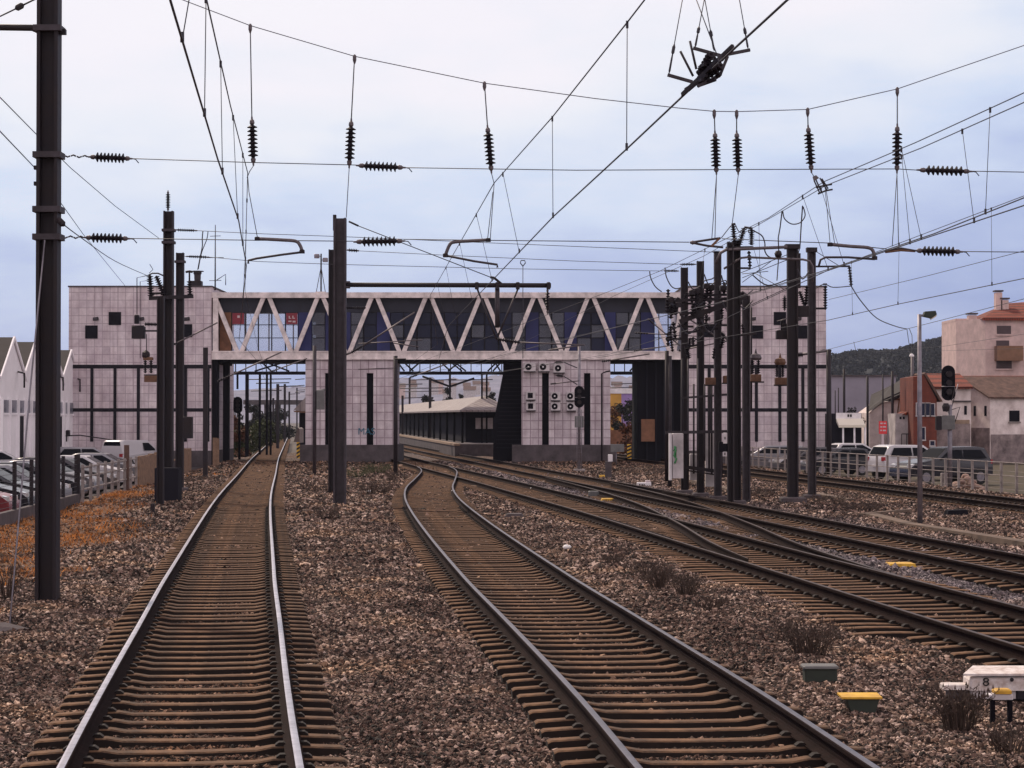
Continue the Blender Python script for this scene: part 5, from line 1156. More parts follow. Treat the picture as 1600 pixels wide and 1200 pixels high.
wire(smoothpts([P(1149, 351, DR), P(1155, 362, DR), P(1163, 356, DR)]), .016, 'sagging cable joining the first two leaning insulators', 'cable', cat='cable')
for i, (a, b) in enumerate((((1158, 426), (1230, 398)), ((1160, 434), (1240, 402)), ((1160, 441), (1205, 408)), ((1180, 427), (1225, 452)), ((1158, 452), (1195, 452)), ((1225, 452), (1245, 446)), ((1170, 478), (1232, 449)), ((1160, 428), (1200, 424)))):
    wire([P(*a, DR + .5), P(*b, DR - 2)], .012, ['tangled jumper sloping up right of the twin masts, uppermost', 'tangled jumper sloping up right of the twin masts, second', 'steep tangled jumper right of the twin masts', 'tangled jumper sloping down to the thick mast', 'short level jumper over the right tower roof', 'short jumper meeting the thick mast above the right tower', 'thin wire crossing the right tower top', 'nearly level tangled jumper beside the twin masts'][i], 'jumper_wire', group='jumpers by the right masts')
for i, pts in enumerate((((1075, 440), (1083, 452), (1095, 447)), ((1100, 428), (1108, 446), (1118, 440)), ((1127, 430), (1133, 446), (1140, 428)), ((1150, 470), (1163, 482), (1176, 470)), ((1176, 430), (1200, 446), (1232, 436)), ((1128, 470), (1136, 484), (1146, 474)), ((1060, 505), (1075, 522), (1092, 508)), ((1096, 500), (1108, 520), (1120, 505)), ((1246, 420), (1254, 436), (1264, 424)))):
    wire(smoothpts([P(*q, DR + .2) for q in pts]), .022, ['sagging jumper between the first two switchgear masts', 'sagging jumper between the second and third switchgear masts', 'sagging jumper between the third mast and the twin masts', 'sagging jumper over the shorter switchgear mast', 'long sagging jumper between the twin masts and the thick mast', 'sagging jumper below the switchgear beam', 'low loop at the left end of the switchgear beam', 'low loop under the middle of the switchgear beam', 'small loop between the two right masts'][i], 'jumper_wire', group='jumpers by the right masts')
# Y hook on a span wire
t = thing('hook_hanger', P(817, 420, 79), 'thin hanger with a forked loop on a rear span wire', 'hanger')
m = MB(); m.tube([P(817, 416, 79), P(813, 411, 79), P(814, 407, 79), P(820, 407, 79), P(821, 411, 79), P(817, 416, 79)], .02, 5); m.tube([P(817, 416, 79), P(817, 560, 79)], .014, 5); m.build('rod', 'wire', t)
# section insulator on the middle contact wire
q = [hp(1180, 45, ZC), hp(1060, 156, ZC)]; DI = hp(1105, 112, ZC).y
t = thing('section_insulator', P(1105, 108, DI), 'bulky section insulator clamped on the contact wire, hung by four thin rods', 'section insulator')
m = MB(); ax = (hp(1067, 150, ZC) - hp(1145, 78, ZC)).normalized()
m.bar(P(1066, 148, DI + .25), P(1145, 72, DI - .35), .02, .03); m.bar(P(1072, 140, DI + .25), P(1100, 122, DI), .03, .02); m.build('runner', 'steel', t)
m = MB(); m.prism([P(1064, 150, DI), P(1068, 146, DI), P(1090, 126, DI), P(1092, 130, DI), P(1078, 142, DI)], (0, .03, 0)); m.build('slotted_strap', 'steel', t)
for a, b in (((1089, 130), (1098, 124)), ((1091, 122), (1104, 118)), ((1093, 106), (1102, 100)), ((1097, 112), (1112, 106)), ((1105, 118), (1122, 112)), ((1108, 104), (1118, 96)), ((1104, 92), (1112, 84)), ((1114, 88), (1120, 98)), ((1112, 126), (1126, 115)), ((1090, 134), (1118, 124)), ((1116, 100), (1126, 108))):
    m = MB(); m.bar(P(*a, DI + .05), P(*b, DI - .05), .022, .024); m.build('clamp', 'insul', t)
insul(P(1092, 118, DI + .08), P(1112, 82, DI - .08), .034, 7, parent=t, ends=False); insul(P(1096, 128, DI + .08), P(1128, 100, DI - .08), .03, 6, parent=t, ends=False)
for a, b in (((1043, 117), (1082, 128)), ((1083, 75), (1126, 87)), ((1126, 87), (1172, 78)), ((1090, 135), (1125, 118)), ((1137, 88), (1126, 115))): m = MB(); m.bar(P(*a, DI), P(*b, DI), .028, .022); m.build('arm', 'steel2', t)
for a, b in (((1063, 80), (1083, 119)), ((1078, 64), (1088, 108)), ((1140, 86), (1146, 71)), ((1128, 95), (1144, 74))): m = MB(); m.tube([P(*a, DI), P(*b, DI)], .009); m.build('horn', 'steel2', t)
for top, b in (((1068, -10), (1045, 117)), ((1103, -14), (1086, 75)), ((1100, -8), (1116, 80)), ((1153, -14), (1169, 77))):
    p0, p1 = P(*top, DI), P(*b, DI); m = MB(); m.tube([p0, p1], .0035, 4); a = p0.lerp(p1, .62); m.lathe(a, p0.lerp(p1, .98), [(0, .004), (.1, .012), (.3, .012), (.35, .005), (.5, .007), (.9, .008), (1, .004)], 6); m.build('suspension_rod', 'wire', t)
# left feeders
LG = 'feeder wires on the left'
wire([P(-60, 95, 30), P(0, 152, 36), P(60, 213, 44), P(110, 262, 52), P(180, 322, 63), P(248, 372, 74)], .01, 'upper feeder wire running down behind the tallest mast to the left cluster', 'feeder_wire', group=LG)
wire([P(-60, 138, 34), P(0, 205, 42), P(60, 268, 55), P(130, 366, 90), P(195, 446, 139)], .013, 'lower feeder wire running down to the left tower roof', 'feeder_wire', group=LG)
wire(smoothpts([P(101, 352, DM), P(125, 370, 40), P(180, 408, 56), P(231, 431, 74)]), .01, 'feeder wire from the tallest mast to the leaning insulators', 'feeder_wire', group=LG)
m = MB(); m.lathe(P(89, 341, DM - .2), P(101, 353, DM - .2), [(0, .02), (.15, .05), (.8, .05), (1, .015)], 8); m.build('strain_clamp', 'steel', None, 'strain clamp at the side of the tallest mast', 'clamp')
# messy cantilevers near the bridge
CG = 'tube cantilevers'
for i, (a, b, d, w_) in enumerate((((1012, 498), (1062, 540), 78, .022), ((992, 520), (1100, 526), 85, .02), ((940, 565), (1015, 553), 100, .03), ((1040, 475), (1126, 530), 79, .03), ((1060, 548), (1150, 530), 88, .03), ((262, 543), (340, 504), 84, .028), ((340, 596), (440, 550), 110, .035), ((860, 600), (905, 595), 113, .03), ((640, 590), (700, 568), 105, .03), ((1126, 520), (1155, 547), 75, .05), ((990, 548), (1060, 538), 90, .02), ((420, 582), (480, 560), 120, .03), ((1245, 555), (1292, 548), 85, .05), ((1240, 495), (1214, 502), 85, .02))):
    t = thing('cantilever', P(*a, d), ['thin tube slanting down left of the leftmost switchgear mast', 'level thin tube in front of the right truss end', 'low tube in front of the right pier top', 'long tube slanting across the first two switchgear masts', 'tube rising to the right behind the switchgear masts', 'slanted tube across the left cluster towards the truss', 'slanted tube in the left opening under the bridge', 'short tube beside the signal on the right pier', 'slanted tube in the middle opening under the bridge', 'bright ended tube in front of the twin masts', 'faint tube in front of the bottom chord at right', 'slanted tube at the top of the left opening', 'level tube between the two right masts at bridge deck height', 'short wire tube left of the thick mast'][i], 'cantilever arm', CG)
    m = MB(); m.tube([P(*a, d), P(*b, d)], w_, 6); m.build('tube', 'fit', t)
    p0, p1 = P(*a, d), P(*b, d); insul(p0, p0.lerp(p1, .2), w_ * 2.2, 5, parent=t, ends=False)
insul(P(866, 566, 113), P(880, 566, 113), .1, 5, 'dark insulator beside the air conditioners, upper', 'mast insulators'); insul(P(868, 586, 113), P(881, 588, 113), .1, 5, 'dark insulator beside the air conditioners, lower', 'mast insulators')
wire([P(881, 566, 113), P(902, 575, 113)], .03, 'short stay from the upper insulator to the signal post', 'stay_wire'); wire([P(881, 588, 113), P(902, 601, 113)], .03, 'short stay from the lower insulator to the signal post', 'stay_wire')
# ================================================================== CARS
CARP = {  # side outline, rear to front: roofline points (x, z) and glass stations
 'hatch': (3.9, 1.68, [(0, .32), (.0, .78), (.10, .98), (.42, 1.40), (.75, 1.47), (1.9, 1.46), (2.75, .99), (3.62, .80), (3.88, .60), (3.9, .30)], [(.30, 1.02), (.62, 1.36), (1.85, 1.37), (2.52, 1.02)], 2.75, 1.9, .42, .10),
 'wagon': (4.5, 1.74, [(0, .34), (.0, .85), (.10, 1.0), (.50, 1.44), (.9, 1.50), (2.5, 1.47), (3.3, 1.0), (4.2, .80), (4.47, .60), (4.5, .30)], [(.35, 1.04), (.70, 1.39), (2.42, 1.38), (3.05, 1.04)], 3.3, 2.5, .5, .10),
 'suv': (4.6, 1.85, [(0, .42), (.0, .98), (.06, 1.15), (.36, 1.66), (.7, 1.74), (2.4, 1.72), (3.15, 1.18), (4.25, 1.0), (4.56, .78), (4.6, .40)], [(.35, 1.2), (.62, 1.6), (2.35, 1.6), (2.95, 1.2)], 3.15, 2.4, .36, .06),
 'van': (4.9, 1.85, [(0, .42), (.0, 1.0), (.05, 1.4), (.14, 1.72), (.4, 1.80), (3.1, 1.78), (3.95, 1.12), (4.65, .92), (4.86, .75), (4.9, .40)], [(2.35, 1.15), (2.35, 1.62), (3.05, 1.62), (3.75, 1.15)], 3.95, 3.1, .14, .05)}
def car(kind, px, d, yaw, paint, label, z0, group):
    L, W, prof, sg, wb, wt, rt, rb = CARP[kind]; x0 = XA(px, d); t = thing('parked_car' if kind != 'van' else 'parked_van', (x0, d, z0), label, 'car' if kind != 'van' else 'van', group)
    cy, sy = math.cos(R(yaw)), math.sin(R(yaw))
    def T(x, y, z): x -= L / 2; return Vector((x0 + x * cy - y * sy, d + x * sy + y * cy, z0 + z))
    def hw(z, x): 
        k = W / 2 - max(0, z - .95) * .30 - max(0, .5 - z) * .12
        e = min(x, L - x); return k - max(0, .35 - e) * .28
    # body: rows of points across the car so that the sides curve in
    dense = []
    for (xa_, za_), (xb_, zb_) in zip(prof, prof[1:]):
        n = max(1, int(math.hypot(xb_ - xa_, zb_ - za_) / .16))
        dense += [(xa_ + (xb_ - xa_) * k / n, za_ + (zb_ - za_) * k / n) for k in range(n)]
    dense.append(prof[-1]); m = MB(); vs = []; fr = [-1, -.93, -.6, 0, .6, .93, 1]
    for x, z in dense:
        w_ = hw(z, x); vs += [T(x, q * w_, z - (abs(q) > .95) * .03 * (z > .9)) for q in fr]
    n = len(fr); fs = [(i * n + k, i * n + k + 1, (i + 1) * n + k + 1, (i + 1) * n + k) for i in range(len(dense) - 1) for k in range(n - 1)]
    m.add(vs, fs, True); m.f.append(tuple(i * n for i in range(len(dense)))); m.f.append(tuple(i * n + n - 1 for i in range(len(dense) - 1, -1, -1))); m.sm += [False, False]
    m.f.append((0, n - 1, (len(dense) - 1) * n + n - 1, (len(dense) - 1) * n)); m.sm.append(False)
    body = m.build('body', paint, t)
    for s in (-1, 1):
        m = MB(); xs_ = [sg[0][0], sg[3][0]]; mid = (sg[0][0] + sg[3][0]) / 2
        def side(x, z): return T(x, s * (hw(z, x) + .012), z)
        parts = [([sg[0], sg[1], (mid - .04, sg[1][1]), (mid - .04, sg[0][1])]), ([(mid + .04, sg[0][1]), (mid + .04, sg[1][1]), sg[2], sg[3]])]
        if kind == 'van': parts = [sg]
        for q in parts: m.add([side(*p) for p in q], [(0, 1, 2, 3)])
        m.build('side_window', 'carglass', body)
        for xw in (.78, L - .82):
            r = .33 if kind != 'suv' else .37; w = MB(); c = T(xw, s * (W / 2 - .19), r); c2 = T(xw, s * (W / 2 + .012), r)
            w.lathe(c, c2, [(0, r * .9), (.1, r), (.9, r), (1, r * .92)], 18); wo = w.build('wheel', 'rubber', t)
            w = MB(); w.lathe(T(xw, s * (W / 2 - .05), r), T(xw, s * (W / 2 + .02), r), [(0, r * .64), (1, r * .6)], 12); w.build('rim', 'galv', wo)
        m = MB(); m.obox(T(.04, s * (W / 2 - .24), .88 if kind != 'suv' else 1.05), (.05 * cy, .05 * sy, 0), (-.12 * sy, .12 * cy, 0), (0, 0, .10)); m.build('tail_lamp', 'lampred', t)
        m = MB(); m.obox(T(L - .16, s * (W / 2 - .28), .70 if kind != 'suv' else .88), (.09 * cy, .09 * sy, -.02), (-.16 * sy, .16 * cy, 0), (0, 0, .075)); m.build('headlight', 'lampclear', t)
        m = MB(); m.obox(T(wb - .35, s * (W / 2 + .06), sg[0][1] + .03), (.05 * cy, .05 * sy, 0), (-.09 * sy, .09 * cy, 0), (0, 0, .06)); m.build('mirror', paint, t)
    zb_, zt_ = [z for x, z in prof if x == wb][0], [z for x, z in prof if x == wt][0]
    def quad(xa_, za_, xb_, zb2, nm, up):
        m = MB(); wa, wb_ = hw(za_, xa_) - .10, hw(zb2, xb_) - .10
        nrm = Vector((-(zb2 - za_), 0, xb_ - xa_)).normalized() * .015 * up
        m.add([T(xa_ + nrm.x, -wa, za_ + nrm.z), T(xa_ + nrm.x, wa, za_ + nrm.z), T(xb_ + nrm.x, wb_, zb2 + nrm.z), T(xb_ + nrm.x, -wb_, zb2 + nrm.z)], [(0, 1, 2, 3)]); m.build(nm, 'carglass', body)
    quad(wt + .10, zt_ + (zb_ - zt_) * .10 / (wb - wt), wb - .06, zb_ + (zt_ - zb_) * .06 / (wb - wt), 'windscreen', 1)
    p2, p3 = prof[2], prof[3]; quad(p2[0] + .03, p2[1] + .05, p3[0] - .02, p3[1] - .03, 'rear_window', 1)
    m = MB(); m.obox(T(-.02, 0, .6 if kind != 'suv' else .72), (.012 * cy, .012 * sy, 0), (-.25 * sy, .25 * cy, 0), (0, 0, .055)); m.build('number_plate', 'white', t)
    return t
LC = 'cars parked on the left'
car('hatch', 62, 131, 28, 'carwhite', 'white hatchback at the far left, half hidden by the tallest mast', -.52, LC)
car('wagon', 134, 124, 32, 'carsilver', 'grey estate car with its red tail lamp toward us, right of the tallest mast', -.52, LC)
car('van', 208, 134, 68, 'carwhite', 'white rounded van roof showing above the pale fence', -.52, LC)
row_ = [(62, 'hatch', 'cargrey', 'grey car nose at the left edge, nearest in the fenced row'), (65.6, 'hatch', 'carred', 'dull red car, second nearest in the row behind the dark fence'), (69.2, 'wagon', 'cardark', 'dark car behind the foot of the tallest mast'), (73, 'hatch', 'cardark', 'dark hatchback just right of the tallest mast'),
        (77, 'wagon', 'carsilver', 'silver roofed car by the last post of the dark fence'), (81.2, 'hatch', 'cardark', 'dark car behind the first pale pickets'), (85.8, 'hatch', 'carsilver', 'silver hatchback behind the middle of the picket fence'), (91, 'wagon', 'cargrey', 'grey estate car behind the picket fence'), (97, 'hatch', 'carwhite', 'white car at the far end of the picket fence'), (104, 'hatch', 'carsilver', 'silver car behind the ochre boards')]
for d_, k_, p_, l_ in row_:
    xc = float(fence_x(d_)) - CARP[k_][0] / 2 - .75; car(k_, 800 + xc * F / d_, d_, -4 + (d_ * 7 % 5), p_, l_, -.53, LC)
car('hatch', 4, 112, 20, 'carwhite', 'white car at the left edge below the standing person', -.52, LC)
RC = 'cars parked on the right'
car('suv', 1428, 108, 24, 'carwhite', 'white sport utility car behind the right fence', -.45, RC)
car('suv', 1470, 100, 205, 'cardark', 'dark sport utility car facing left behind the right fence', -.45, RC)
car('hatch', 1342, 126, 15, 'carwhite', 'white roofed car in front of the kiosk', -.3, RC)
car('wagon', 1205, 126, 168, 'carsilver', 'silver car behind the fence between the shorter mast and thick mast', -.45, RC)
car('hatch', 1258, 120, 200, 'cargrey', 'grey car between the thick mast and rightmost mast', -.45, RC)
car('hatch', 1305, 116, 195, 'cardark', 'dark car right of the rightmost mast behind the fence', -.45, RC)
# ================================================================== PERSON
def person(px, d, z0):
    x = XA(px, d); t = thing('person', (x, d, z0), 'person in a light blue shirt standing beside the white car at left', 'person')
    J = {'pelvis': (0, 0, .93), 'waist': (0, 0, 1.08), 'chest': (.01, 0, 1.30), 'neck': (.01, 0, 1.46), 'head': (.03, -.02, 1.55), 'top': (.03, -.02, 1.68),
         'sl': (-.18, 0, 1.40), 'el': (-.25, .02, 1.13), 'hl': (-.20, -.14, .95), 'fl': (-.19, -.19, .88), 'sr': (.19, 0, 1.40), 'er': (.26, .03, 1.13), 'hr': (.24, -.06, .90), 'fr': (.24, -.08, .81),
         'll': (-.10, 0, .88), 'kl': (-.11, -.02, .49), 'al': (-.11, .02, .08), 'tl': (-.12, -.16, .03), 'lr': (.10, 0, .88), 'kr': (.12, -.03, .49), 'ar': (.13, .02, .08), 'tr': (.14, -.16, .03)}
    E = [('pelvis', 'waist'), ('waist', 'chest'), ('chest', 'neck'), ('neck', 'head'), ('head', 'top'), ('chest', 'sl'), ('sl', 'el'), ('el', 'hl'), ('hl', 'fl'), ('chest', 'sr'), ('sr', 'er'), ('er', 'hr'), ('hr', 'fr'), ('pelvis', 'll'), ('ll', 'kl'), ('kl', 'al'), ('al', 'tl'), ('pelvis', 'lr'), ('lr', 'kr'), ('kr', 'ar'), ('ar', 'tr')]
    RD = dict(pelvis=.14, waist=.125, chest=.145, neck=.055, head=.085, top=.075, sl=.065, el=.043, hl=.032, fl=.03, sr=.065, er=.043, hr=.032, fr=.03, ll=.085, kl=.055, al=.04, tl=.035, lr=.085, kr=.055, ar=.04, tr=.035)
    def skin(name, m, keys, grow, par):
        ks = [k for k in J if k in keys]; me = bpy.data.meshes.new(name); me.from_pydata([J[k] for k in ks], [(ks.index(a), ks.index(b)) for a, b in E if a in ks and b in ks], [])
        o = bpy.data.objects.new(name, me); COL.objects.link(o); sk = o.modifiers.new('skin', 'SKIN'); o.modifiers.new('sub', 'SUBSURF').levels = 2
        for i, k in enumerate(ks): me.skin_vertices[0].data[i].radius = (RD[k] + grow, (RD[k] + grow) * (.72 if k in ('pelvis', 'waist', 'chest') else 1)); me.skin_vertices[0].data[i].use_root = (i == 0)
        bpy.context.view_layer.update(); dg = bpy.context.evaluated_depsgraph_get(); me2 = bpy.data.meshes.new_from_object(o.evaluated_get(dg)); bpy.data.objects.remove(o)
        for p in me2.polygons: p.use_smooth = True
        me2.materials.clear(); me2.materials.append(M[m]); o2 = bpy.data.objects.new(name, me2); COL.objects.link(o2); o2.parent = par; WLOC[o2.name] = WLOC[t.name]; return o2
    b = skin('body', 'skin', set(J), 0, t)
    skin('shirt', 'shirt', {'pelvis', 'waist', 'chest', 'sl', 'el', 'sr', 'er'}, .018, t)
    skin('trousers', 'trousers', {'pelvis', 'll', 'kl', 'al', 'lr', 'kr', 'ar'}, .016, t)
    c = Vector((x + .03, d - .02, z0))
    m = MB(); m.sphere(c + Vector((0, .018, 1.665)), .098, 12, (.92, 1, .85)); m.build('hair', 'hair', t)
    m = MB(); m.sphere(c + Vector((0, -.10, 1.60)), .018, 8, (.8, 1, 1.3)); m.build('nose', 'skin', t)
    for s in (-1, 1):
        m = MB(); m.sphere(c + Vector((s * .033, -.088, 1.625)), .011, 8); m.build('eye', 'hair', t)
        hand = Vector((x, d, z0)) + Vector(J['fl' if s < 0 else 'fr'])
        for k in range(4): m = MB(); a = hand + Vector((.018 * (k - 1.5), 0, 0)); m.tube([a, a + Vector((0, -.02, -.045)), a + Vector((0, -.012, -.075))], [.009, .008, .006], 6); m.build('finger', 'skin', t)
        m = MB(); m.tube([hand + Vector((-s * .03, 0, .03)), hand + Vector((-s * .05, -.03, -.02))], [.01, .007], 6); m.build('thumb', 'skin', t)
    return t
person(20, 126, -.52)
# ================================================================== LEFT FENCES
t = thing('mesh_fence', (-13.9, 60, -.5), 'dark wire fence on a low concrete wall along the left car park', 'fence')
def fpt(d, z): return Vector((float(fence_x(d)), d, z))
m = MB(); ds = [26, 40, 50, 58, 66, 74]
for a, b in zip(ds, ds[1:]):
    p, q = fpt(a, 0), fpt(b, 0); n_ = Vector((.09, 0, 0)); m.prism([p - n_ + Vector((0, 0, -.7)), p + n_ + Vector((0, 0, -.7)), p + n_ + Vector((0, 0, .02)), p - n_ + Vector((0, 0, .02))], q - p)
m.build('plinth_wall', 'conc_dark', t)
for d in (50, 55.5, 57, 61, 64, 67.6, 70.5, 73.8):
    p = fpt(d, 0); w_ = .05 if d < 73 else .09; m = MB(); m.box(p.x - w_, p.x + w_, d - .05, d + .05, -.2, 1.36); m.build('post', 'steel', t)
m = MB()
for k in range(8): m.tube([fpt(40, .12 + k * .15), fpt(58, .12 + k * .15), fpt(74, .12 + k * .15)], .006, 4)
m.build('line_wire', 'wire', t)
t = thing('picket_fence', (-15.5, 88, -.5), 'pale concrete picket fence in front of the silver cars', 'fence')
d = 75.2
while d < 92:
    p = fpt(d, 0); m = MB(); m.box(p.x - .05, p.x + .05, d - .05, d + .05, -.5, .98); m.build('picket', 'conc', t); d += 2.1
for z in (.12, .55, .88): m = MB(); m.bar(fpt(75, z), fpt(92, z), .045, .05); m.build('rail', 'conc', t)
t = thing('board_fence', (-16.8, 108, -.5), 'ochre timber board fence around the left mast cluster', 'fence')
M['timber'] = mat('old_timber', (.24, .15, .10), .9, 0, .4, 5)
for d in [93, 94.3, 95.6, 96.9, 98.2, 99.5, 101, 113, 114.6, 116.2, 117.8]:
    p = fpt(d, 0); h = .92 + .12 * random.random(); m = MB(); m.box(p.x - .09, p.x + .09, d - .4, d + .4, -.5, h); m.build('board', 'timber', t)
m = MB(); m.bar(fpt(92.6, .5), fpt(118.4, .5), .05, .08); m.build('rail', 'timber', t)
m = MB(); p = fpt(88.5, 0); m.box(p.x - .09, p.x + .09, 88.4, 88.6, -.5, 1.5); m.build('iron_post', 'rust_roof', None, 'rusty iron post rising above the pale picket fence', 'post')
m = MB(); x = XA(336, 131); m.box(x - .12, x + .12, 130.9, 131.1, -.5, ZA(684, 131)); x2 = XA(341, 131); m.box(x2 - .06, x2 + .06, 130.9, 131.1, -.5, ZA(685, 131)); m.bar((x, 131, .3), (x2, 131, .3), .1); m.build('timber_post', 'timber', None, 'pale timber post at the foot of the left bridge column', 'post')
# ramp railing between the sheds and the tower
t = thing('ramp_railing', P(97, 680, 138), 'dark tube railing on the ramp beside the left tower', 'railing')
m = MB(); m.tube([P(84, 677, 137.5), P(88, 675, 137.5), P(104, 675, 137.5), P(104, 690, 137.5)], .04); m.tube([P(84, 682, 137.5), P(125, 680, 137.5), P(180, 688, 137.5)], .035); m.tube([P(88, 675, 137.5), P(88, 690, 137.5)], .04); m.build('tube', 'steel', t)
m = MB(); m.cbox(XA(104, 137.5), XA(109, 137.5), 137.3, 137.7, ZA(680, 137.5), ZA(672, 137.5), .03); m.build('lamp', 'steel', t)
# ================================================================== SHEDS ON THE LEFT
XS = -27.6
for k in range(4):
    da = 120.3 + 6.2 * k; t = thing('shed', (XS - 10, da, -.5), ['white gabled shed nearest, at the left edge', 'second white gabled shed, mostly behind the tallest mast', 'third white gabled shed right of the tallest mast', 'last white shed, squeezed against the left tower'][k], 'shed', 'row of white sheds')
    ze, zr = 4.72, 6.98 - .04 * k; m = MB(); yl, yr = da - 3.1, da + 3.1; XE = XS - .2 * k
    m.prism([(XE, yl + .01, -.6), (XE, yr - .01, -.6), (XE, yr - .01, ze), (XE, da, zr), (XE, yl + .01, ze)], (-24, 0, 0)); m.build('wall', 'shedwhite', t)
    for s in (-1, 1):
        m = MB(); e = Vector((0, s * 3.12, ze - zr)); nv = Vector((0, .59 * s, .81)) * .09
        a = Vector((XE + .02, da, zr + .03)); m.prism([a, a + e, a + e + nv, a + nv], (-24, 0, 0)); m.build('roof_slope', 'roof_dark', t)
        m = MB(); a = Vector((XE + .12, da, zr + .06)); m.prism([a - Vector((0, 0, .12)), a + e - Vector((0, 0, .12)), a + e + nv * 1.2, a + nv * 1.2], (-.09, 0, 0)); m.build('verge_board', 'shedwhite', t)
    for q in (-1.9, 0, 1.9):
        m = MB(); m.box(XE - .02, XE + .03, da + q - .82, da + q + .82, 2.9, 3.6); w_ = m.build('window', 'glassgrey', t)
        m = MB(); m.box(XE - .01, XE + .07, da + q - .9, da + q + .9, 2.78, 2.9); m.build('sill', 'shedwhite', w_)
    m = MB(); m.box(XE - .02, XE + .03, da + 1.5, da + 2.6, -.5, 2.72); m.build('door', 'frame', t)
    for q in (-2.9, -1, .95, 2.9): m = MB(); m.box(XE, XE + .16, da + q - .1, da + q + .1, -.5, 3.7); m.build('pilaster', 'shedwhite', t)
    m = MB(); m.tube([(XE, da + 1.2, 5.2), (XE + .5, da + .6, 5.1), (XE + .5, da + .6, 4.3)], .05); m.build('wall_lamp', 'steel', t)
# ================================================================== RIGHT FENCE
t = thing('wire_fence', (16, 100, -.4), 'pale post and wire fence along the far right track', 'fence')
def rp(d, z): return Vector((float(rf_x(d)), d, z))
d = 62.; pd = []
while d < 139: pd.append(d); d += 1.62
for d in pd: p = rp(d, 0); m = MB(); m.box(p.x - .045, p.x + .045, d - .045, d + .045, -.55, .97); m.build('post', 'conc', t)
for z, r_ in ((.94, .02), (.62, .007), (.45, .018), (.2, .007), (-.05, .007)):
    m = MB(); m.tube([rp(d, z) - Vector((0, .05, 0)) for d in pd[::4]] + [rp(pd[-1], z)], r_, 5); m.build('line_wire', 'conc', t)
# ================================================================== HOUSES ON THE RIGHT
def housebox(t, c0, du, dv, wu, wv, z0, ze, m_):
    """walls from the near corner c0 along du and dv"""
    m = MB(); a = Vector((*c0, z0)); u, v = Vector((*du, 0)) * wu, Vector((*dv, 0)) * wv
    m.prism([a, a + u, a + u + v, a + v], (0, 0, ze - z0)); return m.build('wall', m_, t)
DQ = 150.; cq = (XA(1547, DQ), DQ); yq = R(25); du = (math.cos(yq), math.sin(yq)); dv = (-math.sin(yq), math.cos(yq))
t = thing('white_house', (*cq, -.4), 'old white house with brown tiled roof at the right edge', 'house'); U, V_ = Vector((*du, 0)), Vector((*dv, 0)); A = Vector((*cq, 0)); zeq, zrq = ZA(620, DQ), ZA(593, DQ) + .1
m = MB(); m.prism([A + Vector((0, 0, -.6)), A + V_ * 6.4 + Vector((0, 0, -.6)), A + V_ * 6.4 + Vector((0, 0, zeq)), A + V_ * 3.2 + Vector((0, 0, zrq)), A + Vector((0, 0, zeq))], U * 9); m.build('wall', 'rendered', t)
for s in (0, 1):
    m = MB(); e0 = A + V_ * (-.25 if s == 0 else 6.65) + Vector((0, 0, zeq - .12)); r0 = A + V_ * 3.2 + Vector((0, 0, zrq + .05))
    m.prism([e0 - U * .3, r0 - U * .3, r0 - U * .3 + Vector((0, 0, .12)), e0 - U * .3 + Vector((0, 0, .12))], U * 9.6); m.build('roof_slope', 'rust_roof', t)
m = MB(); q = A + U * 2.05 + Vector((0, 0, ZA(650, DQ))); m.obox(q, U * .42, V_ * .06, (0, 0, .38)); w_ = m.build('window', 'black', t)
m = MB(); m.obox(q + Vector((0, 0, -.44)), U * .5, V_ * .1, (0, 0, .05)); m.build('sill', 'conc', w_)
for px_ in (.5, 1.7): m = MB(); m.obox(A + V_ * px_ + Vector((0, 0, ZA(642, DQ))), V_ * .12, U * .03, (0, 0, .35)); m.build('slot_window', 'inside', t)
m = MB(); m.obox(A + U * 4.45 - V_ * .01 + Vector((0, 0, .5)), U * 4.4, V_ * .02, (0, 0, 1.0)); m.build('grimy_dado', 'grime', t)
m = MB(); m.obox(A + V_ * 3.2 - U * .01 + Vector((0, 0, .75)), V_ * 3.15, U * .02, (0, 0, 1.2)); m.build('grimy_dado', 'grime', t)
# lean-to with orange roof left of it
DP = 148.5; t = thing('orange_roof_house', (XA(1490, DP), DP, -.4), 'white walled house with bright orange tiled roof behind the tall signal', 'house')
x0, x1 = XA(1456, DP), XA(1517, DP); m = MB(); m.box(x0, x1, DP, DP + 4.5, -.6, ZA(606, DP)); m.build('wall', 'rendered', t)
m = MB(); m.box(x0, x1 - .05, DP - .03, DP, -.5, ZA(662, DP)); m.build('grimy_dado', 'grime', t)
m = MB(); m.box(x0 + .3, x1 - .1, DP - .04, DP, ZA(662, DP), ZA(656, DP)); m.build('ochre_band', 'stonebase', t)
m = MB(); zE, zR = ZA(607, DP) - .02, ZA(587, DP) + .1; m.prism([(x0 - .2, DP - .3, zE), (x0 - .2, DP + 4.2, zR), (x0 - .2, DP + 4.2, zR + .14), (x0 - .2, DP - .3, zE + .14)], (x1 - x0 + .3, 0, 0)); m.build('roof_slope', 'rooftile', t)
for px_ in (1508.5, 1522, 1536.5):
    m = MB(); x = XA(px_, DP); 
    if px_ < 1516: m.box(x - .09, x + .09, DP - .02, DP + .05, ZA(648, DP), ZA(634, DP)); m.build('slot_window', 'inside', t)
m = MB(); m.bar((XA(1488, DP), DP - .06, ZA(627, DP)), (x1, DP - .06, ZA(627, DP)), .1); m.build('ledge', 'conc_dark', t)
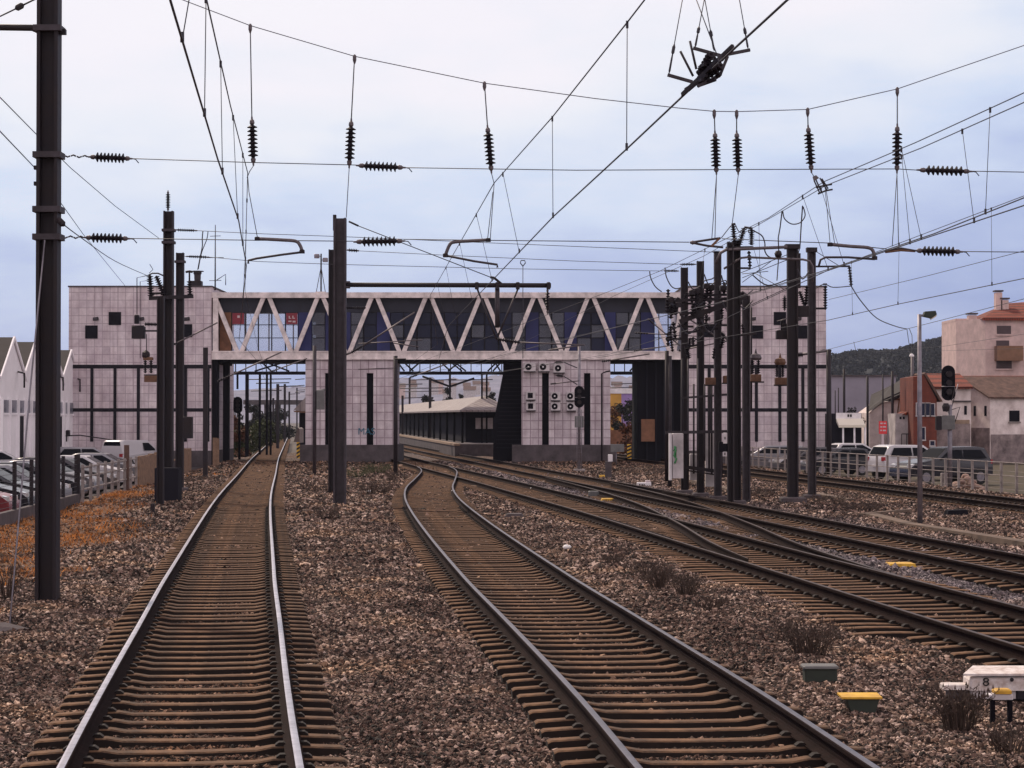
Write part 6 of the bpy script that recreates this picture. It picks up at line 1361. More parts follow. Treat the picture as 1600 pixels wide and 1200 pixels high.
# ridge line with tiles that continues behind the brown roof
DB = 158.; t = thing('long_roof_house', (XA(1560, DB), DB, -.4), 'low house behind whose orange ridge shows above the brown roof', 'house')
m = MB(); m.box(XA(1500, DB), XA(1680, DB), DB, DB + 5, -.6, ZA(600, DB)); m.build('wall', 'whitedirty', t)
m = MB(); m.prism([(XA(1498, DB), DB - .3, ZA(601, DB)), (XA(1498, DB), DB + 2.5, ZA(586, DB)), (XA(1498, DB), DB + 5.3, ZA(601, DB))], (XA(1680, DB) - XA(1498, DB), 0, 0)); m.build('roof', 'rooftile', t)
# red-brown narrow house
DRD = 146.; t = thing('red_house', (XA(1445, DRD), DRD, -.4), 'narrow red brown gabled house with tall white framed windows', 'house')
x0, x1 = XA(1427, DRD), XA(1463.5, DRD); m = MB(); m.prism([(x0, DRD, -.6), (x1, DRD, -.6), (x1, DRD, ZA(624, DRD)), (XA(1444, DRD), DRD, ZA(586, DRD)), (x0, DRD, ZA(589, DRD))], (0, 5, 0)); m.build('wall', 'brick', t)
m = MB(); a, b = Vector((XA(1443.5, DRD), DRD - .1, ZA(584.5, DRD))), Vector((x1 + .25, DRD - .1, ZA(628, DRD))); m.prism([a, b, b + Vector((.14, 0, .02)), a + Vector((.1, 0, .12))], (0, 5.2, 0)); m.build('roof_verge', 'rust_roof', t)
for px_, y0_, y1_, w_ in ((1434.5, 629, 649, .1), (1442, 629, 649, .12), (1449.5, 629, 649, .13), (1457, 630, 649, .12), (1442, 667, 687, .12), (1456.5, 688, 696, .14)):
    x = XA(px_, DRD); m = MB()
    for a in ((x - w_ - .06, x - w_, ZA(y1_, DRD), ZA(y0_, DRD)), (x + w_, x + w_ + .06, ZA(y1_, DRD), ZA(y0_, DRD)), (x - w_, x + w_, ZA(y0_, DRD) - .05, ZA(y0_, DRD)), (x - w_ - .08, x + w_ + .08, ZA(y1_, DRD) - .08, ZA(y1_, DRD))): m.box(a[0], a[1], DRD - .05, DRD + .02, a[2], a[3])
    f_ = m.build('window_frame', 'whitedirty', t); m = MB(); m.box(x - w_, x + w_, DRD - .02, DRD + .01, ZA(y1_, DRD), ZA(y0_, DRD) - .05); m.build('pane', 'glassdark', f_)
# white ruined house with sagging dark roof
DW = 152.; t = thing('ruined_house', (XA(1395, DW), DW, -.4), 'low weathered white house with dark sagging roof left of the red house', 'house')
m = MB(); m.prism([(XA(1358, DW), DW, -.6), (XA(1428, DW), DW, -.6), (XA(1428, DW), DW, ZA(609, DW)), (XA(1395, DW), DW, ZA(627, DW)), (XA(1380, DW), DW, ZA(629, DW)), (XA(1358, DW), DW, ZA(645, DW))], (0, 5, 0)); m.build('wall', 'rendered', t)
m = MB(); m.prism([(XA(1356, DW), DW - .3, ZA(644, DW)), (XA(1378, DW), DW - .3, ZA(628, DW)), (XA(1398, DW), DW - .3, ZA(625, DW)), (XA(1428, DW), DW - .3, ZA(606, DW)), (XA(1428, DW), DW + 2.5, ZA(590, DW)), (XA(1404, DW), DW + 2.5, ZA(604, DW)), (XA(1372, DW), DW + 2.5, ZA(619, DW))], (0, .3, .15)); m.build('roof', 'roof_dark', t)
m = MB(); m.bar((XA(1395, DW), DW - .05, ZA(624, DW)), (XA(1428, DW), DW - .05, ZA(624.5, DW)), .1); m.bar((XA(1402, DW), DW - .05, ZA(645, DW)), (XA(1405, DW), DW - .05, ZA(624, DW)), .07); m.build('timber_frame', 'brownpanel', t)
t = thing('small_annex', (XA(1412, 148), 148, -.4), 'small white annex with a scrap of orange roof against the red house', 'house'); D_ = 148.
m = MB(); m.prism([(XA(1398, D_), D_, -.6), (XA(1426, D_), D_, -.6), (XA(1426, D_), D_, ZA(641, D_)), (XA(1414, D_), D_, ZA(646, D_)), (XA(1399, D_), D_, ZA(646, D_))], (0, 3, 0)); m.build('wall', 'whitedirty', t)
m = MB(); m.prism([(XA(1409, D_), D_ - .2, ZA(648, D_)), (XA(1425, D_), D_ - .2, ZA(639, D_)), (XA(1426, D_), D_ - .2, ZA(645, D_)), (XA(1415, D_), D_ - .2, ZA(648.5, D_))], (0, 3, 0)); m.build('roof', 'rooftile', t)
for a in (1407, 1412): m = MB(); x = XA(a, D_); m.box(x - .07, x + .07, D_ - .03, D_, ZA(655, D_), ZA(651, D_)); m.build('vent_opening', 'inside', t)
m = MB(); m.tube([(XA(1407, D_), D_ - .4, ZA(678, D_)), (XA(1423, D_), D_ - .4, ZA(678, D_))], .03)
for a in (1407, 1415, 1422): m.tube([(XA(a, D_), D_ - .4, -.5), (XA(a, D_), D_ - .4, ZA(678, D_))], .03)
m.build('gate_rails', 'steel', t)
# apartment house
DA = 205.; t = thing('apartment_house', (XA(1560, DA), DA, -.4), 'pink apartment house with red tiled roof and brown balconies', 'apartment building')
x0, xm, x1 = XA(1511, DA), XA(1540, DA), XA(1690, DA)
m = MB(); m.prism([(x0, DA + 5, -.6), (xm, DA, -.6), (x1, DA, -.6), (x1, DA + 12, -.6), (x0, DA + 12, -.6)], (0, 0, ZA(497, DA) + .6)); m.build('wall', 'pink', t)
m = MB(); m.box(x0 - .02, xm - .3, DA + 5.0, DA + 11.9, ZA(498, DA), ZA(494, DA)); m.build('parapet', 'pink', t)
m = MB(); pts = [(xm - .35, DA - .4, ZA(497, DA)), (x1, DA - .4, ZA(497, DA)), (x1, DA + 6, ZA(462, DA)), (XA(1592, DA), DA + 6, ZA(469, DA))]; m.add(pts + [(p[0], p[1], p[2] - .25) for p in pts], [(0, 1, 2, 3), (7, 6, 5, 4), (0, 4, 5, 1), (1, 5, 6, 2), (2, 6, 7, 3), (3, 7, 4, 0)]); m.build('roof', 'rooftile', t)
m = MB(); m.prism([(xm - .3, DA - .35, ZA(498, DA)), (XA(1592, DA), DA + 6, ZA(471, DA)), (xm - .3, DA + 11.5, ZA(498, DA))], (0, 0, -.05)); m.build('roof_hip', 'rooftile', t)
for px_, ya, yb, w_ in ((1573, 480, 454, 5), (1582, 474, 466, 6), (1531, 500, 490, 6.5)):
    x = XA(px_, DA); q = w_ / F * DA; m = MB(); m.box(x - q, x + q, DA + 3, DA + 3.9, ZA(ya, DA) - 1, ZA(yb, DA)); ch = m.build('chimney', 'pink', t)
    m = MB(); m.box(x - q - .1, x + q + .1, DA + 2.9, DA + 4, ZA(yb, DA) + .08, ZA(yb, DA) + .22); m.build('cap', 'conc_dark', ch)
for px_, ya, yb, w_ in ((1569, 509, 522, 11), (1567, 532, 542, 10), (1569, 564, 576, 12), (1640, 509, 522, 11)):
    x = XA(px_, DA); q = w_ / F * DA; m = MB(); m.box(x - q, x + q, DA - .05, DA + .02, ZA(yb, DA), ZA(ya, DA)); w2 = m.build('window', 'shutter', t)
    m = MB(); m.box(x - q - .1, x + q + .1, DA - .15, DA - .05, ZA(yb, DA) - .15, ZA(yb, DA)); m.build('sill', 'pink', w2)
for ya, yb in ((541, 564), (588, 606)): m = MB(); m.box(XA(1554, DA), XA(1594, DA), DA - 1.3, DA - .01, ZA(yb, DA), ZA(ya, DA)); m.build('balcony', 'brownb', t)
# pale warehouse, kiosk
DWH = 190.; t = thing('warehouse', (XA(1350, DWH), DWH, -.4), 'long pale grey warehouse below the wooded hill', 'warehouse')
m = MB(); m.box(XA(1292, DWH), XA(1400, DWH), DWH, DWH + 12, -.6, ZA(588, DWH)); m.build('wall', 'warehouse', t)
m = MB(); m.box(XA(1290, DWH), XA(1402, DWH), DWH - .2, DWH + 12.2, ZA(588, DWH), ZA(586, DWH)); m.build('roof_edge', 'conc_dark', t)
DK = 135.; t = thing('kiosk', (XA(1326, DK), DK, -.4), 'small kiosk with cream awning in front of a round dark tree', 'kiosk')
m = MB(); m.box(XA(1300, DK), XA(1346, DK), DK, DK + 3, -.5, ZA(646, DK)); m.build('wall', 'inside', t)
m = MB(); m.box(XA(1306, DK), XA(1345, DK), DK - .1, DK, ZA(655, DK), ZA(645, DK)); fb = m.build('fascia_board', 'white', t)
for a in (1325, 1329): m = MB(); x = XA(a, DK); m.box(x - .05, x + .05, DK - .13, DK - .1, ZA(651.5, DK), ZA(647.5, DK)); m.build('lettering', 'letter', fb)
m = MB(); m.prism([(XA(1306, DK), DK - .1, ZA(654, DK)), (XA(1306, DK), DK - 1.2, ZA(664, DK)), (XA(1306, DK), DK - 1.2, ZA(668, DK)), (XA(1306, DK), DK - .1, ZA(659, DK))], (XA(1347, DK) - XA(1306, DK), 0, 0)); m.build('awning', 'awning', t)
for a in (1313, 1330.5, 1347): m = MB(); x = XA(a, DK); m.tube([(x, DK - 1.1, -.5), (x, DK - 1.1, ZA(667, DK))], .06); m.build('awning_post', 'white', t)
tree('round_tree', XA(1327, 146), 146, -.4, 3.6, 1.05, 'leafdark', 'round dark tree standing behind the kiosk', seed=4, trunk=.5, size=.07, per=260, n=14)
t = thing('road_sign', P(1379, 705, 134), 'red notice board with pale writing on a post by the ruined house', 'sign'); D_ = 134.
m = MB(); m.box(XA(1373, D_), XA(1385.5, D_), D_ - .05, D_, ZA(678, D_), ZA(658, D_)); b_ = m.build('board', 'redsign', t)
for i, (a, e) in enumerate(((1375, 1379), (1380.5, 1384), (1375, 1378), (1379, 1384), (1375, 1377.5), (1379, 1384))): m = MB(); yy = 661.5 + (i // 2) * 5.5; m.box(XA(a, D_), XA(e, D_), D_ - .06, D_ - .045, ZA(yy + 1.1, D_), ZA(yy - 1.1, D_)); m.build('lettering', 'whitemark', b_)
m = MB(); m.box(XA(1377, D_), XA(1381, D_), D_ - .04, D_ + .1, -.5, ZA(678, D_)); m.build('post', 'whitemark', t)
# ================================================================== BEYOND THE BRIDGE
def ridge(name, d, pts, mname, dep, seed, amp, kind='structure', step=8):
    pts = sorted(pts); pxs = np.arange(pts[0][0], pts[-1][0] + 1, step); ys_ = np.interp(pxs, [p[0] for p in pts], [p[1] for p in pts])
    rows_ = 9; V = []; 
    for r in range(rows_):
        q = r / (rows_ - 1); dd = d + dep * q; hgt = math.sin(q * math.pi / 2)
        for i, p in enumerate(pxs):
            z = ZA(ys_[i], d + dep) * hgt + (1 - hgt) * -1
            n_ = (vnoise(np.array([p * .11 + 50.]), np.array([r * 2.3 + seed]), 1, seed)[0] - .5) * amp * hgt; V.append((XA(p, d + dep) if r else XA(p, d), dd, z + n_))
    n = len(pxs); Fq = [(r * n + i, r * n + i + 1, (r + 1) * n + i + 1, (r + 1) * n + i) for r in range(rows_ - 1) for i in range(n - 1)]
    m = MB(); m.add(V, Fq, False); return m.build(name, mname, kind=kind)
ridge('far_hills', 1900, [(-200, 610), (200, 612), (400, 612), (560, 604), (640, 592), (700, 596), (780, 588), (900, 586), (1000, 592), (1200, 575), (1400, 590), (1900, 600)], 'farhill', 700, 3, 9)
ridge('wooded_hill', 760, [(1080, 612), (1200, 585), (1292, 562), (1335, 554), (1368, 554), (1400, 552), (1432, 543), (1460, 536), (1482, 532), (1520, 531), (1600, 536), (1900, 560)], 'hill', 330, 5, 5, step=5)
# trees along the hill crest and scattered on it, one mass
cl = []; rg = random.Random(9)
for i in range(900):
    p = rg.uniform(1270, 1580); yc = np.interp(p, [1292, 1335, 1368, 1400, 1432, 1482, 1560], [562, 554, 554, 552, 543, 532, 532]); k = rg.random() ** 1.1
    dd = 1088 - 300 * k; zc = ZA(yc, 1088) * math.sin((1 - k * .9) * math.pi / 2) * .98; r_ = rg.uniform(1.2, 2.6); cl.append((XA(p, dd), dd, zc + r_ * .25, r_, r_ * .9))
V, Fq = leaf_mesh(cl, 7, .7, 31); wm = np_mesh('woodland', V, Fq); wm.materials.append(M['leafhill']); o = bpy.data.objects.new('woodland', wm); COL.objects.link(o); tag(o, 'dark far off woodland covering the hill on the right', 'woodland', kind='stuff')
# hillside town, a few pale houses
TH_ = MB()
rg = random.Random(5)
for i in range(16):
    p = rg.choice([rg.uniform(622, 780), rg.uniform(622, 780), rg.uniform(955, 1000)]); yy = rg.uniform(602, 622); d_ = 1250 + (622 - yy) * 20; w_ = rg.uniform(1.6, 3.6); h_ = rg.uniform(1.5, 3.2); x = XA(p, d_); z = ZA(yy, d_)
    t = thing('distant_house', (x, d_, z), ['tiny pale house on the far hillside seen through the middle opening'][0], 'house', 'far hillside houses')
    m = MB(); m.box(x - w_, x + w_, d_, d_ + 7, z - 6, z + h_); m.build('wall', 'whitedirty' if i % 3 else 'pink', t)
    m = MB(); m.prism([(x - w_ - .5, d_ - .6, z + h_), (x - w_ - .5, d_ + 3.5, z + h_ + 2.4), (x - w_ - .5, d_ + 7.6, z + h_)], (2 * w_ + 1, 0, 0)); m.build('roof', 'rust_roof', t)
# platform with canopy
t = thing('station_platform', (-6, 200, -.3), 'island platform with pale hipped canopy seen through the middle opening', 'platform')
def cx(d): return XA(758, 168) + (d - 168) * (XA(632, 300) - XA(758, 168)) / 132
m = MB(); a, b = 160, 330; m.add([(cx(a) - 2.9, a, -.5), (cx(a) + 3, a, -.5), (cx(b) + 3, b, -.5), (cx(b) - 2.9, b, -.5), (cx(a) - 2.9, a, .72), (cx(a) + 3, a, .72), (cx(b) + 3, b, .72), (cx(b) - 2.9, b, .72)], [(0, 1, 2, 3), (4, 5, 6, 7), (0, 1, 5, 4), (1, 2, 6, 5), (2, 3, 7, 6), (3, 0, 4, 7)]); m.build('platform_slab', 'conc_dark', t)
m = MB(); m.add([(cx(a) - 2.95, a - .05, .6), (cx(a) - 2.5, a - .05, .6), (cx(b) - 2.5, b, .6), (cx(b) - 2.95, b, .6), (cx(a) - 2.95, a - .05, .76), (cx(a) - 2.5, a - .05, .76), (cx(b) - 2.5, b, .76), (cx(b) - 2.95, b, .76)], [(0, 1, 2, 3), (4, 5, 6, 7), (0, 1, 5, 4), (1, 2, 6, 5), (2, 3, 7, 6), (3, 0, 4, 7)]); m.build('edge_strip', 'stonebase', t)
ze, zr = 3.25, 4.35; m = MB(); hwid = 2.1; e0, e1 = 165.5, 320
m.add([(cx(e0) - hwid, e0, ze), (cx(e0) + hwid, e0, ze), (cx(168.5), 168.5, zr), (cx(e1), e1, zr + .25), (cx(e1) - hwid, e1, ze + .25), (cx(e1) + hwid, e1, ze + .25), (cx(e0) - hwid, e0, ze - .14), (cx(e0) + hwid, e0, ze - .14), (cx(e1) - hwid, e1, ze + .1), (cx(e1) + hwid, e1, ze + .1)], [(0, 1, 2), (0, 2, 3, 4), (1, 5, 3, 2), (0, 6, 7, 1), (0, 4, 8, 6), (1, 7, 9, 5), (6, 8, 9, 7), (4, 3, 5, 9, 8)]); m.build('canopy_roof', 'canopy', t)
m = MB(); m.add([(cx(172) - 1.2, 172, .7), (cx(172) + 1.2, 172, .7), (cx(310) + 1.2, 310, .7), (cx(310) - 1.2, 310, .7), (cx(172) - 1.2, 172, 3.2), (cx(172) + 1.2, 172, 3.2), (cx(310) + 1.2, 310, 3.3), (cx(310) - 1.2, 310, 3.3)], [(0, 1, 2, 3), (4, 5, 6, 7), (0, 1, 5, 4), (1, 2, 6, 5), (2, 3, 7, 6), (3, 0, 4, 7)]); m.build('shelter_wall', 'inside', t)
for k in range(16): d_ = 168 + k * 9; m = MB(); m.tube([(cx(d_) - 1.75, d_, .7), (cx(d_) - 1.75, d_, 3.2)], .09, 6); m.build('column', 'black', t)
for k, (a, w_) in enumerate(((745, .1), (749, .12), (755, .2), (765, .25))): m = MB(); x = XA(a, 171); m.box(x - w_, x + w_, 170.8, 171, ZA(670, 171), ZA(653, 171)); m.build('notice_panel', 'whitedirty', t)
vpole(756, 706, 648, 3, 'thin dark post on the platform end under the canopy', z=-.4, grp='slim poles')
rg = random.Random(12)
for i, (p, y_, d_, h_, lb_) in enumerate(((668, 616, 330, 5.2, 'bushy dark tree left of the others above the canopy'), (699, 608, 340, 7, 'dark tree behind the Y shaped mast'), (722, 612, 350, 5.5, 'pointed dark tree in the middle above the canopy'), (768, 610, 345, 6.5, 'dark tree beside the stair enclosure above the canopy'))):
    zt = ZA(y_, d_); tree('dark_tree', XA(p, d_), d_, zt - h_, h_, 1.5 + .4 * (i % 2), 'leafdark', lb_, seed=20 + i, trunk=.15, size=.2, per=90, n=12, group='trees above the canopy', conif=i > 0)
D_ = 215.; t = thing('branched_mast', P(703, 640, D_), 'dark mast with two raised arms like a Y beyond the middle opening', 'mast')
m = MB(); m.tube([P(703, 700, D_), P(703, 584, D_)], .11); m.build('post', 'black', t)
for a, b in (((703, 604), (660, 588)), ((703, 604), (741, 591))): m = MB(); m.tube([P(*a, D_), P(*b, D_)], .1); m.build('arm', 'black', t)
# masts down the line beyond the bridge
for i, (p, yt, d_) in enumerate(((434, 600, 205), (445, 600, 260), (452, 612, 330), (427, 622, 300), (640, 590, 300), (672, 590, 215), (464, 606, 420), (629, 618, 260))):
    x = XA(p, d_); m = MB(); m.box(x - .13, x + .13, d_ - .13, d_ + .13, -.6, ZA(yt, d_)); m.bar((x, d_, ZA(yt + 4, d_)), (x + (1.6 if p < 500 else 2.6), d_, ZA(yt + 3, d_)), .09)
    m.build('far_mast', 'steel', None, ['distant mast beyond the left opening, nearest to the bridge', 'distant mast beyond the left opening, second', 'distant mast beyond the left opening, third along the line', 'distant mast left of the line beyond the left opening', 'distant mast beyond the left part of the middle opening', 'distant mast left of the Y shaped mast', 'farthest mast beyond the left opening', 'distant mast by the left edge of the middle opening'][i], 'mast', 'masts beyond the bridge')
for i, (y_, a, b, d_) in enumerate(((593, 385, 455, 200), (599, 400, 452, 190), (611, 392, 440, 220), (593, 461, 476, 230), (603, 461, 476, 230), (613, 461, 476, 230), (601, 622, 660, 210), (607, 625, 700, 210), (594, 700, 770, 215), (612, 630, 690, 260), (600, 955, 995, 220), (606, 955, 992, 220))):
    m = MB(); m.tube([P(a, y_, d_), P(b, y_ - 1, d_)], .05, 5); m.build('far_arm_wire', 'wire', None, 'thin horizontal wire far beyond the bridge, seen in the %s opening' % ('left' if a < 500 else 'middle' if a < 900 else 'right'), 'wire', 'far wires beyond the %s opening' % ('left' if a < 500 else 'middle' if a < 900 else 'right'))
t = thing('road_overpass', (XA(430, 420), 420, -.5), 'low dark road overpass far down the left track', 'overpass')
m = MB(); m.box(XA(380, 420), XA(500, 420), 420, 426, ZA(632, 420), ZA(625, 420)); m.build('deck', 'conc_dark', t)
for p in (398, 415, 432, 470): m = MB(); m.box(XA(p, 420) - .4, XA(p, 420) + .4, 421, 424, -.6, ZA(632, 420)); m.build('pillar', 'conc_dark', t)
BL = 'trees beyond the left opening'
for i, (p, yt, d_, rad, m_, lb_) in enumerate(((369, 616, 190, 1.1, 'leafdark', 'tall dark tree beside the signal beyond the left opening'), (396, 632, 235, 1.5, 'leafdark', 'broad dark tree in the middle of the left opening'), (410, 641, 280, 2.0, 'leafdark', 'low dark tree farther along the left line'), (362, 652, 172, 1.6, 'leaforange', 'rusty bush at the foot of the left column'), (432, 645, 330, 3., 'leafdark', 'far low tree below the overpass'), (380, 665, 178, 1.8, 'leafgreen', 'low green bush beside the left line'), (404, 662, 215, 2.2, 'leafgreen', 'second green bush beside the left line'))):
    h_ = ZA(yt, d_) + .5; tree('trackside_tree' if yt < 640 else 'trackside_bush', XA(p, d_), d_, -.5, h_, rad, m_, lb_, 'tree' if yt < 640 else 'bush', seed=40 + i, trunk=.2 if yt < 640 else .05, size=.13, per=130, n=14, group=BL)
D_ = 150.; t = thing('railway_signal', P(374, 716, D_), 'dark signal seen inside the left opening', 'railway signal', 'railway signals'); m = MB(); m.tube([P(374, 722, D_), P(374, 640, D_)], .09); m.build('post', 'black', t); sighead(t, 372, 620, 646, 14, D_)
D_ = 180.; t = thing('platform_shelter', P(469, 650, D_), 'shelter roof corner and pale platform ramp at the right of the left opening', 'shelter')
m = MB(); m.prism([P(459, 640, D_), P(478, 620, D_), P(490, 620, D_), P(490, 643, D_), P(470, 643, D_)], (0, 6, 0)); m.build('roof', 'canopy', t); m = MB(); m.prism([P(458, 641.5, D_), P(490, 643.5, D_), P(490, 646, D_), P(460, 644, D_)], (0, 6, 0)); m.build('fascia', 'orangebox', t)
m = MB(); m.box(XA(462, D_), XA(492, D_), D_ + 3, D_ + 5, -.5, ZA(645, D_)); m.build('wall', 'inside', t)
D_ = 152.; m = MB(); m.prism([P(459, 690, D_), P(465, 668, D_), P(468, 670, D_), P(468, 692, D_)], (0, 3, 0)); m.build('platform_ramp', 'conc', None, 'pale wedge of a platform ramp beside the left pier', 'ramp')
def hazard(px, d, y0, y1, w_, label):
    x = XA(px, d); t = thing('hazard_post', (x, d, -.4), label, 'hazard marker', 'hazard markers'); m = MB(); m.box(x - w_, x + w_, d, d + .06, ZA(y1, d), ZA(y0, d)); m.build('board', 'yellow', t)
    z0, z1 = ZA(y1, d), ZA(y0, d); n = 4
    for k in range(n):
        a = z0 + (z1 - z0) * k / n; h = (z1 - z0) / n; m = MB(); m.prism([(x - w_, d - .012, a), (x + w_, d - .012, a + h * .45), (x + w_, d - .012, a + h * .95), (x - w_, d - .012, a + h * .5)], (0, .01, 0)); m.build('stripe', 'letter', t)
hazard(466, 139, 691, 716, .1, 'yellow and black striped board at the foot of the left pier'); hazard(983, 133, 694, 717, .13, 'yellow and black striped board in the right opening')
D_ = 132.; t = thing('notice_cabinet', P(967, 720, D_), 'grey cabinet on a thin leg in the right opening', 'cabinet'); pxbox(954, 975, 694, 706, D_, .3).build('box', 'boxgrey', t); m = MB(); m.tube([P(963, 706, D_), P(963, 728, D_)], .03); m.build('leg', 'galv', t)
# painted building and bushes in the right opening
D_ = 210.; t = thing('painted_building', P(975, 660, D_), 'yellow and purple painted building beyond the right opening', 'building')
m = MB(); m.box(XA(930, D_), XA(971, D_), D_, D_ + 8, -.5, ZA(615, D_)); m.build('yellow_wall', 'yellowwall', t)
m = MB(); m.box(XA(971, D_), XA(1005, D_), D_, D_ + 8, -.5, ZA(615, D_)); m.build('purple_wall', 'purple', t)
m = MB(); m.box(XA(930, D_), XA(1005, D_), D_ - .1, D_ + 8, ZA(615, D_), ZA(607, D_)); m.build('white_band', 'white', t)
textmesh('L DE', 'lettering', 'letter', t, (XA(962, D_), D_ - .05, ZA(633.5, D_)), .62, ext=.02)
for i, (p, yt, d_, rad, m_, lb_) in enumerate(((972, 638, 185, 1.6, 'leafdark', 'dark shrub before the painted wall'), (988, 628, 190, 1.5, 'leafdark', 'taller dark shrub before the purple wall'), (960, 640, 195, 1.4, 'leaforange', 'orange shrub before the yellow wall'), (980, 668, 165, 1.2, 'leaforange', 'rusty low bush in the right opening'))):
    tree('shrub', XA(p, d_), d_, -.5, ZA(yt, d_) + .5, rad, m_, lb_, 'shrub', seed=60 + i, trunk=.12, size=.13, per=110, n=12, group='shrubs in the right opening')
m = MB(); D_ = 175; m.box(XA(950, D_), XA(1000, D_), D_, D_ + .3, -.5, ZA(672, D_)); m.build('low_wall', 'brownpanel', None, 'low reddish wall under the shrubs in the right opening', 'wall')
# ================================================================== TRACKSIDE THINGS
def gpt(px, py, z=-.2): return G(px, py, z)
g_ = gpt(1545, 1090); D_ = g_.y; t = thing('point_machine', g_, 'white point machine numbered 8 at the bottom right', 'point machine')
pxbox(1508, 1640, 1056, 1076, D_ + .1, .34, c=.025).build('cover', 'machine', t)
m = MB(); a = [P(1505, 1056, D_ - .09), P(1640, 1056, D_ - .09), P(1640, 1043, D_ + .27), P(1520, 1043, D_ + .27)]; m.prism(a, (0, 0, .02)); m.build('lid', 'machine', t)
pxbox(1512, 1640, 1076, 1089, D_ + .1, .28, c=.01).build('lower_case', 'whitedirty', t); pxbox(1470, 1512, 1068, 1076, D_ + .1, .22, c=.01).build('rod_cover', 'machine', t); pxbox(1478, 1514, 1076, 1088, D_ + .12, .16, c=.01).build('rod_case', 'conc_dark', t)
textmesh('8', 'number', 'letter', t, (XA(1539, D_ - .075), D_ - .078, ZA(1066, D_ - .075)), .115, ext=.004, sx=1.25)
m = MB(); m.lathe(P(1581, 1062, D_ - .07), P(1581, 1062, D_ - .10), [(0, .02), (1, .02)], 10); m.build('lock', 'steel', t)
pxbox(1585, 1640, 1075, 1092, D_ - .03, .06).build('dark_plate', 'steel', t)
m = MB(); m.bar(P(1480, 1092, D_ + .1), P(1640, 1092, D_ + .1), .2, .05); m.build('bed_plate', 'steel', t)
g_ = gpt(1562, 1117); D2 = g_.y; t = thing('junction_box', g_, 'small yellow topped box on two black legs before the point machine', 'junction box')
pxbox(1546, 1579, 1083, 1092, D2, .14, c=.012).build('case', 'whitedirty', t); pxbox(1550, 1577, 1076, 1083, D2, .15, c=.015).build('yellow_lid', 'yellow', t); pxbox(1541, 1551, 1084, 1087, D2, .12, c=.004).build('flange', 'white', t)
for p in (1549, 1576): m = MB(); m.cbox(XA(p - 3.5, D2), XA(p + 3.5, D2), D2 - .03, D2 + .03, -.28, ZA(1092, D2), .004); m.build('leg', 'black', t)
g_ = gpt(1346, 1108); D3 = g_.y; t = thing('track_box', g_, 'dark box with a yellow sloping lid right of the middle track', 'track box')
m = MB(); x0, x1 = XA(1322, D3), XA(1373, D3); m.prism([(x0 + .05, D3, -.25), (x1 - .04, D3, -.25), (x1, D3, ZA(1091, D3)), (x0, D3, ZA(1091, D3))], (0, .26, 0)); m.build('case', 'boxgreen', t)
m = MB(); m.prism([(XA(1314, D3), D3 - .02, ZA(1092, D3)), (XA(1377, D3), D3 - .02, ZA(1092, D3)), (XA(1377, D3), D3 - .02, ZA(1089, D3)), (XA(1314, D3), D3 - .02, ZA(1089, D3))], (0, .32, .006)); m.build('lid', 'yellow', t)
g_ = gpt(1280, 1066); D4 = g_.y; t = thing('track_box', g_, 'dark grey lidded box among the weeds right of the middle track', 'track box')
pxbox(1255, 1305, 1042, 1068, D4 + .12, .22, c=.012).build('case', 'boxgreen', t); pxbox(1252, 1307, 1038.5, 1043, D4 + .12, .27, c=.012).build('lid', 'boxgrey', t)
def marker(px, py, w_, lb_, m_='yellow', h=.06, dep=.3, name='track_marker'):
    g = gpt(px, py, -.19); q = w_ / F * g.y / 2; m = MB(); m.prism([(g.x - q, g.y, -.26), (g.x + q, g.y, -.26), (g.x + q * .8, g.y + .02, -.19 + h), (g.x - q * .8, g.y + .02, -.19 + h)], (0, dep, 0)); return m.build(name, m_, None, lb_, 'track marker', 'markers between the rails')
marker(1411, 886, 48, 'yellow low marker between the two rails near the right edge', dep=.5); marker(951, 782, 25, 'yellow low marker on the grey ballast in mid distance', dep=.6); marker(941, 744.5, 10, 'small yellow marker near the right pier', dep=.5)
marker(742, 761, 15, 'pale plank lying between the converging tracks', 'timber', .04, .7, 'plank')
g_ = gpt(1006, 760); t = thing('point_machine', g_, 'small white point machine with dark marks in front of the white cabinet', 'point machine'); pxbox(995, 1017, 753.5, 761, g_.y, .35).build('case', 'white', t); pxbox(1008, 1016, 750.5, 754, g_.y, .3).build('raised_lid', 'whitemark', t)
for p in (999, 1003, 1006): m = MB(); x = XA(p, g_.y); m.box(x - .022, x + .022, g_.y - .19, g_.y - .17, ZA(759, g_.y), ZA(756, g_.y)); m.build('mark', 'letter', t)
g_ = gpt(928, 775); pxbox(919, 938, 767, 775, g_.y, .35, c=.03).build('track_box', 'boxgrey', None, 'low grey box on the ballast behind the yellow marker', 'track box')
g_ = gpt(951, 748); t = thing('marker_pillar', g_, 'short concrete pillar with a white top near the right pier', 'pillar'); pxbox(945.5, 955.5, 721, 749, g_.y, .25).build('pillar', 'conc_dark', t); pxbox(950, 957, 710, 721, g_.y, .2).build('white_top', 'white', t)
g_ = gpt(1497, 808, -.25); q = g_.y; m = MB(); m.prism([(XA(1476, q), q, -.35), (XA(1517, q), q, -.35), (XA(1512, q), q + .1, ZA(797, q)), (XA(1483, q), q + .1, ZA(798, q))], (0, .5, 0)); m.build('cable_pit', 'black', None, 'black trapezoid cable pit between the two right tracks', 'cable pit')
g_ = gpt(804, 806, -.2); q = g_.y; m = MB(); m.prism([(XA(786, q), q, -.27), (XA(820, q), q, -.27), (XA(815, q), q, -.14), (XA(793, q), q, -.15)], (0, .6, 0)); m.build('buried_slab', 'conc_dark', None, 'half buried dark slab between the middle and rusty track', 'slab')
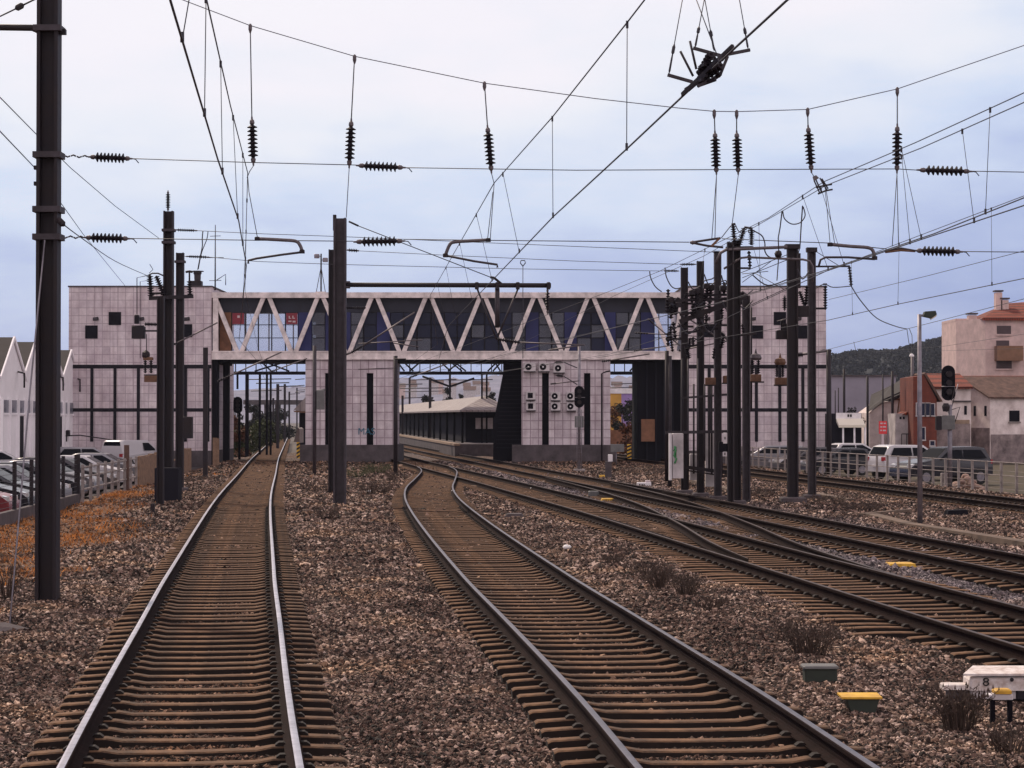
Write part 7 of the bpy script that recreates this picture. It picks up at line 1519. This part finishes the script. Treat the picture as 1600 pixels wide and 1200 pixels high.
m = MB(); q = gpt(30, 998, -.35).y; m.prism([P(-30, 1000, q), P(-30, 975, q + .1), P(8, 972, q + .3), P(62, 986, q + .2), P(58, 992, q), P(10, 1002, q - .1)], (0, 0, -.12)); m.build('cover_slab', 'conc_dark', None, 'tilted dark cover slab at the left edge by the guy rod', 'slab')
q = gpt(8, 1070, -.35).y; t = thing('cable_stub', P(8, 1070, q), 'black cable stub box at the lower left edge', 'box'); pxbox(-8, 8, 1045, 1072, q, .12).build('box', 'black', t); pxbox(10, 19, 1046, 1068, q + .05, .08).build('plug', 'steel', t)
m = MB(); g_ = gpt(886, 857, -.15); m.sphere(g_ + Vector((0, 0, .03)), .085, 7, (1.1, .8, .55)); m.v = [Vector(v) + Vector((random.uniform(-.02, .02), random.uniform(-.02, .02), random.uniform(-.015, .015))) for v in m.v]; m.build('crumpled_paper', 'paper', None, 'crumpled white paper lying on the ballast', 'litter')
for i, (px_, py_, s_) in enumerate(((831, 764, .06), (1050, 725, .05), (708, 672 + 96, .06), (577, 769, .09), (1533, 865, .05))):
    m = MB(); g_ = gpt(px_, py_, -.17); m.sphere(g_ + Vector((0, 0, .03)), s_, 6, (1.2, .8, .6)); m.build('litter', 'paper', None, ['white scrap on the ballast near the converging rails', 'white scrap near the conduit frame', 'white scrap beside the swerving rail', 'white scrap near the centre mast weeds', 'white scrap on the ballast at far right'][i], 'litter', 'scraps of litter')
# concrete troughs
M['trough'] = mat('trough_concrete', (.17, .12, .09), .95, 0, .6, 2, var_col=(.07, .05, .04), bump=.3)
for i, pts in enumerate((((1640, 857), (1600, 850), (1520, 837), (1420, 821), (1362, 806)), ((1330, 783), (1280, 774), (1270, 772)), ((1160, 771), (1085, 752), (1055, 747)), ((1420, 799), (1345, 806)))):
    m = MB(); q = [gpt(*p, -.16) for p in pts]
    for a, b in zip(q, q[1:]): m.bar(a, b, .34 if i != 3 else .2, .14)
    m.build('cable_trough', 'trough', None, ['long concrete cable trough at the foot of the lamp post', 'short concrete trough beside the rightmost mast', 'concrete trough in front of the switchgear masts', 'short concrete trough branching toward the lamp post'][i], 'cable trough', 'concrete troughs')
# rubble by the signal
cl = MB(); rg = random.Random(2)
for i in range(70):
    p = gpt(rg.uniform(1488, 1536), 0 + 766 - rg.uniform(0, 3), -.35); s_ = rg.uniform(.06, .16); hh = max(0, .55 * (1 - abs((p.x - XA(1510, p.y)) / .7))) * rg.random(); c = p + Vector((0, rg.uniform(-.2, .4), hh)); o0 = len(cl.v); cl.sphere(c, s_, 6, (1.2, 1, .8))
M['rubble'] = mat('pink_rubble', (.33, .22, .18), .9, 0, .4, 6, island=.35); cl.build('rubble_heap', 'rubble', None, 'heap of pinkish rubble beside the tall signal post', 'rubble', kind='stuff')
# weeds
for i, (px_, py_, h, r_, n_, lb_) in enumerate(((1265, 1022, .42, .42, 90, 'largest dry weed clump, behind the grey lidded box'), (1030, 925, .36, .28, 70, 'dark upright weed clump right of the middle track'), (1073, 938, .36, .26, 60, 'second upright weed clump right of the middle track'), (1112, 960, .2, .25, 40, 'low weed patch between the middle and rusty track'), (1500, 1138, .42, .30, 80, 'dry weed clump in front of the white point machine'), (1010, 905, .24, .4, 50, 'wide low weed patch on the mid right ballast'), (1580, 1180, .22, .3, 50, 'weed patch at the bottom right corner'), (960, 890, .2, .3, 40, 'faint weed patch beside the crumpled paper'),
      (575, 776, .5, .45, 60, 'weed clump right of the centre mast foot'), (600, 772, .4, .4, 50, 'weed clump next to the white scrap'), (610, 752, .5, .4, 50, 'brown weed clump at the dark pole foot'), (512, 815, .35, .5, 50, 'weed patch in front of the centre mast'), (560, 748, .5, .9, 80, 'green weed patch under the left pier plinth'), (590, 742, .5, .9, 80, 'second green weed patch under the left pier plinth'), (495, 770, .4, .6, 50, 'weed patch left of the centre masts'),
      (1180, 778, .3, .8, 60, 'weed patch at the foot of the shorter mast'), (1300, 792, .3, .9, 70, 'weed patch beside the rightmost mast foot'), (1345, 800, .3, .8, 60, 'weed patch by the short concrete trough'), (1030, 742, .4, .9, 60, 'weed patch before the right opening'), (985, 742, .4, .7, 50, 'weed patch near the concrete pillar'), (12, 930, .6, .3, 40, 'thin tall weed stalks in the orange grass'), (305, 752, .4, .8, 60, 'weed patch right of the left mast cluster'), (190, 745, .5, .8, 60, 'weed patch under the pale picket fence'))):
    g = G(px_, py_, -.24); weed(g.x, g.y, h, r_, lb_, 100 + i, n_, 'leafgreen' if 'green' in lb_ else 'twig')

# ================================================================== AIR
hz = MB(); hz.box(-1500, 1500, -80, 2800, -2.6, 125)
hm = bpy.data.materials.new('haze_air'); hm.use_nodes = True; hn = hm.node_tree; hn.nodes.remove(hn.nodes['Principled BSDF'])
pv = hn.nodes.new('ShaderNodeVolumePrincipled'); pv.inputs['Color'].default_value = (.72, .78, .98, 1); pv.inputs['Density'].default_value = .00008; pv.inputs['Anisotropy'].default_value = .2
hn.links.new(pv.outputs[0], hn.nodes['Material Output'].inputs['Volume'])
M['haze'] = hm; hz.build('haze', 'haze', kind='stuff')
